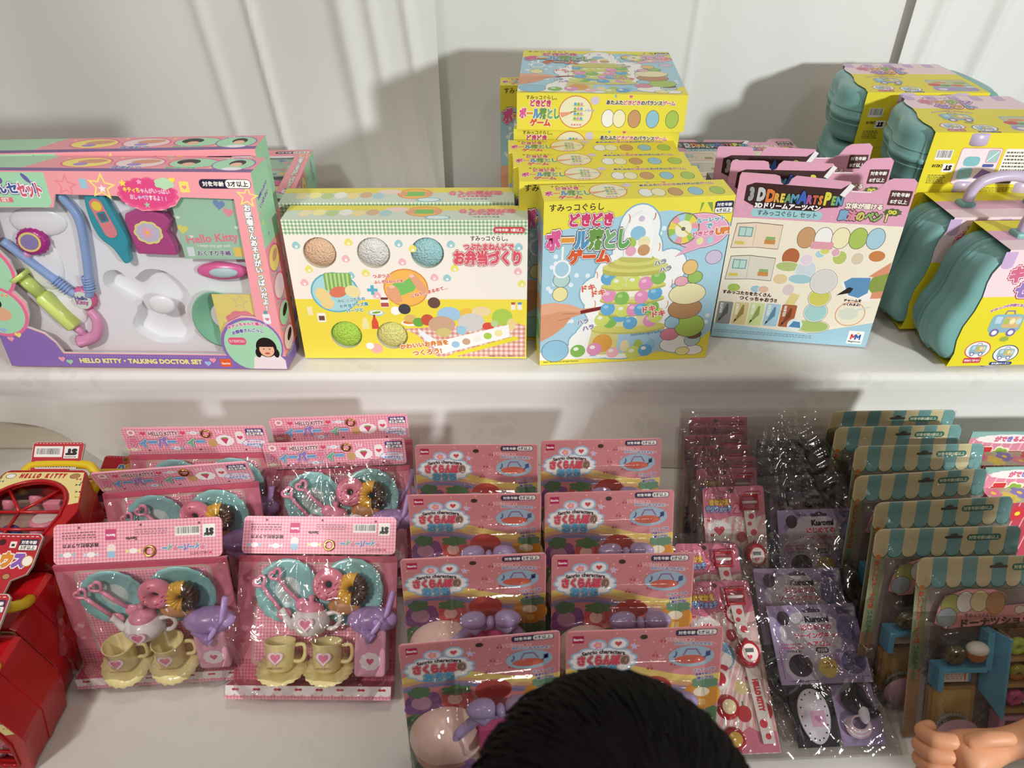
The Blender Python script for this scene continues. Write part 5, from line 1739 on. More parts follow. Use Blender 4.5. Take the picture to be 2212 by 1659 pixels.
def make_tea():
    root = empty('tea_party_set', None, 'toy pack', 'tea party play sets')
    W, H = .206, .172
    o = (-W / 2, -.004, 0)
    gm = gingham('pink_gingham', 'f3b9c2', 'ea9eac', 'dd8096', .0042)
    gd = gingham('rose_gingham_dark', 'd87f8e', 'cc6d7e', 'b8566a', .0042)
    m = MB()
    m.box(-W / 2, W / 2, -.004, 0, 0, H, pr('c66a7c'))
    a = Art(m, o, (1, 0, 0), (0, 0, 1))
    a.poly([(0, 0), (20.6, 0), (20.6, 1.6), (0, 1.6)], gm)
    a.poly([(0, 1.6), (20.6, 1.6), (20.6, 4.2), (0, 4.2)], gd)
    a.poly([(0, 4.2), (20.6, 4.2), (20.6, 17.2), (0, 17.2)], pr('d77f90'))
    a.rr(2.2, 3.4, 18.6, 16.4, .8, 'c9a89a')
    a.poly(rr_pts(2.5, 3.7, 15.8, 12.4, .8), gm)
    a.rect(0, 16.4, 20.6, 17.2, 'c4566a')
    for x, y, r_ in ((1.2, 8, .5), (1.0, 6, .35), (19.8, 5.4, .4), (9.6, 7.0, .35)):
        a.heart(x, y, r_, 'e9a9b8')
    m.build('backing_card', root)
    # raised floor of the tray with its lace-printed front strip
    b = MB()
    b.box(-W / 2, W / 2, -.030, -.004, 0, .0165, pr('c66a7c'))
    f = Art(b, (-W / 2, -.030, 0), (1, 0, 0), (0, 0, 1))
    f.poly([(0, 0), (20.6, 0), (20.6, 1.65), (0, 1.65)], gm)
    f.rect(0, .75, 20.6, 1.65, 'f1e9e6')
    for i in range(17):
        f.ell(.6 + i * 1.21, .75, .62, .32, 'f1e9e6', n=14)
    for i in range(8):
        x = 1.3 + i * 2.6
        f.ell(x - .24, 1.2, .24, .16, 'c23a4c', n=10)
        f.ell(x + .24, 1.2, .24, .16, 'c23a4c', n=10)
        f.ell(x, 1.2, .1, .1, 'a82a3c', n=8)
    f2 = Art(b, (-W / 2, -.030, .0165), (1, 0, 0), (0, 1, 0))
    f2.poly([(0, 0), (20.6, 0), (20.6, 2.6), (0, 2.6)], gd)
    b.build('tray_base', root)
    P = lambda u, v, d=.012: Vector((u * .01 - W / 2, -d, v * .01))
    toV = Matrix.Rotation(R(90), 4, 'X')
    teal = plastic('tea_teal', '8fc4c0', .25)
    pink = plastic('tea_pink', 'ec98ae', .25)
    cream = plastic('tea_cream', 'efe0a0', .25)
    lilac = plastic('tea_lilac', 'b394c8', .25)
    white = plastic('tea_white', 'efebe6', .2)
    for (u, v, r_) in ((6.7, 13.0, .040), (14.9, 12.9, .042)):
        b = MB()
        b.lathe([(.0, .0), (r_ * .7, .001), (r_ * .8, .004), (r_, .009), (r_ * .98, .0105), (r_ * .78, .006), (.0, .003)], teal, Matrix.Translation(P(u, v, .006)) @ toV, 36, wob=lambda q, r, z: .02 * math.sin(16 * q) if r > .03 else 0)
        pl = b.build('toy_plate', root)
        if u < 10:
            b = MB()
            aa = Art(b, P(u, v, .0105), (1, 0, 0), (0, 0, 1))
            aa.cloud(0, 0, 2.5, 2.4, 'e3e6e2', 22, .08)
            aa.cloud(0, 0, 2.1, 2.0, 'c3d8d2', 22, .08)
            b.build('paper_doily', pl)
    for pts in (((3.7, 13.6), (4.6, 12.4), (6.3, 10.5)), ((5.7, 14.5), (6.8, 13.2), (8.5, 11.7))):
        b = MB()
        b.tube([P(u, v, .020) for u, v in pts], .0026, pink, 8)
        hp = []
        for k in range(18):
            t = 2 * math.pi * k / 18
            hx, hy = 16 * math.sin(t) ** 3 / 17, (13 * math.cos(t) - 5 * math.cos(2 * t) - 2 * math.cos(3 * t) - math.cos(4 * t)) / 17
            q = R(38)
            hp.append(P(pts[0][0] - .35 + .85 * (hx * math.cos(q) - hy * math.sin(q)), pts[0][1] + .5 + .85 * (hx * math.sin(q) + hy * math.cos(q)), .020))
        b.tube(hp, .0022, pink, 8, True)
        b.ball(P(pts[2][0] + .4, pts[2][1] - .4, .020), (.0095, .004, .0085), pink, 16, 8)
        b.build('toy_spoon', root)

    def torus(c, r0, r1, mm, tilt=0, wob=0, part=(0, 1)):
        b_ = MB()
        n = 30
        pts = []
        for k in range(n if part == (0, 1) else n + 1):
            q = 2 * math.pi * (part[0] + (part[1] - part[0]) * k / n)
            pts.append((c.x + r0 * math.cos(q), c.y - tilt * math.sin(q) * r0, c.z + r0 * math.sin(q)))
        rs = [r1 * (1 + wob * math.sin(9 * 2 * math.pi * k / n)) for k in range(len(pts))]
        b_.tube(pts, rs, mm, 12, part == (0, 1))
        return b_
    b = torus(P(12.3, 13.9, .024), .0125, .0085, plastic('donut_pink', 'e58a9c', .3))
    rd = random.Random(5)
    for _ in range(12):
        q, rr_ = rd.uniform(0, 6.3), rd.uniform(.009, .016)
        c = P(12.3, 13.9, .0325) + Vector((rr_ * math.cos(q), 0, rr_ * math.sin(q)))
        b.tube([c - Vector((.0012, 0, .0008)), c + Vector((.0012, 0, .0008))], .0006, plastic('sprinkle', 'c23a5c'), 5)
    b.build('toy_doughnut', root, label='pink iced doughnut')
    b = torus(P(15.3, 13.3, .024), .0125, .0085, plastic('cruller_yellow', 'e6b13c', .35), 0, .14, (.2, .75))
    b2 = torus(P(15.3, 13.3, .0245), .0125, .0083, plastic('cruller_choc', '4a3325', .3), 0, .14, (-.25, .2))
    b.build('toy_cruller', root, label='yellow and chocolate cruller')
    b2.build('toy_cruller', root, label='chocolate half of the cruller')
    b = MB()
    b.ball(P(14.3, 11.2, .022), (.021, .009, .011), plastic('bread_brown', 'c08a5a', .4), 20, 10)
    for k in range(3):
        b.tube([P(13.3 + k * .9, 11.9, .0285), P(13.7 + k * .9, 10.7, .0285)], .0014, white, 6)
    b.build('toy_bread', root)
    # teapot
    b = MB()
    c0 = P(10.2, 7.7, .026)
    b.lathe([(.0, .0), (.012, .0), (.016, .003), (.0235, .012), (.0245, .018), (.021, .027), (.014, .032), (.0, .033)], white, Matrix.Translation(c0), 28)
    pot = b.build('toy_teapot', root)
    b = MB()
    b.lathe([(.0165, .030), (.0165, .033), (.013, .038), (.004, .041), (.003, .043), (.005, .046), (.003, .049), (.0, .0495)], pink, Matrix.Translation(c0), 24)
    b.build('lid', pot)
    b = MB()
    b.tube([c0 + Vector(p) for p in ((-.019, 0, .010), (-.029, 0, .017), (-.035, 0, .028), (-.038, 0, .031))], [.0065, .005, .004, .0045], white, 10)
    b.build('spout', pot)
    b = MB()
    b.tube([c0 + p for p in spline([Vector(q) for q in ((.020, 0, .026), (.033, 0, .028), (.037, 0, .018), (.030, 0, .009), (.021, 0, .009))], 4)], .003, white, 8)
    b.build('handle', pot)
    b = MB()
    heart_decal(b, c0 + Vector((0, -.0252, .016)), 1.0)
    b.build('heart_print', pot)
    # cups and saucers
    for u in (6.3, 12.2):
        b = MB()
        Mx = Matrix.Translation(P(u + .6, 3.4, .026)) @ Matrix.Rotation(R(32), 4, 'X')
        b.lathe([(.0, -.002), (.018, -.001), (.030, .004), (.031, .0055), (.018, .002), (.0, .001)], cream, Mx, 60, wob=lambda q, r, z: .035 * math.sin(20 * q) if r > .025 else 0)
        b.build('toy_saucer', root)
        b = MB()
        c0 = P(u + .3, 3.5, .027)
        b.lathe([(.0, .0), (.0135, .0), (.0165, .004), (.0185, .034), (.0197, .0365), (.0178, .036), (.0155, .006), (.0, .004)], cream, Matrix.Translation(c0) @ Matrix.Rotation(R(6), 4, 'X'), 28)
        cup = b.build('toy_cup', root)
        b = MB()
        b.tube([c0 + p for p in spline([Vector(q) for q in ((.017, 0, .030), (.029, -.001, .031), (.031, -.001, .019), (.026, 0, .011), (.016, 0, .011))], 4)], .0026, cream, 8)
        b.build('handle', cup)
        b = MB()
        heart_decal(b, c0 + Vector((0, -.0205, .017)), .95, 'HELLO KITTY')
        b.build('heart_print', cup)
    # drinks dispenser
    b = MB()
    b.prism([(p[0] * .01 + P(16.1, 0).x, p[1] * .01) for p in rr_pts(0, 3.0, 3.9, 5.6, .5)], -.040, -.006, plastic('tea_rose', 'e2a3b8', .25))
    dsp = b.build('toy_dispenser', root, .003)
    b = MB()
    aa = Art(b, P(16.1, 3.0, .0402), (1, 0, 0), (0, 0, 1))
    aa.heart(1.6, 4.2, .4, 'b08ac0')
    aa.cloud(2.0, 1.9, 1.2, 1.0, 'f1e4e6', 9, .1)
    aa.heart(2.0, 1.9, .5, 'd8607a')
    b.build('label', dsp)
    b = MB()
    b.ball(P(18.0, 9.6, .026), (.032, .018, .017), lilac, 24, 12)
    b.tube([P(16.2, 8.8, .034), P(18.2, 8.0, .042), P(20.0, 10.6, .034), P(20.6, 13.2, .03)], [.007, .008, .007, .006], lilac, 10, flat=.6)
    b.tube([P(17.4, 8.4, .042), P(18.4, 7.6, .044)], [.006, .007], lilac, 10)
    b.build('lever', dsp)
    cr = creased([(-.088, .168, -.104, .01, .004, .007), (-.02, .172, -.085, .10, .004, .006), (.0, .174, .012, .12, .004, .005), (.03, .172, .10, .09, .0045, .007), (.085, .165, .104, .03, .004, .007),
                  (-.10, .03, -.055, .004, .005, .006), (.10, .03, .06, .004, .005, .006), (-.06, .165, -.03, .06, .003, .004), (.06, .15, .05, .03, .003, .004), (-.1, .075, -.09, .13, .004, .005)])
    film('clear_bag', root, W + .020, H + .008, -W / 2 - .010, -.003, lambda x, z: .056 - .024 * abs(z - .075) / .09 - .020 * max(0, abs(x) / .1 - .7) / .3 + cr(x, z), .006, 3.0, clear('bag_film', 'f4f2f2', 60, .3, .003, .06, 1.7), 80, 70)
    b = MB()
    b.lathe([(.0045, .0), (.0062, .0018), (.0074, .0), (.0062, -.0018), (.0045, .0)], mat('brass', 'd6b060', .25, .5, metal=1.0), Matrix.Translation((0, -.002, 0)) @ toV, 24)
    grommet = b.build('grommet', root)
    return root, grommet


def build_tea():
    root, grommet = make_tea()
    hf = tea_front_header().build('header_card', None)
    hb = tea_back_header().build('header_card', None)
    # x, y, yaw, lean, header lean (from upright), print side, label
    spec = [(-.253, .523, -.6, 43.8, 49, 'b', 'pink tea party pack at the front, leaning far back beside the doll-house packs'),
            (-.452, .560, 4, 13, 41, 'b', 'pink tea party pack at the front of the column beside the red houses'),
            (-.247, .690, 3.5, 38, 2, 'f', 'pink tea party pack, middle one of the column next to the doll-house packs'),
            (-.446, .672, 6.5, 20, -14, 'f', 'pink tea party pack, middle one of the column beside the red houses'),
            (-.248, .752, 3.2, 31, -2, 'f', 'pink tea party pack at the back of the column next to the doll-house packs'),
            (-.444, .748, 1.5, 16, 0, 'f', 'pink tea party pack at the back of the column beside the red houses')]
    first = True
    roots = [root] + [dup(root) for _ in spec[1:]]
    for r_, (x, y, yaw, lean, hl, side, lab) in zip(roots, spec):
        r_['label'] = lab
        place(r_, (x, y, .5515), yaw, lean)
        src = hb if side == 'b' else hf
        h = src.copy()
        COL.objects.link(h)
        h.parent = r_
        h.location = (0, -.004, .1745)
        h.rotation_euler = (-R(hl - lean), 0, 0)
        g = [c for c in r_.children if c.name.startswith('grommet')][0]
        v = .011 if side == 'b' else .038
        a = R(hl - lean)
        gx = .014 if side == 'b' else .017
        g.location = Vector((gx, -.004, .1745)) + Matrix.Rotation(-a, 3, 'X') @ Vector((0, -.0016, v))
        g.rotation_euler = (-a, 0, 0)
    bpy.data.objects.remove(hf)
    bpy.data.objects.remove(hb)


def blister(name, parent, W, H, h, mt, nu=60, nv=70, amp=.0012, seed=1):
    m = MB()

    def f(u, v):
        x, z = -W / 2 + W * u, H * v
        d = h(x, z)
        return (x, -.0022 - d - (amp * ridge(x, z, seed, 1.2) if d > .003 else 0), z)
    m.sheet(f, nu, nv, mt)
    return m.build(name, parent)


def sm(a, b, x):
    t = max(0, min(1, (x - a) / (b - a)))
    return t * t * (3 - 2 * t)


def make_cherry():
    W, H = .168, .22
    root = empty('doll_house_pack', None, 'toy pack', 'blister packs of cherry doll houses')
    m = MB()
    m.prism([(p[0] * .01 - W / 2, p[1] * .01) for p in rr_pts(0, 0, 16.8, 22, .5)], -.001, 0, pr('d8a0a2'))
    a = Art(m, (-W / 2, -.001, 0), (1, 0, 0), (0, 0, 1))
    a.poly(rr_pts(0, 0, 16.8, 22, .5), 'cd8587')

    def band(y0, y1, c, bend=1.0):
        xs = [16.8 * k / 12 for k in range(13)]
        f = lambda x: bend * math.sin(x / 16.8 * math.pi * 1.6 + .4)
        a.poly([(x, y0 + f(x)) for x in xs] + [(x, y1 + f(x)) for x in xs[::-1]], c)
    for y0, y1, c in ((16.0, 16.9, 'e3c770'), (15.5, 16.0, 'd8a878'), (15.1, 15.5, 'a8889c'), (14.7, 15.1, '7f84ac')):
        band(y0, y1, c)
    band(10, 14.7, 'cf8788')
    a.poly([(0, 0), (16.8, 0), (16.8, 11.6), (15.2, 12.3), (13.4, 11.4), (11, 10.8), (7, 12.2), (4, 11.8), (2, 12.6), (0, 11.4)], '5c7a58')
    rd = random.Random(3)
    for _ in range(26):
        x, y = rd.uniform(.4, 16.4), rd.uniform(9, 11.4)
        a.ell(x, y, .14, .1, 'c9c9a0', n=8)
    for _ in range(40):
        x, y = rd.uniform(.4, 16.4), rd.uniform(18, 21.7)
        a.ell(x, y, .1, .1, 'f0b9b4', n=8)
    for x, y in ((10.2, 20.6), (9.4, 18.8), (11.4, 17.6), (8.9, 17.2)):
        a.ell(x, y - .2, .16, .16, 'b8525c', n=10)
        a.ell(x + .4, y - .25, .16, .16, 'b8525c', n=10)
        a.line([(x, y - .1), (x + .3, y + .3), (x + .4, y - .1)], .06, '8a5a48')
    # fruit houses
    a.ell(2.0, 13.4, 2.0, 1.7, '7a4f7c')
    for x, y in ((.7, 12.6), (3.2, 12.5), (1.3, 14.4), (3.0, 14.2)):
        a.ell(x, y, .8, .8, '8a5a8c')
    a.ell(1.8, 13.4, 1.1, 1.0, 'b98aa0')
    a.cloud(1.7, 15.0, 1.0, .7, '587a58', 5, .3)
    a.poly([(4.0, 14.6), (7.2, 14.8), (7.4, 13.2), (5.6, 11.2), (4.0, 13)], 'd0605f')
    a.ell(5.4, 13.6, .8, .8, 'ecc4b4')
    a.cloud(5.6, 14.9, 1.3, .6, '5f8558', 6, .35)
    a.ell(14.9, 13.3, 2.1, 1.9, 'd39238')
    a.cloud(15.2, 14.9, 1.3, .7, '6a8f70', 6, .2)
    a.rect(14.5, 12.0, 15.4, 12.8, 'e8c070')
    a.line([(14.95, 12), (14.95, 12.8)], .06, 'c07c2c')
    a.ell(14.9, 13.7, .9, .6, 'efe0c4')
    a.ell(9.6, 14.4, 2.0, 1.6, 'b84c42')
    # logo cloud
    a.cloud(4.0, 18.2, 3.5, 1.75, '9fc0d6', 13, .1)
    a.cloud(4.0, 18.2, 3.25, 1.55, 'ede9e4', 13, .1)
    a.ell(3.4, 20.2, 1.0, .7, '9fc0d6')
    a.ell(5.6, 20.3, 1.1, .8, '9fc0d6')
    a.ell(3.4, 20.15, .8, .5, 'efd8dc')
    a.ell(5.6, 20.3, .85, .6, 'f0ece6')
    a.heart(5.6, 20.3, .4, 'cf5058')
    a.flower(3.4, 20.15, .45, 'e89aac')
    a.star(7.3, 19.9, .5, 'cfc0dc')
    a.text('Sanrio characters', 4.0, 19.35, 4.6, '4a3a3c', bold=.05, arc=.25)
    a.chars('さくらんぼの', ['d05060'] * 5 + ['8a6a58'], 4.0, 18.3, 5.6, 1.15, bold=.1, out=((.18, '8a3a44'), (.13, 'f3eee8')))
    a.chars('おうち', ['5a9fc0'], 3.9, 17.1, 3.2, 1.1, bold=.1, out=((.18, '3f6a86'), (.13, 'f3eee8')))
    a.rect(.7, 20.5, 1.9, 21.4, 'b01f4c')
    a.text('Sanrio', 1.3, 20.95, 1.0, 'f2e4e8', bold=.06)
    a.ell(8.3, 21.0, .42, .3, '40352c')
    age_badge(a, 13.9, 21.35, 4.3, .62, '39304f', 'f0ebe2', '対象年齢', '3才以上')
    a.text('ブランコつきの', 12.2, 20.5, 3.0, 'd8606c', bold=.06, out=((.16, 'f2ece6'),), rot=-3)
    a.text('かわいいおうちだよ!', 13.7, 20.0, 4.0, '6f86b0', bold=.06, out=((.16, 'f2ece6'),), rot=-3)
    a.ell(13.5, 18.4, 2.5, 1.35, '9fb6c4')
    a.ell(13.4, 18.0, 1.7, .55, 'c86450')
    a.line([(12.6, 18.5), (13.0, 19.3), (14.0, 19.3), (14.5, 18.5)], .2, '8a6a98')
    a.text('♪', 11.8, 18.7, .45, '54628a')
    a.text('♫', 15.2, 18.6, .7, '54628a')
    a.text('パッケージの', 15.0, 16.6, 2.4, '6a5a90', bold=.06, out=((.16, 'efe8e6'),), rot=6)
    a.text('裏面を切って', 15.1, 16.1, 2.0, '6a5a90', bold=.06, out=((.16, 'efe8e6'),), rot=6)
    a.text('遊んでね!', 15.2, 15.6, 1.8, '6a5a90', bold=.06, out=((.16, 'efe8e6'),), rot=6)
    m.build('backing_card', root)
    P = lambda u, v, d: Vector((u * .01 - W / 2, -d, v * .01))
    lil = plastic('bow_lilac', 'a996bd', .22)
    pch = plastic('cherry_peach', 'edcabc', .3)
    hot = plastic('furniture_pink', 'dd6a9a', .3)
    vio = plastic('furniture_violet', 'a57fb4', .3)
    # cherry-shaped house: two half domes, open fronts with furniture
    for cx, cv, cr in ((4.3, 8.6, 1.0), (13.1, 5.6, .84)):
        b = MB()
        rings = []
        for j in range(9):
            t = R(90) * j / 8
            ring = []
            for k in range(25):
                q = math.pi * k / 24
                rr_ = .0415 * cr * (1 - .06 * math.exp(-((q - math.pi / 2) / .25) ** 2) * math.cos(t))
                ring.append(P(cx, cv, .002) + Vector((rr_ * math.cos(t) * math.cos(q), -rr_ * math.cos(t) * math.sin(q), rr_ * math.sin(t) * .98)))
            rings.append(ring)
        b.loft(rings, pch, False, False)
        inner = [[p + Vector((0, .0, -.0018)) for p in r_] for r_ in rings[:1]]
        b.loft([rings[0], [P(cx, cv, .002) + (p - P(cx, cv, .002)) * .94 + Vector((0, 0, -.001)) for p in rings[0]]], pch, False, False)
        dome = b.build('house_dome', root)
        b = MB()
        # lower tray of this half
        rings = []
        for j in range(7):
            t = -R(80) * j / 6
            rings.append([P(cx, cv - .7, .002) + Vector((.040 * cr * math.cos(t) * math.cos(math.pi * k / 24), -.028 * math.cos(t) * math.sin(math.pi * k / 24) * (.55 if j == 0 else 1), .056 * cr * math.sin(t))) for k in range(25)])
        b.loft(rings, plastic('house_inside', 'd9a493', .4), False, False)
        b.build('house_base', root)
    b = MB()
    b.box(P(3.2, 0, 0).x, P(7.2, 0, 0).x, -.026, -.006, .060, .074, vio)
    b.box(P(3.2, 0, 0).x, P(7.2, 0, 0).x, -.030, -.024, .056, .062, vio)
    b.build('toy_bed', root, .002)
    b = MB()
    b.box(P(4.0, 0, 0).x, P(7.4, 0, 0).x, -.040, -.012, .030, .052, hot)
    b.lathe([(.0, .004), (.008, .004), (.0095, .0)], hot, Matrix.Translation(P(6.2, 4.2, .040)) @ Matrix.Rotation(R(90), 4, 'X'), 16)
    b.lathe([(.005, .006), (.007, .006), (.007, .0)], hot, Matrix.Translation(P(4.9, 4.2, .040)) @ Matrix.Rotation(R(90), 4, 'X'), 14)
    b.build('toy_stove', root, .0015)
    b = MB()
    b.box(P(7.7, 0, 0).x, P(11.9, 0, 0).x, -.046, -.006, .098, .106, hot)
    b.box(P(7.7, 0, 0).x, P(11.9, 0, 0).x, -.022, -.016, .106, .128, hot)
    for k in range(6):
        b.lathe([(.0, .004), (.004, .003), (.0045, .0)], hot, Matrix.Translation(P(8.1 + k * .68, 10.3, .046)) @ Matrix.Rotation(R(90), 4, 'X'), 10)
    b.build('toy_swing_seat', root, .002)
    b = MB()
    for u in (8.2, 8.5, 11.9, 12.2):
        b.tube([P(u, 13.6, .026), P(u - .1, 11.6, .018)], .0012, hot, 6)
    b.build('swing_rope', root)
    # lilac bow handle
    b = MB()
    for sx in (-1, 1):
        b.ball(P(10.1 + sx * 1.75, 15.0, .030), (.0185, .011, .0105), lil, 24, 14, fn=lambda d, s=sx: 1 - .32 * max(0, -s * d.x) ** 2 + .035 * math.cos(d.z * 9) * (1 - abs(d.x)))
        b.tube([P(10.1 + sx * .6, 14.6, .031), P(10.1 + sx * 1.8, 13.95, .036), P(10.1 + sx * 3.0, 14.6, .033)], [.004, .006, .004], lil, 8)
    b.ball(P(10.1, 14.9, .033), (.005, .008, .0075), lil, 14, 10)
    b.build('bow', root)
    b = MB()
    b.tube([P(u, v, d) for u, v, d in ((4.4, 9.9, .030), (5.4, 11.2, .028), (6.7, 12.6, .028), (7.6, 13.5, .028), (8.8, 13.9, .028), (10.1, 14.0, .028), (11.6, 13.9, .028), (12.8, 13.4, .028), (13.6, 12.4, .028), (13.8, 11.2, .028), (13.4, 10.2, .03))], [.0045, .0055, .006, .0062, .006, .0055, .006, .0062, .006, .0055, .0045], lil, 10)
    b.build('stem_handle', root)

    def h(x, z):
        u, v = x * 100 + 8.4, z * 100
        box = .043 * sm(5.6, 6.6, u) * sm(14.9, 13.9, u) * sm(9.0, 9.6, v) * (sm(18.0, 17.2, v) * .55 + sm(16.4, 16.0, v) * .45)
        dome = 0
        for cx, cv, cr in ((4.3, 8.0, 1), (13.1, 5.2, .86)):
            r2 = ((u - cx) / 4.5 / cr) ** 2 + ((v - cv) / (5.1 * cr if v > cv else 7.2)) ** 2
            dome = max(dome, .046 * math.sqrt(max(0, 1 - r2)))
        low = .042 * sm(.3, .8, u) * sm(16.5, 16.0, u) * sm(.6, 1.4, v) * sm(8.6, 7.8, v)
        return max(box, dome, low, .0006)
    blister('clear_blister', root, W, H, h, clear('blister_pet', 'f6f4f3', 90, .18, .002, .035, 1.65), 56, 66, .0012, 2.2)
    return root


def build_cherry():
    c = make_cherry()
    L = [(-.048, .704, .5, 15), (-.046, .616, 1.1, 13), (-.042, .523, 3.4, 11), (-.029, .415, 5.9, 11.3)]
    Q = [(.126, .705, 1.8, 19), (.129, .594, 2.2, 24), (.132, .498, 1.3, 21), (.144, .401, 2.4, 19.4)]
    rows = ('back, against the white drop', 'second from the back', 'third from the back', 'front, half hidden by the dark-haired head')
    first = True
    for side, S_ in (('left', L), ('right', Q)):
        for i, (x, y, yaw, lean) in enumerate(S_):
            near = 'of the file next to the tea party packs' if side == 'left' else 'of the file next to the watch bags'
            lab = 'pink doll house pack, %s %s' % (('rearmost', 'second from rear', 'third from rear', 'foremost')[i], near)
            o = c if first else dup(c)
            first = False
            o['label'] = lab
            place(o, (x, y, .5515), yaw, lean)


def make_bag():
    root = empty('gift_bag', None, 'toy bag', 'clear bags with a watch card and a sewing kit')
    W, H = .245, .225
    # watch card
    m = MB()
    cw, ch = .085, .205
    ox = -.109
    card = [(p[0] * .01 + ox, p[1] * .01 + .008) for p in rr_pts(0, 0, 8.5, 20.5, .5)]
    m.prism(card, -.004, -.0032, pr('e2c6c6'))
    a = Art(m, (ox, -.004, .008), (1, 0, 0), (0, 0, 1))
    a.poly(rr_pts(0, 0, 8.5, 20.5, .5), 'efe6e0')
    for k in range(-10, 9):
        q = [(k * 1.0, 0), (k * 1.0 + .5, 0), (k * 1.0 + .5 + 9, 16.4), (k * 1.0 + 9, 16.4)]
        # slanted stripes clipped to the card
        pts = []
        for x, y in q:
            pts.append((max(0, min(8.5, x)), y))
        if pts[0][0] != pts[1][0] or pts[2][0] != pts[3][0]:
            a.poly(pts, 'e9b3b0')
    a.poly([(0, 16.4), (2, 16.0), (4, 16.5), (6.5, 16.1), (8.5, 16.5)] + [p for p in rr_pts(0, 16, 8.5, 4.5, .5)[:12]], 'd77b92')
    a.chars('ハローキティ', ['f0b4c2'], 2.3, 19.3, 3.4, .75, bold=.08, out=((.18, 'c83a66'),))
    a.chars('きせかえ', ['f2d24a'], 2.2, 18.4, 2.8, .8, bold=.08, out=((.18, 'c87a2c'),))
    a.chars('デジウォッチ', ['8fb4dc'], 2.1, 17.5, 3.6, .85, bold=.08, out=((.18, '54509a'),))
    a.text('2', 4.6, 17.5, .6, 'ef9ab0', bold=.1, out=((.2, 'c83a66'),))
    a.rr(5.8, 19.2, 8.1, 19.8, .28, 'b8324c')
    a.text('対象年齢6才以上', 6.95, 19.5, 2.0, 'f0e4e4', bold=.03)
    a.ell(3.9, 19.9, .32, .3, '5c3a34')
    a.cloud(2.0, 14.6, 1.6, 1.2, 'f6f2ec', 11, .1)
    a.heart(2.0, 14.6, .8, 'd8405a')
    a.text('カバーをきせかえできるよ!', 2.6, 13.0, 3.8, 'e0603c', bold=.06, out=((.16, 'f6f0e8'),), arc=.3)
    a.ell(3.0, 11.2, 2.0, 1.9, '7a9fc0')
    a.ell(3.0, 10.6, 1.6, 1.1, 'ece4de')
    a.ell(2.6, 9.7, 1.3, .5, 'b82a3c')
    a.ell(5.0, 13.6, .7, .75, 'b8323a')
    a.ell(7.6, 4.6, .8, 1.0, 'b8323a')
    a.ell(4.9, 4.4, .9, .95, 'c0383c')
    a.ell(5.1, 7.4, .9, .8, 'e6d39a')
    a.rect(4.8, 5.3, 5.0, 5.8, '5f7f3c')
    a.column('きせかえカバー', .6, 10.0, 5.0, ['5f86b8'], bold=.08)
    for x, y in ((.6, 3.5), (1.0, 14), (6, 8.4), (3.6, 2.2), (.6, 16)):
        a.heart(x, y, .3, 'd8405a')
    a.poly([(2.4, 0.1), (8.4, .1), (8.4, 2.4), (6.6, 2.2), (5.2, 3.0), (4.0, 2.2), (2.4, 1.6)], 'd77b92')
    card_o = m.build('watch_card', root)
    # the watch
    red = plastic('watch_red', 'b81f2c', .25)
    wht = plastic('strap_white', 'e6ddd6', .35)
    P = lambda u, v, d: Vector((ox + u * .01, -d, .008 + v * .01))
    b = MB()
    for (u, v, w, hh) in ((6.2, 18.3, .022, .018),):
        p = P(u, v, .009)
        b.tube([p + Vector((x * w / 2, 0, z * hh / 2)) for x, z in ((-1, -1), (1, -1), (1, 1), (-1, 1))], .0024, red, 8, True)
        b.tube([p + Vector((-w / 2, 0, 0)), p + Vector((w / 2, 0, 0))], .0022, wht, 8)
    b.build('buckle', card_o)
    b = MB()
    wsp = [(6.15, 17.6), (6.5, 13.0), (6.75, 8.0), (7.2, 1.0)]
    for i in range(3):
        p, q = P(*wsp[i], .0085), P(*wsp[i + 1], .0085)
        for dx0, dx1 in ((-.0075, .0075),):
            v = [p + Vector((dx0, 0, 0)), p + Vector((dx1, 0, 0)), q + Vector((dx1, 0, 0)), q + Vector((dx0, 0, 0))]
            v2 = [k + Vector((0, .003, 0)) for k in v]
            b.mesh(v + v2, [(0, 3, 2, 1), (4, 5, 6, 7), (0, 1, 5, 4), (1, 2, 6, 5), (2, 3, 7, 6), (3, 0, 4, 7)], wht)
    aa = Art(b, P(0, 0, .0086), (1, 0, 0), (0, 0, 1))
    for u, v, r_ in ((6.4, 16.4, .4), (6.1, 15.4, .3), (6.6, 14.2, .45), (6.6, 12.9, .3), (6.9, 3.2, .5), (7.2, 1.8, .35)):
        aa.ell(u, v, r_, r_, 'd0404a', n=14)
    aa.text('HELLO KITTY', 6.92, 6.4, 3.6, 'd0404a', bold=.1, rot=-86, h=.62)
    b.build('strap', card_o)
    b = MB()
    b.lathe([(.0, .009), (.0105, .009), (.0135, .006), (.0148, .0), (.0, -.001)], red, Matrix.Translation(P(6.55, 11.2, .0085)) @ Matrix.Rotation(R(90), 4, 'X') @ Matrix.Scale(1.15, 4, (0, 1, 0)), 30)
    aa = Art(b, P(6.55, 11.2, .0176), (1, 0, 0), (0, 0, 1))
    aa.ell(0, 0, .98, 1.1, 'ecdcd4')
    aa.rect(-.55, .05, .5, .55, '5c6258')
    aa.heart(-.1, -.5, .35, 'd0405a')
    b.build('watch_face', card_o)
    for (u, v, c, c2) in ((2.3, 8.4, 'ece8e2', 'c8303c'), (3.0, 5.2, 'c02838', 'ecdcae'), (3.1, 1.6, 'a8202c', 'd8b04c')):
        b = MB()
        b.lathe([(.0, .009), (.008, .0075), (.013, .003), (.0145, .0)], plastic('cover_' + c, c, .15), Matrix.Translation(P(u, v, .0045)) @ Matrix.Rotation(R(90), 4, 'X'), 26)
        b.lathe([(.0, .0096), (.006, .0088), (.0085, .0078)], plastic('cover_' + c2, c2, .15), Matrix.Translation(P(u, v, .0045)) @ Matrix.Rotation(R(90), 4, 'X'), 22)
        b.build('watch_cover', card_o)
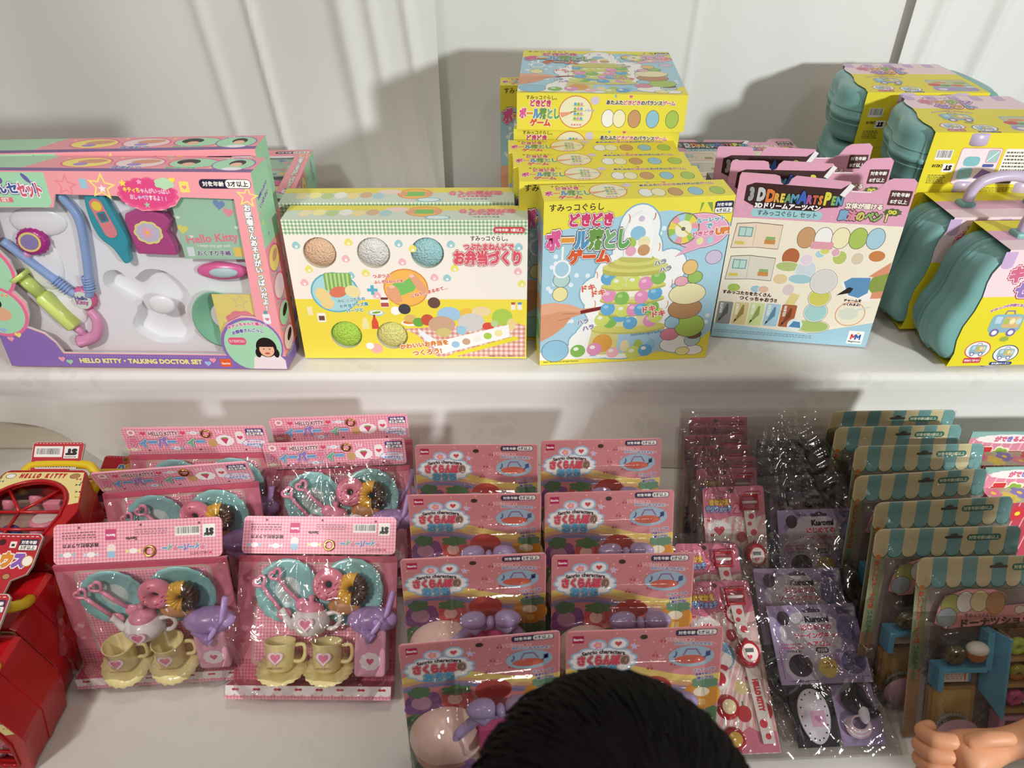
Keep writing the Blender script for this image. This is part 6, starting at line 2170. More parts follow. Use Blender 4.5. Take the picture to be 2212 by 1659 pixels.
    # sewing kit card
    m = MB()
    kx, kz = -.008, .082
    m.box(kx, kx + .115, -.006, -.005, kz, kz + .096, pr('b9a6cc'))
    a = Art(m, (kx, -.006, kz), (1, 0, 0), (0, 0, 1))
    a.rect(0, 0, 11.5, 9.6, 'b3a0c6')
    rd = random.Random(8)
    for _ in range(26):
        a.ell(rd.uniform(.5, 11), rd.uniform(4.2, 9.2), *([rd.uniform(.25, .6)] * 2), '9a82b4', n=16)
    a.cloud(5.2, 6.0, 3.9, 2.7, 'd6cfda', 14, .07)
    a.cloud(3.4, 2.2, 2.4, 2.0, 'cfc6d6', 12, .07)
    a.rr(4.6, 8.6, 6.9, 9.0, .2, '4c3f52')
    a.ell(5.75, 9.0, .5, .25, '4c3f52')
    a.text('Kuromi', 6.2, 7.75, 3.0, '2c2430', bold=.07)
    a.text('はじめての', 5.9, 6.75, 3.9, 'd8506c', bold=.06, out=((.16, 'f0e9ee'),))
    a.text('ソーイングキット', 5.9, 5.75, 6.0, 'd8506c', bold=.06, out=((.16, 'f0e9ee'),))
    a.text('ヘアゴム', 5.8, 4.75, 3.0, 'd8506c', bold=.06, out=((.16, 'f0e9ee'),))
    a.rr(5.2, 3.6, 6.9, 4.3, .3, '453c4a')
    a.text('クロミ', 6.05, 3.95, 1.2, 'e6dfe8', bold=.05)
    a.text('マスコットタイプの', 2.2, 4.75, 2.6, 'c84860', bold=.06)
    a.text('ヘアゴムがかんたんに', 2.4, 4.35, 3.0, 'c84860', bold=.06)
    a.text('つくれるよ!', 2.4, 3.9, 1.8, '4a3c46', bold=.06)
    a.ell(6.3, 1.9, 1.2, 1.25, 'ecd66a')
    a.text('きりぬき', 6.3, 2.4, 1.2, 'd87a2c', bold=.06)
    a.text('フェルトつき', 6.3, 1.9, 1.7, 'd87a2c', bold=.06)
    # plain felt sample shapes
    a.ell(2.9, 2.2, 1.5, 1.35, '453c48')
    a.ell(1.9, 8.0, .8, .9, '4b4450')
    a.ell(9.7, 6.4, 1.2, 1.6, '7f84b4')
    a.rr(9.0, 8.3, 10.6, 9.2, .3, '6f6a9c')
    a.ell(9.7, 2.4, 1.6, 1.4, '6a6494')
    for p in (((.6, .6), (.6, 4.0)), ((1.2, .4), (4.6, .4)), ((8.0, .7), (11.2, .7))):
        a.line(p, .06, '4a3f54')
    a.text('約3.5cm', 2.9, .4, 1.2, '3c3244', bold=.04)
    m.build('kit_card', root)
    b = MB()
    n = 30
    oval = [(kx + .032 + .019 * math.cos(2 * math.pi * k / n) * (1 + .12 * math.sin(2 * math.pi * k / n)), .046 + .031 * math.sin(2 * math.pi * k / n)) for k in range(n)]
    b.box(kx + .006, kx + .056, -.004, -.003, .012, .080, mat('felt_dark', '2c2830', .9))
    b.prism(oval, -.0075, -.005, mat('felt_white', 'd9d4dc', .9))
    aa = Art(b, (kx + .032, -.0075, .046), (1, 0, 0), (0, 0, 1))
    for k in range(16):
        q = 2 * math.pi * k / 16
        aa.ell(1.55 * math.cos(q) * (1 + .12 * math.sin(q)), 2.65 * math.sin(q), .11, .11, '2a2428', n=8)
    aa.rr(-.5, -1.2, 1.3, .6, .1, 'd9a9c4')
    aa.heart(.4, -.3, .5, 'c07aa4')
    b.build('felt_piece', root)
    b = MB()
    b.box(kx + .060, kx + .112, -.004, -.003, .012, .080, mat('felt_lilac', '9a88ac', .9))
    b.ball((kx + .084, -.010, .064), (.016, .008, .018), mat('felt_dark', '2c2830', .9), 18, 10)
    b.tube([(kx + .074, -.012, .062), (kx + .098, -.010, .056), (kx + .106, -.008, .044)], .007, mat('felt_dark', '2c2830', .9), 10)
    b.build('felt_roll', root)
    b = MB()
    th = mat('thread', 'dcd2da', .6)
    for k in range(5):
        b.tube([(kx + .082 + (.015 - .0012 * k) * math.cos(q), -.009 - .0012 * k, .032 + (.012 - .001 * k) * math.sin(q) + .001 * k) for q in (2 * math.pi * j / 24 for j in range(24))], .0014, th if k % 2 else mat('thread_pink', 'cdaab8', .6), 6, True)
    b.ball((kx + .090, -.013, .046), (.007, .004, .012), th, 14, 8)
    b.build('thread_coil', root)
    bf = clear('cello_film', 'f2f0ee', 46, .35, .004, .07, 1.75)
    # loose cellophane, pulled into long straight creases

    cr = creased([(-.095, .20, -.02, .02, .004, .007), (-.07, .205, -.045, .10, .0035, .006), (.005, .178, .10, .075, .005, .009), (-.015, .175, .07, .215, .005, .006), (.06, .10, .10, .17, .004, .006), (-.02, .06, .0, .01, .004, .006), (.095, .07, .11, .0, .004, .006), (.02, .215, .11, .13, .006, .006),
                  (-.008, .178, .068, .103, .004, .009), (.068, .103, .083, .111, .004, .008), (.083, .111, .081, .156, .004, .009), (.081, .156, .041, .194, .005, .010), (.041, .194, .034, .224, .006, .010), (-.10, .215, -.112, .12, .004, .008)])

    def depth(x, z):
        return .0135 + .004 * math.exp(-((z - .05) / .04) ** 2) + cr(x, z)
    film('cellophane', root, W, H, -W / 2, 0, depth, .009, 7.0, bf, 124, 114, .8, .15)
    m = MB()
    m.sheet(lambda u, v: (-W / 2 + W * u, -.0012 + .0012 * noise.noise(Vector((u * 9, v * 9, 3))), H * v), 20, 20, bf)
    m.build('cellophane_back', root)
    return root


def build_bags():
    b = make_bag()
    S_ = [(.344, .438, 2.5, 66), (.332, .494, 1, 60), (.378, .596, 3, 43), (.372, .632, 2, 40), (.372, .656, 1, 37), (.368, .684, 2, 33), (.358, .710, 1, 29), (.366, .736, 1.5, 25), (.368, .761, 1, 22)]
    labs = ['foremost clear bag with a pink watch card and a purple sewing kit card, lying flattest',
            'clear bag lying just under the foremost bag, second from the shopper',
            'clear bag with watch card, third from the shopper, first of the steep bundle',
            'clear bag with watch card, fourth from the shopper', 'clear bag with watch card, fifth from the shopper',
            'clear bag with watch card, fifth from the white drop', 'clear bag with watch card, fourth from the white drop',
            'clear bag with watch card, third from the white drop', 'clear bag with watch card, nearest but one to the white drop']
    labs[5:] = ['clear bag with watch card, fourth from the white drop', 'clear bag with watch card, third from the white drop',
                'clear bag with watch card, second from the white drop', 'clear bag with watch card, rearmost against the white drop']
    for i, (x, y, yaw, lean) in enumerate(S_):
        o = b if i == 0 else dup(b)
        o['label'] = labs[i]
        place(o, (x, y, .5512), yaw, lean)


def make_donut():
    W, H = .177, .231
    root = empty('doughnut_shop_pack', None, 'toy pack', 'doughnut shop blister packs')
    m = MB()
    m.prism([(p[0] * .01 - W / 2, p[1] * .01) for p in rr_pts(0, 0, 17.7, 23.1, .9)], -.001, 0, pr('bfb49a'))
    a = Art(m, (-W / 2, -.001, 0), (1, 0, 0), (0, 0, 1))
    a.poly(rr_pts(0, 0, 17.7, 23.1, .9), '9c8f86')
    a.rr(0, 9.0, 17.7, 22.5, .2, '98a07c')
    a.rect(1.5, 0, 17.7, 19.8, '9a8d88')
    a.rect(0, 0, 1.5, 9.0, 'a8805c')
    for k in range(9):
        a.line([(0, .5 + k), (1.5, .5 + k)], .06, '8f6a4a')
    a.rect(2.2, 5, 16.4, 14.5, '7d6e66')
    a.rect(2.2, 0, 16.4, 5, '6d5f5c')
    n = 10
    w = 17.7 / n
    for i in range(n):
        c = 'd9cba4' if i % 2 == 0 else '79a9ad'
        x0 = i * w
        top = 23.1 if 0 < i < n - 1 else 22.4
        a.poly([(x0, 20.0)] + [(x0 + w / 2 - w / 2 * math.cos(q), 20.0 - .75 * math.sin(q)) for q in (math.pi * k / 8 for k in range(9))] + [(x0 + w, 20.0), (x0 + w, 23.1 if i < n - 1 else 22.3), (x0 + w - (.5 if i == n - 1 else 0), 23.1), (x0 + (.5 if i == 0 else 0), 23.1), (x0, 23.1 if i else 22.4)], c)
    for i in range(n):
        x0 = i * w
        a.line([(x0 + w / 2 - w / 2 * math.cos(q), 20.0 - .75 * math.sin(q)) for q in (math.pi * k / 8 for k in range(9))], .12, '2f7468')
    a.rr(8.5, 21.65, 10.7, 22.0, .17, '4f4a44')
    a.ell(9.6, 22.05, .5, .28, '4f4a44')
    a.rr(11.2, 21.3, 15.4, 22.15, .42, '33766a')
    a.text('対象年齢3歳以上', 13.3, 21.72, 3.7, 'dfe2cc', bold=.04)
    for k in range(7):
        a.rect(16.0, 19.9 + k * .42, 16.08, 20.1 + k * .42, '5f6a58')
    a.column('おいしいドーナツは', .72, 19.0, 12.3, ['c84c3c'], bold=.06)
    a.column('いかがですか？', .72, 12.1, 7.2, ['4f7f6c'], bold=.06)
    a.ell(.75, 19.4, .35, .35, 'd8843c')
    m.build('backing_card', root)
    P = lambda u, v, d: Vector((u * .01 - W / 2, -d, v * .01))
    # pink sign plate with plain buns
    m = MB()
    sign = [(2.2, 15.2), (3.6, 14.5), (15.8, 15.4), (16.4, 16.2), (16.3, 17.6), (13.0, 17.4), (10.4, 17.2), (10.2, 18.8), (8.8, 19.3), (5.6, 19.4), (4.6, 19.0), (3.2, 18.6), (2.5, 17.0)]
    m.prism([(x * .01 - W / 2, z * .01) for x, z in sign], -.008, -.007, pr('dc9a9c'))
    a = Art(m, (-W / 2, -.008, 0), (1, 0, 0), (0, 0, 1))
    for x, y, rx, ry, c in ((4.0, 17.4, 1.2, 1.4, 'a8a65c'), (3.6, 15.9, 1.15, 1.2, '9aa4ac'), (5.6, 17.8, 1.0, 1.3, 'e3dcd4'), (7.3, 17.9, 1.1, 1.3, 'dccb9c'), (9.2, 17.6, 1.1, 1.4, 'c08f62'), (12.2, 16.7, .6, .5, 'd9cfc6'), (13.4, 16.8, .5, .4, '7d5a48')):
        a.ell(x, y, rx + .07, ry + .07, '6a5048')
        a.ell(x, y, rx, ry, c)
    a.text('すみっコぐらし', 7.4, 16.1, 3.4, '6a4a44', h=.5, bold=.03)
    a.text('ドーナツショップ', 10.2, 15.35, 9.6, '4f3a36', bold=.06, rot=3, h=1.05)
    m.build('sign_plate', root)
    blue = plastic('shop_blue', '5aa3c8', .3)
    tan = plastic('shop_tan', 'a5814f', .35)
    b = MB()
    b.box(P(2.2, 0, 0).x, P(7.9, 0, 0).x, -.026, -.004, .098, .104, blue)
    b.box(P(2.2, 0, 0).x, P(2.9, 0, 0).x, -.026, -.004, .075, .100, blue)
    b.box(P(2.9, 0, 0).x, P(7.0, 0, 0).x, -.012, -.004, .078, .098, blue)
    b.box(P(7.9, 0, 0).x, P(8.7, 0, 0).x, -.022, -.004, .098, .145, blue)
    v = [P(8.4, 14.6, .004), P(9.6, 14.4, .034), P(9.6, 4.2, .034), P(8.4, 6.4, .004)]
    v2 = [p + Vector((.003, 0, 0)) for p in v]
    b.mesh(v + v2, [(0, 1, 2, 3), (7, 6, 5, 4), (0, 4, 5, 1), (1, 5, 6, 2), (2, 6, 7, 3), (3, 7, 4, 0)], blue)
    ctr = b.build('shop_counter', root, .001)
    b = MB()
    aa = Art(b, P(3.6, 7.9, .0125), (1, 0, 0), (0, 0, 1))
    aa.rr(0, 0, 3.0, 1.5, .1, 'e3d2c8')
    aa.bars(.3, .3, 2.4, 1.3, 4, 'c08a7c', 2)
    aa.rect(2.5, .2, 2.7, 1.4, 'c85a4c')
    b.build('price_sticker', ctr)
    b = MB()
    b.box(P(10.2, 0, 0).x, P(16.6, 0, 0).x, -.006, -.003, .045, .142, plastic('rack_back', '7c5c40', .4))
    for vv in (4.6, 7.9, 11.2):
        b.box(P(10.2, 0, 0).x, P(16.6, 0, 0).x, -.028, -.004, vv * .01, vv * .01 + .005, tan)
    b.box(P(10.0, 0, 0).x, P(10.3, 0, 0).x, -.028, -.003, .045, .142, tan)
    b.build('shop_shelf', root, .001)

    def ring(u, v, r0, r1, c, c2=None, d=.022, wob=0.0):
        b = MB()
        n = 24
        c0 = P(u, v, d)
        pts = [c0 + Vector((r0 * math.cos(2 * math.pi * k / n), -.25 * r0 * math.sin(2 * math.pi * k / n), r0 * math.sin(2 * math.pi * k / n))) for k in range(n)]
        b.tube(pts, [r1 * (1 + wob * math.sin(6 * 2 * math.pi * k / n)) for k in range(n)], plastic('glaze_' + c, c, .18), 10, True)
        if c2:
            pts = [p + Vector((0, -.0012, 0)) for p in pts[:n // 2 + 1]]
            b.tube(pts, r1 * 1.02, plastic('glaze_' + c2, c2, .18), 10)
        b.build('toy_doughnut', root)
    ring(11.3, 12.9, .0068, .0050, 'a9c038')
    ring(13.2, 12.9, .0068, .0050, 'b06a38', '33261f')
    ring(15.2, 12.9, .0068, .0050, 'b5743f', 'd98fa4')
    ring(11.6, 9.6, .0066, .0050, 'a86434', '94903c')
    ring(13.5, 9.6, .0066, .0050, 'c9b48c')
    ring(15.4, 9.6, .0066, .0050, '8a5a38', '3a2a22')
    ring(11.7, 6.3, .0066, .0045, 'c84f8c', None, .022, .16)
    ring(13.6, 6.3, .0066, .0050, 'd8cfc0', 'a8744a')
    ring(15.5, 6.3, .0066, .0050, 'b5743f')
    ring(4.2, 11.8, .0072, .0055, '5a5030', None, .02, .1)
    b = MB()
    b.ball(P(6.6, 12.2, .022), (.0125, .010, .0125), plastic('bun_brown', 'a4623a', .3), 20, 12)
    b.ball(P(6.6, 12.7, .023), (.0128, .0102, .0085), plastic('bun_white', 'e2dcd6', .3), 20, 12)
    b.build('toy_bun', root)
    b = MB()
    b.prism([(p[0] * .01 - W / 2, p[1] * .01) for p in rr_pts(2.2, .8, 5.6, 6.4, .4)], -.010, -.004, tan)
    b.prism([(p[0] * .01 - W / 2, p[1] * .01) for p in rr_pts(2.7, 1.3, 4.6, 5.4, .3)], -.0104, -.009, plastic('tray_inside', 'c09a58', .35))
    b.build('toy_tray', root)
    b = MB()
    for k in range(14):
        q = math.pi * (k / 13)
        b.ball(P(5.0 + 1.7 * math.cos(q), 2.4 + 1.4 * math.sin(q), .016), (.0028, .002, .003), plastic('tongs_grey', '8f8c88', .2), 8, 6)
    b.build('toy_basket', root)
    b = MB()
    b.lathe([(.0, .002), (.024, .002), (.026, .0)], pr('cf9db0'), Matrix.Translation(P(5.2, .2 + 1.6, .024)) @ Matrix.Rotation(R(90), 4, 'X') @ Matrix.Scale(.75, 4, (0, 1, 0)), 30)
    b.build('sticker_disc', root)
    b = MB()
    b.box(P(10.2, 0, 0).x, P(16.4, 0, 0).x, -.024, -.004, .004, .040, plastic('till_pink', 'c98fa8', .3))
    b.box(P(10.8, 0, 0).x, P(14.4, 0, 0).x, -.0255, -.0235, .018, .034, plastic('till_dark', '5c3a34', .3))
    b.build('toy_till', root, .002)

    def h(x, z):
        u, v = x * 100 + 8.85, z * 100
        body = .044 * sm(1.6, 2.2, u) * sm(17.0, 16.3, u) * sm(.3, .9, v) * (sm(19.6, 17.6, v) * .5 + sm(14.6, 14.0, v) * .5)
        band = .013 * sm(1.2, 1.7, u) * sm(17.3, 16.8, u) * sm(19.2, 19.8, v) * sm(21.2, 20.6, v)
        return max(body, band, .0006)
    blister('clear_blister', root, W, H, h, clear('blister_pet2', 'f2f1ec', 130, .45, .003, .04, 1.65), 56, 66, .002, 6.1)
    return root


def build_donuts():
    d = make_donut()
    S_ = [(.563, .469, 1.6, 26.6), (.524, .528, 2, 20), (.541, .578, 3.8, 18.5), (.532, .633, 4.8, 16), (.553, .678, 1.9, 19), (.536, .730, 1.8, 14), (.538, .782, 1.2, 8)]
    labs = ['foremost doughnut shop pack with all its toys in view above the reaching arm', 'doughnut shop pack second from the front of the striped row', 'doughnut shop pack third from the front of the striped row',
            'doughnut shop pack in the middle of the striped row, fourth from the front', 'doughnut shop pack third from the back of the striped row', 'doughnut shop pack second from the back of the striped row', 'rearmost doughnut shop pack, its striped top against the white drop']
    for i, (x, y, yaw, lean) in enumerate(S_):
        o = d if i == 0 else dup(d)
        o['label'] = labs[i]
        place(o, (x, y, .5515), yaw, lean)


def build_flower_packs():
    root = empty('flower_craft_pack', 'pink flower craft pack at the right edge, rear of two beside the striped doughnut packs', 'toy pack', 'flower craft packs')
    W, H = .20, .155
    m = MB()
    m.box(-W / 2, W / 2, -.002, 0, 0, H, pr('7fae9f'))
    a = Art(m, (-W / 2, -.002, 0), (1, 0, 0), (0, 0, 1))
    a.rect(0, 0, 20, 15.5, 'd98a9c')
    for k in range(14):
        a.poly([(k * 1.5, 9), (k * 1.5 + .25, 9), (k * 1.5 + .9, 14), (k * 1.5 + .65, 14)], 'e9b4b8')
    a.rect(0, 14.4, 20, 15.5, '8fb5aa')
    a.cloud(6, 14.2, 4.8, .8, 'efe6e2', 15, .08)
    a.chars('ができるよ!!', ['d86a86', 'd86a86', '8a7ab8', 'd86a86'], 7, 14.2, 6.4, .95, bold=.08)
    a.chars('テ', ['c8303c'], 3.0, 11.6, 2.4, 2.2, bold=.1, out=((.16, 'f0e6c8'),))
    a.chars('ー', ['c83c6c'], 7.6, 11.6, 2.4, 2.2, bold=.1, out=((.16, 'f0e6c8'),))
    for x, c in ((5.3, '8fae3c'), (10.0, '5a6fb8'), (12.4, 'c8303c'), (14.8, 'd8903c')):
        a.cloud(x, 11.6, 1.15, 1.0, 'f0e6c8', 5, .35)
        a.cloud(x, 11.6, .9, .75, c, 5, .35)
    m.build('backing_card', root)
    b = MB()
    b.box(-W / 2 + .004, W / 2 - .02, -.036, -.002, .002, .118, pr('b83c50'))
    t = Art(b, (-W / 2 + .004, -.036, .118), (1, 0, 0), (0, 1, 0))
    t.rect(0, 0, 17.6, 3.4, 'b9b79a')
    for i in range(9):
        t.flower(1.2 + i * 1.9, 1.7 + .5 * (-1) ** i, 1.2, ('e07f9a', 'e3cf5c', '8f7fc0', 'e08f9a', 'd8605c')[i % 5], 'f0d84a')
    f = Art(b, (-W / 2 + .004, -.036, .002), (1, 0, 0), (0, 0, 1))
    for k in range(12):
        f.poly([(.3 + k * 1.5, 0), (.5 + k * 1.5, 0), (.9 + k * 1.5, 11.6), (.7 + k * 1.5, 11.6)], 'e0a0a4')
    f.flower(4, 9.6, 1.3, 'c8303c')
    f.flower(11, 9, 1.3, 'd8605c')
    b.build('carton', root)
    place(root, (.795, .842, .5515), 0, 5)
    place(dup(root, 'pink flower craft pack at the right edge, nearer of two beside the striped doughnut packs'), (.776, .765, .5515), 2, 6)


# ------------------------------------------------------------------ red toy houses
def make_house():
    root = empty('red_toy_house', None, 'toy house', 'red plastic carry-case toy houses')
    D = .084
    red = plastic('house_red', 'b31218', .28)
    half = [(.062, 0), (.077, .062), (.0765, .070), (.056, .138), (.050, .142)]
    out = half + [(-x, z) for x, z in half[::-1]]

    def sc(k):
        return [(x * k, .070 + (z - .070) * k) for x, z in out]
    m = MB()
    # shell: four steps of outline so the seam and the rims stand proud
    rings = []
    for y, k in ((0, .93), (0, .975), (-.004, .985), (-.035, .985), (-.0352, 1.0), (-.0455, 1.0), (-.0457, .985), (-.076, .985), (-.0762, 1.0), (-D + .001, 1.0), (-D, .993)):
        rings.append([(x, y, z) for x, z in sc(k)])
    m.loft(rings, red, False, True, False)
    m.face([(x, 0, z) for x, z in sc(.93)], red)
    # window opening with an arched head
    win = [(-.052, .014), (.052, .014), (.058, .058)]
    for k in range(17):
        q = math.pi * k / 16
        win.append((.056 * math.cos(q), .066 + .054 * math.sin(q)))
    win.append((-.058, .058))
    face = [(x * 100, z * 100) for x, z in sc(.993)]
    panel(m, (0, -D, 0), (1, 0, 0), (0, 0, 1), face, [[(x * 100, z * 100) for x, z in win]], red)
    for i in range(len(win)):
        p, q = win[i - 1], win[i]
        m.face([(p[0], -D, p[1]), (q[0], -D, q[1]), (q[0], -D + .006, q[1]), (p[0], -D + .006, p[1])], red)
    m.tube([(x, -D - .0006, z) for x, z in win], .0022, red, 6, True)
    m.build('shell', root)
    b = MB()
    for p, q in (((-.058, .066), (.058, .066)), ((-.054, .036), (.054, .036)), ((0, .014), (0, .066)), ((0, .066), (.036, .108)), ((0, .066), (-.036, .108))):
        b.tube([(p[0], -D + .003, p[1]), (q[0], -D + .003, q[1])], .0022, red, 6)
    for k in range(9):
        b.ball((-.046 + k * .0115, -D - .001, .012), (.0058, .003, .004), red, 10, 6)
    b.build('window_bars', root)
    b = MB()
    b.face([(x, -D + .005, z) for x, z in win], clear('house_pane', 'f6efee', 40, .08, .002, .03, 1.4))
    b.build('window_pane', root)
    b = MB()
    b.box(-.056, .056, -.048, -.046, .012, .12, pr('b59a8c'))
    b.build('inner_wall', root)
    pk = plastic('furniture_rose', 'e58fa4', .3)
    wh = plastic('furniture_white', 'ece6e2', .3)
    for (x, z, kind) in ((-.032, .092, 0), (.0, .1, 0), (.028, .095, 1), (.03, .066, 2), (-.034, .044, 1), (-.004, .046, 3), (.032, .04, 0), (-.034, .022, 4), (.012, .022, 2), (.042, .022, 0)):
        b = MB()
        if kind == 0:
            b.lathe([(.0, 0), (.006, 0), (.0095, .008), (.010, .011), (.008, .011), (.0, .003)], pk, Matrix.Translation((x, -.064, z - .006)) @ Matrix.Rotation(R(30), 4, 'X'), 16)
            b.build('toy_cup', root)
        elif kind == 1:
            b.box(x - .012, x + .012, -.076, -.05, z - .009, z, pk)
            b.box(x - .012, x + .012, -.054, -.05, z, z + .016, pk)
            b.build('toy_chair', root, .002)
        elif kind == 2:
            b.lathe([(.0, .004), (.019, .004), (.021, .001), (.019, -.002), (.0, -.002)], pk, Matrix.Translation((x, -.066, z)) @ Matrix.Rotation(R(75), 4, 'X'), 26, wob=lambda q, r, zz: .04 * math.sin(14 * q))
            b.lathe([(.0, .0046), (.016, .0046)], wh, Matrix.Translation((x, -.066, z)) @ Matrix.Rotation(R(75), 4, 'X'), 22)
            b.build('toy_table', root)
        elif kind == 3:
            b.lathe([(.0, 0), (.011, .0), (.012, .012), (.009, .016), (.0, .017)], plastic('furniture_blue', '3c58a8', .3), Matrix.Translation((x, -.066, z - .012)), 16)
            b.lathe([(.012, .0), (.0125, -.012), (.0, -.012)], wh, Matrix.Translation((x, -.066, z - .012)), 16)
            b.build('toy_stool', root)
        else:
            b.box(x - .018, x + .018, -.076, -.05, z - .008, z + .006, plastic('furniture_brown', '94744a', .4))
            b.build('toy_bed', root, .002)
    # cream corner print
    b = MB()
    a = Art(b, (0, -D, 0), (1, 0, 0), (0, 0, 1))
    edge = [(5.35, 13.75), (5.0, 13.85), (-5.0, 13.85), (-5.35, 13.75)]
    arc = [(6.05 * math.cos(math.pi * k / 18), 6.6 + 5.85 * math.sin(math.pi * k / 18)) for k in range(1, 18)]
    left = [p for p in arc if p[0] < -.01]
    right = [p for p in arc if p[0] > .01]
    a.poly([(7.15, 8.0), (5.35, 13.7), (0, 13.8), (0, 12.5)] + [p for p in right[::-1]], 'e9d890')
    a.poly([(0, 12.5), (0, 13.8), (-5.35, 13.7), (-7.15, 8.0)] + [p for p in left[::-1]], 'e9d890')
    a.chars('HELLO KITTY', ['c02a34'], 0, 13.1, 6.4, .95, bold=.12)
    for x, y, c in ((-4.4, 13.0, 'f0ece4'), (4.4, 13.0, 'b98458')):
        a.ell(x, y, .7, .5, '4a3a38')
        a.ell(x, y, .62, .42, c)
    for x, y, c in ((-5.2, 12.0, '4a5a8c'), (5.2, 12.4, 'a8303a'), (-5.7, 10.9, 'c8505a'), (5.6, 11.3, '3c3a44'), (-6.3, 9.8, '7a3a3c'), (6.2, 10.0, '5a3a3c'), (-6.6, 9.0, '3c3a44'), (6.6, 9.0, 'c8903c')):
        a.poly([(x - .35, y + .2), (x, y), (x - .35, y - .2)], c)
        a.poly([(x + .35, y + .2), (x, y), (x + .35, y - .2)], c)
    for x, y in ((-5.6, 12.6), (5.9, 11.9)):
        a.text('♪', x, y, .35, '4a4440')
    b.build('corner_print', root)
    yl = plastic('house_yellow', 'e2c41f', .3)
    b = MB()
    b.tube([(p.x, 0, p.y - .140) for p in spline([Vector(q) for q in [(-.048, .136), (-.054, .158), (-.046, .174), (-.030, .180), (.030, .180), (.046, .174), (.054, .158), (.048, .136)]], 5)], .0065, yl, 10)
    hd = b.build('handle', root)
    hd.location = (0, -.042, .140)
    return root


def make_tags():
    """red swing card on the handle: the front with the title, the back with the bar code"""
    out = []
    for back in (0, 1):
        m = MB()
        shape = [(.3, 0), (6.0, 0), (6.6, .9), (6.9, 2.6), (8.6, 3.4), (9.0, 4.4), (9.2, 8.0), (8.8, 8.4), (.4, 8.4), (0, 8.0), (0, .4)]
        m.prism([((x - 4.6) * .01, z * .01) for x, z in shape], -.0016, .0016, pr('c9c2b8'))
        a = Art(m, (-.046, -.0016, 0), (1, 0, 0), (0, 0, 1))
        a.poly([(x * .98 + .09, z * .98 + .08) for x, z in shape], 'b5222c')
        for k in range(14):
            a.rect(.5 + k * .6, 8.0, .85 + k * .6, 8.08, 'efe4dc')
        if not back:
            a.ell(4.4, 7.3, .45, .4, '4a1418')
            age_badge(a, 7.7, 7.0, 2.2, 1.3, '3c2a44', 'f0e8e0', '対象年齢', '3才以上', True, .2)
            a.rr(5.4, 6.6, 6.2, 7.4, .1, 'efe6dc')
            a.rect(5.6, 6.8, 6.0, 7.1, '3c2a2c')
            a.chars('ハウス', ['4a86c0', 'd88a2c', '8a5ab0'], 5.6, 5.1, 4.6, 1.7, bold=.12, out=((.2, 'f4ece4'),))
            a.ell(8.2, 5.0, .7, .7, 'c9903c')
            a.ell(8.2, 5.0, .6, .6, 'efe8d8')
            for x, y, c in ((4.2, 2.6, 'f0ece4'), (6.2, 3.1, 'b98458'), (3.0, 1.4, '9a8ac0'), (5.6, 1.4, '9a8ac0'), (1.4, 2.4, 'e0c040')):
                a.ell(x, y, .5, .4, '3c2428')
                a.ell(x, y, .43, .33, c)
            a.text('♫', 5.0, 3.4, .5, 'e8c83c')
        else:
            a.rect(.4, 4.9, 5.4, 7.4, 'efe9e4')
            a.barcode(.6, 5.1, 5.2, 7.0)
            a.rect(5.7, 4.6, 8.3, 7.4, 'efe9e4')
            a.text('ST', 7.0, 6.1, 1.7, '1f1c1a', bold=.12, rot=180)
            a.bars(5.9, 4.7, 8.1, 5.2, 1, '4a4440', 4)
            a.rr(.8, 2.2, 8.2, 4.0, .2, 'd9cfc6')
            a.bars(1.0, 2.4, 8.0, 3.8, 3, '5f544e', 7)
        out.append(m.build('swing_tag', None, label='barcode side of the red swing tag' if back else None))
    return out


def build_houses():
    h = make_house()
    tf, tb = make_tags()
    # x, y, z, yaw, lean, tag side, tag lean, label
    spec = [(-.622, .510, .5515, -1, 1, tf, 64, 'red toy house standing foremost at the lower left corner, its arched window towards the shopper'),
            (-.630, .600, .5515, -1, 1, tf, 64, 'red toy house standing upright behind the foremost one, red swing tag on its yellow handle'),
            (-.619, .684, .5517, -2, 90, tf, 70, 'red toy house lying at the bottom of the lying pair, shifted to the right'),
            (-.645, .612, .5517 + .0865, 0, 90, tb, 50, 'red toy house lying window up on top of the pair, barcode tag behind it')]
    roots = [h] + [dup(h) for _ in spec[1:]]
    for r_, (x, y, z, yaw, lean, src, tl, lab) in zip(roots, spec):
        r_['label'] = lab
        place(r_, (x, y, z), yaw, lean)
        t = src.copy()
        COL.objects.link(t)
        t.parent = r_
        hd = [k for k in r_.children if k.name.startswith('handle')][0]
        if lean < 45:
            t.location = (.004, -.052, .147)
            hd.rotation_euler = (R(52), 0, 0)
            t.rotation_euler = (-R(tl), 0, 0)
        else:
            # the case lies on its back: handle swung up, the tag standing behind it
            hd.rotation_euler = (R(42), 0, 0)
            t.location = (-.004, -.058, .152)
            t.rotation_euler = (R(90 - tl), 0, 0)
            t.scale = (.8, 1, .62)
    bpy.data.objects.remove(tf)
    bpy.data.objects.remove(tb)


def build_lower():
    build_tea()
    build_cherry()
    build_bags()
    build_donuts()
    build_flower_packs()
    build_houses()
    build_people()
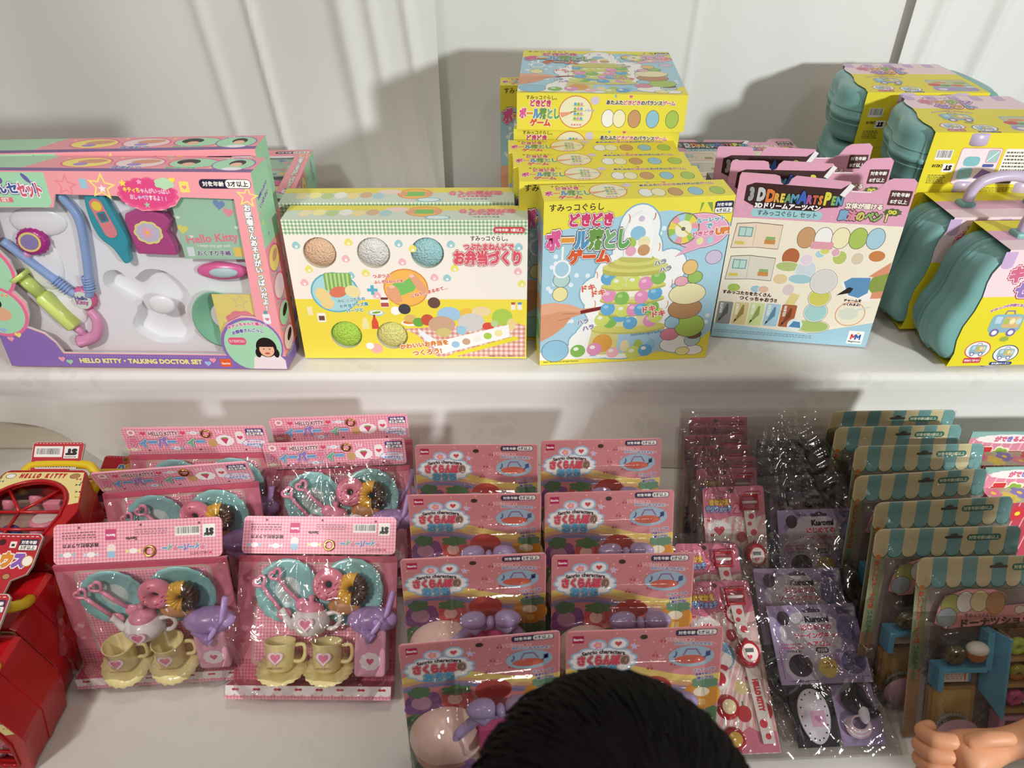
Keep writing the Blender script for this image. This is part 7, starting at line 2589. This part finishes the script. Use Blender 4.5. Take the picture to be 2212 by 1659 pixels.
# ------------------------------------------------------------------ people
def skin_into(mb, verts, edges, radii, m, root=0, lv=2):
    """grow a continuous surface round a stick figure and add it to mb"""
    me = bpy.data.meshes.new('figure')
    me.from_pydata([Vector(v) for v in verts], edges, [])
    o = bpy.data.objects.new('figure', me)
    COL.objects.link(o)
    o.modifiers.new('skin', 'SKIN').use_smooth_shade = True
    sv = me.skin_vertices[0].data
    for i, r_ in enumerate(radii):
        sv[i].radius = r_ if hasattr(r_, '__len__') else (r_, r_)
        sv[i].use_root = i == root
    s = o.modifiers.new('subdivision', 'SUBSURF')
    s.levels = s.render_levels = lv
    dg = bpy.context.evaluated_depsgraph_get()
    e = o.evaluated_get(dg).to_mesh()
    mb.mesh([v.co.copy() for v in e.vertices], [tuple(p.vertices) for p in e.polygons], m, True)
    o.evaluated_get(dg).to_mesh_clear()
    bpy.data.objects.remove(o)
    bpy.data.meshes.remove(me)


def child_figure(root, x, y, h, skin, arms, top, legs, hair_col, yaw=0, hair_len=.75):
    """standing child of height h looking along +y; arms = list of joint lists from the shoulder"""
    k = h / 1.06
    V = lambda a, b, c: (x + a * k, y + b * k, c * k)
    mb = MB()
    verts = [V(0, 0, .50), V(0, .005, .60), V(0, .01, .70), V(0, .01, .79), V(0, .012, .845), V(0, .02, .885)]
    rad = [(.095 * k, .07 * k), (.088 * k, .065 * k), (.095 * k, .07 * k), (.085 * k, .06 * k), .036 * k, .034 * k]
    edges = [(0, 1), (1, 2), (2, 3), (3, 4), (4, 5)]

    def chain(start, pts, rs):
        p = start
        for q, r_ in zip(pts, rs):
            verts.append(q)
            rad.append(r_)
            edges.append((p, len(verts) - 1))
            p = len(verts) - 1
    for s in (-1, 1):
        chain(0, [V(s * .06, 0, .44), V(s * .062, .01, .27), V(s * .064, -.01, .06), V(s * .066, -.005, .03), V(s * .068, .09, .018)], [.062 * k, .045 * k, .028 * k, .026 * k, .022 * k])
    for a in arms:
        chain(3, a['pts'], a['r'])
    skin_into(mb, verts, edges, rad, skin, 0, 2)
    # fingers, each its own short chain rooted in the palm
    for a in arms:
        for pts, r_ in a['fingers']:
            skin_into(mb, pts, [(i, i + 1) for i in range(len(pts) - 1)], [r_, r_, r_ * .92, r_ * .8][:len(pts)], skin, 0, 2)
    # head with a face
    hc = Vector(V(0, .02, .963))

    def face(d):
        q = 1.0
        q += .06 * math.exp(-((d.x) ** 2 + (d.z + .12) ** 2) / .012) * max(0, d.y)          # nose
        q -= .035 * (math.exp(-((abs(d.x) - .34) ** 2 + (d.z - .02) ** 2) / .012)) * max(0, d.y)  # eye sockets
        q += .03 * math.exp(-((d.x) ** 2 + (d.z + .62) ** 2) / .03) * max(0, d.y)          # chin
        q -= .05 * max(0, -d.z) * abs(d.x)
        return q
    mb.ball(hc, (.078 * k, .090 * k, .098 * k), skin, 36, 26, fn=face)
    for s in (-1, 1):
        mb.ball(hc + Vector((s * .078 * k, -.004, -.008)), (.010 * k, .018 * k, .025 * k), skin, 12, 10)
    mb.build('body', root)
    f = MB()
    for s in (-1, 1):
        f.ball(hc + Vector((s * .028 * k, .080 * k, .002)), (.011 * k, .006 * k, .009 * k), mat('eye_white', 'eceae4', .2), 12, 8)
        f.ball(hc + Vector((s * .028 * k, .0845 * k, .002)), (.006 * k, .003 * k, .0062 * k), mat('eye_dark', '1e1614', .1), 12, 8)
    f.ball(hc + Vector((0, .083 * k, -.050 * k)), (.020 * k, .006 * k, .006 * k), mat('lips', 'b8665c', .4), 14, 8)
    f.build('face_features', root)
    # hair: a thick cap with combed locks lying over it
    hb = MB()
    hm = mat('hair_' + hair_col, hair_col, .72, .12)

    def cap(d):
        front = max(0, d.y)
        low = 1.10 if d.z > -.15 + .55 * front else (1.06 if d.y < .35 and d.z > -hair_len else .80)
        return low + .008 * noise.noise(Vector((d.x * 6, d.y * 6, d.z * 2)))
    hb.ball(hc + Vector((0, -.004, .004)), (.083 * k, .096 * k, .100 * k), hm, 56, 40, fn=cap)
    rd = random.Random(11)
    crown = Vector((.12, -.35, 1)).normalized()
    e1 = crown.cross(Vector((0, 1, 0))).normalized()
    e2 = crown.cross(e1)
    for i in range(760):
        q = 2 * math.pi * i / 760 + rd.uniform(-.04, .04)
        reach = rd.uniform(1.2, 1.75)
        t0 = rd.uniform(0, .9) ** 1.3
        off = rd.uniform(0, .022)
        pts, rs = [], []
        for j in range(8):
            t = t0 + (reach - t0) * j / 7
            qq = q + .25 * (t - t0) * rd.uniform(.6, 1)
            d = crown * math.cos(t) + (e1 * math.cos(qq) + e2 * math.sin(qq)) * math.sin(t)
            if d.y > .45 and d.z < .25:
                break
            lift = 1.104 + off + .006 * math.sin(j * 1.3 + i)
            pts.append(hc + Vector((d.x * .083 * k, d.y * .096 * k, d.z * .100 * k)) * lift)
            rs.append(.0019 * k * (1 - .6 * (j / 7)))
        if len(pts) > 2:
            hb.tube(pts, rs, hm, 4)
    hb.build('hair', root)
    # clothes that follow the body
    c = MB()
    cv = [V(0, 0, .47), V(0, .003, .56), V(0, .008, .67), V(0, .01, .765), V(0, .012, .825)]
    cr = [(.135 * k, .112 * k), (.124 * k, .102 * k), (.112 * k, .088 * k), (.094 * k, .068 * k), (.056 * k, .050 * k)]
    ce = [(0, 1), (1, 2), (2, 3), (3, 4)]
    for a in arms:
        cv.append(a['pts'][0])
        cr.append(a['r'][0] * 1.22)
        ce.append((3, len(cv) - 1))
        p, q = Vector(a['pts'][0]), Vector(a['pts'][1])
        cv.append(tuple(p.lerp(q, .55)))
        cr.append(a['r'][0] * 1.15)
        ce.append((len(cv) - 2, len(cv) - 1))
    skin_into(c, cv, ce, cr, mat('shirt_' + top, top, .85, .2, bump=(30, .3, .01)), 0, 2)
    c.build('shirt', root)
    c = MB()
    cv, cr, ce = [V(0, 0, .60), V(0, 0, .50)], [(.108 * k, .088 * k), (.118 * k, .098 * k)], [(0, 1)]
    for s in (-1, 1):
        for j, (pt, r_) in enumerate(((V(s * .056, 0, .42), .074 * k), (V(s * .062, .01, .27), .056 * k), (V(s * .064, -.005, .10), .046 * k))):
            cv.append(pt)
            cr.append((r_, r_))
            ce.append((1 if j == 0 else len(cv) - 2, len(cv) - 1))
    skin_into(c, cv, ce, cr, mat('trousers_' + legs, legs, .85, .2, bump=(30, .3, .01)), 0, 2)
    c.build('trousers', root)
    c = MB()
    for s in (-1, 1):
        c.ball(V(s * .068, .045, .032), (.038 * k, .088 * k, .034 * k), mat('shoe_rubber', '39353a', .6), 20, 12, fn=lambda d: 1 - .2 * max(0, -d.z))
    c.build('shoes', root)


def build_people():
    skin = mat('skin_warm', 'd99a72', .5, .4, sss=.12, bump=(160, .12, .002))
    # child whose dark head rises into the picture
    r1 = empty('person', 'dark-haired child seen from behind, top of the head before the doll-house packs', 'person')
    x, y = .056, .150

    def hang(s):
        pts = [(x + s * .105, y + .0, .80), (x + s * .135, y + .0, .66), (x + s * .135, y + .05, .52), (x + s * .132, y + .065, .475), (x + s * .130, y + .075, .44)]
        f = [([(x + s * .130, y + .060 + .011 * i, .45), (x + s * .130, y + .064 + .012 * i, .425), (x + s * .126, y + .064 + .012 * i, .405), (x + s * .122, y + .062 + .012 * i, .39)], .0062) for i in range(4)]
        f.append(([(x + s * .128, y + .085, .462), (x + s * .122, y + .105, .448), (x + s * .118, y + .112, .432)], .0068))
        return dict(pts=pts, r=[.034, .026, .018, .020, .021], fingers=f)
    child_figure(r1, x, y, 1.06, skin, [hang(-1), hang(1)], '3d4150', '35383f', '0f0b0a')
    # child reaching in from the right; unseen body made taller to shade the drop
    r2 = empty('person', 'child reaching a bent hand over the foremost doughnut pack at the lower right corner', 'person')
    x, y = .80, .175
    W_ = Vector((.4995, .3865, .686))
    palm = Vector((.464, .376, .690))
    kn = Vector((.440, .3705, .688))
    dn, fw = Vector((0, -.60, -.80)), Vector((0, .80, -.60))
    arm = dict(pts=[(.705, .190, .845), (.655, .385, .705), (.560, .399, .692), tuple(W_ + Vector((.022, .004, 0))), tuple(W_), tuple(palm), tuple(kn)],
               r=[.034, .026, .0215, .0175, .0165, (.027, .024), (.029, .020)], fingers=[])
    for i in range(4):
        b = kn + dn * (-.018 + .0142 * i) + Vector((-.002 - .003 * math.sin(i * 1.05), 0, 0))
        arm['fingers'].append(([tuple(b + Vector((.012, 0, 0))), tuple(b + Vector((-.013, 0, 0)) + fw * .003), tuple(b + Vector((-.014, 0, 0)) + fw * .026), tuple(b + Vector((.006, 0, 0)) + fw * .036)], (.0092, .0096, .0092, .0082)[i]))
    arm['fingers'].append(([tuple(palm - dn * .012 + Vector((-.012, 0, 0)) - fw * .006), tuple(palm - dn * .020 + Vector((.006, 0, 0)) - fw * .012), tuple(palm - dn * .021 + Vector((.024, 0, 0)) - fw * .012), tuple(palm - dn * .019 + Vector((.038, 0, 0)) - fw * .010)], .0092))
    other = dict(pts=[(x + .108, y, .85), (x + .135, y, .70), (x + .132, y + .05, .54), (x + .122, y + .06, .45), (x + .12, y + .068, .42)], r=[.032, .024, .017, .019, .02],
                 fingers=[([(x + .12, y + .054 + .011 * i, .43), (x + .12, y + .056 + .012 * i, .405), (x + .116, y + .056 + .012 * i, .385), (x + .112, y + .054 + .012 * i, .372)], .006) for i in range(4)] + [([(x + .118, y + .08, .44), (x + .112, y + .098, .426), (x + .108, y + .105, .41)], .0065)])
    child_figure(r2, x, y, 1.14, skin, [arm, other], 'c9b79c', '5c6a80', '2a1d17')


# ------------------------------------------------------------------ put everything on the tables
def build_all():
    build_setting()
    SH = .7512
    # doctor sets
    d = doctor_set('large pink doctor play set box in front, its window showing a blue stethoscope', 'doctor play set boxes')
    place(d, (-.568, 1.020, SH), -1.2, 4.2)
    place(dup(d, 'pink doctor play set box standing behind the front doctor set, only its lid showing'), (-.592, 1.104, SH), 3, 3)
    place(dup(d, 'pink doctor play set box lying on its back near the curtain, top of a pair'), (-.618, 1.222, SH + .0710), 3.5, 90)
    place(dup(d, 'pink doctor play set box lying flat underneath the other lying doctor set'), (-.622, 1.224, SH), 3.5, 90)
    # bento kits
    b = holes_box('yellow and cream bento dough box in front with five round windows', 'bento dough boxes')
    place(b, (-.154, 1.036, SH), -.2, 2.9)
    place(dup(b, 'yellow and cream bento dough box standing behind the first, only its lid showing'), (-.174, 1.112, SH), .7, .5)
    # ball games
    g = make_game()
    g['label'] = 'yellow ball game box standing upright at the front of the shelf'
    place(g, (.173, 1.032, SH), 4.7, 0)
    for (x, y, yaw, lab) in ((.144, 1.095, .9, 'yellow ball game box standing second in the upright row, behind the front one'),
                             (.135, 1.153, 1.5, 'yellow ball game box standing third in the upright row of ball games'),
                             (.128, 1.2125, 1.0, 'yellow ball game box standing last in the upright row, against the flat stack')):
        place(dup(g, lab), (x, y, SH), yaw, 0)
    names = ['bottom', 'second from the bottom', 'third from the bottom', 'fourth from the bottom', 'second from the top', 'top']
    for i, nm in enumerate(names):
        dx, yw = ((.143, -1), (.139, -2), (.141, -1), (.138, -2.2), (.137, -3.6), (.142, -3.0))[i]
        lab = 'yellow ball game box lying flat, %s of the tall stack' % nm
        if nm == 'top':
            lab = 'yellow ball game box lying flat on top of the tall stack, picture side up'
        place(dup(g, lab), (dx, 1.2165 if i < 5 else 1.2095, SH + .0003 + i * .0581), yw, 90)
    place(dup(g, 'yellow ball game box standing against the curtain, peeking out behind the flat stack'), (.111, 1.585, SH), 0, 0)
    # pen kits
    p = make_pen()
    p['label'] = 'pink and cream pen kit standing at the front beside the yellow ball game'
    place(p, (.462, 1.07, SH), -8, 2.7)
    place(dup(p, 'pink and cream pen kit standing second, its header rising behind the front pen kit'), (.457, 1.137, SH), .5, 2.7)
    place(dup(p, 'pink and cream pen kit standing third in its row, header partly hidden'), (.449, 1.199, SH), 1.1, 2.7)
    for i in range(4):
        lab = ('pink and cream pen kit lying flat, bottom of its pile', 'pink and cream pen kit lying flat, second of its pile', 'pink and cream pen kit lying flat, third of its pile', 'pink and cream pen kit lying face up on top of its pile')[i]
        place(dup(p, lab), (.437 + (.002, -.002, .001, 0)[i], 1.208, SH + i * .0468), 0 if i < 3 else 1, 90)
    # suitcases
    def fold(o, loc, yaw):
        # a lying case: handle folded flat over the lid
        place(o, loc, yaw, 90)
        h = [k for k in o.children if k.name.startswith('handle') and 'bracket' not in k.name][0]
        h.rotation_euler = (R(88), 0, 0)
    c = make_case()
    c['label'] = 'teal suitcase with yellow sleeve standing at the front right corner of the shelf'
    place(c, (.785, 1.052, SH + .0058), 2, 1)
    place(dup(c, 'teal suitcase standing upright just behind the front one'), (.757, 1.160, SH + .0058), 2, 1)
    for i in range(3):
        lab = ('teal suitcase lying flat at the bottom of the nearer pile', 'teal suitcase lying flat in the middle of the nearer pile', 'teal suitcase lying flat on top of the nearer pile, picture side up')[i]
        fold(dup(c, lab), (.772 + (.006, -.004, 0)[i], 1.168 if i else 1.171, SH + .002 + i * .1005), -2)
    for i in range(3):
        lab = ('teal suitcase lying flat at the bottom of the farther pile by the curtain', 'teal suitcase lying flat in the middle of the farther pile by the curtain', 'teal suitcase lying flat on top of the farther pile by the curtain')[i]
        fold(dup(c, lab), (.748 + (.0, .004, 0)[i], 1.386, SH + .002 + i * .1005), -1)
    build_lower()


build_all()
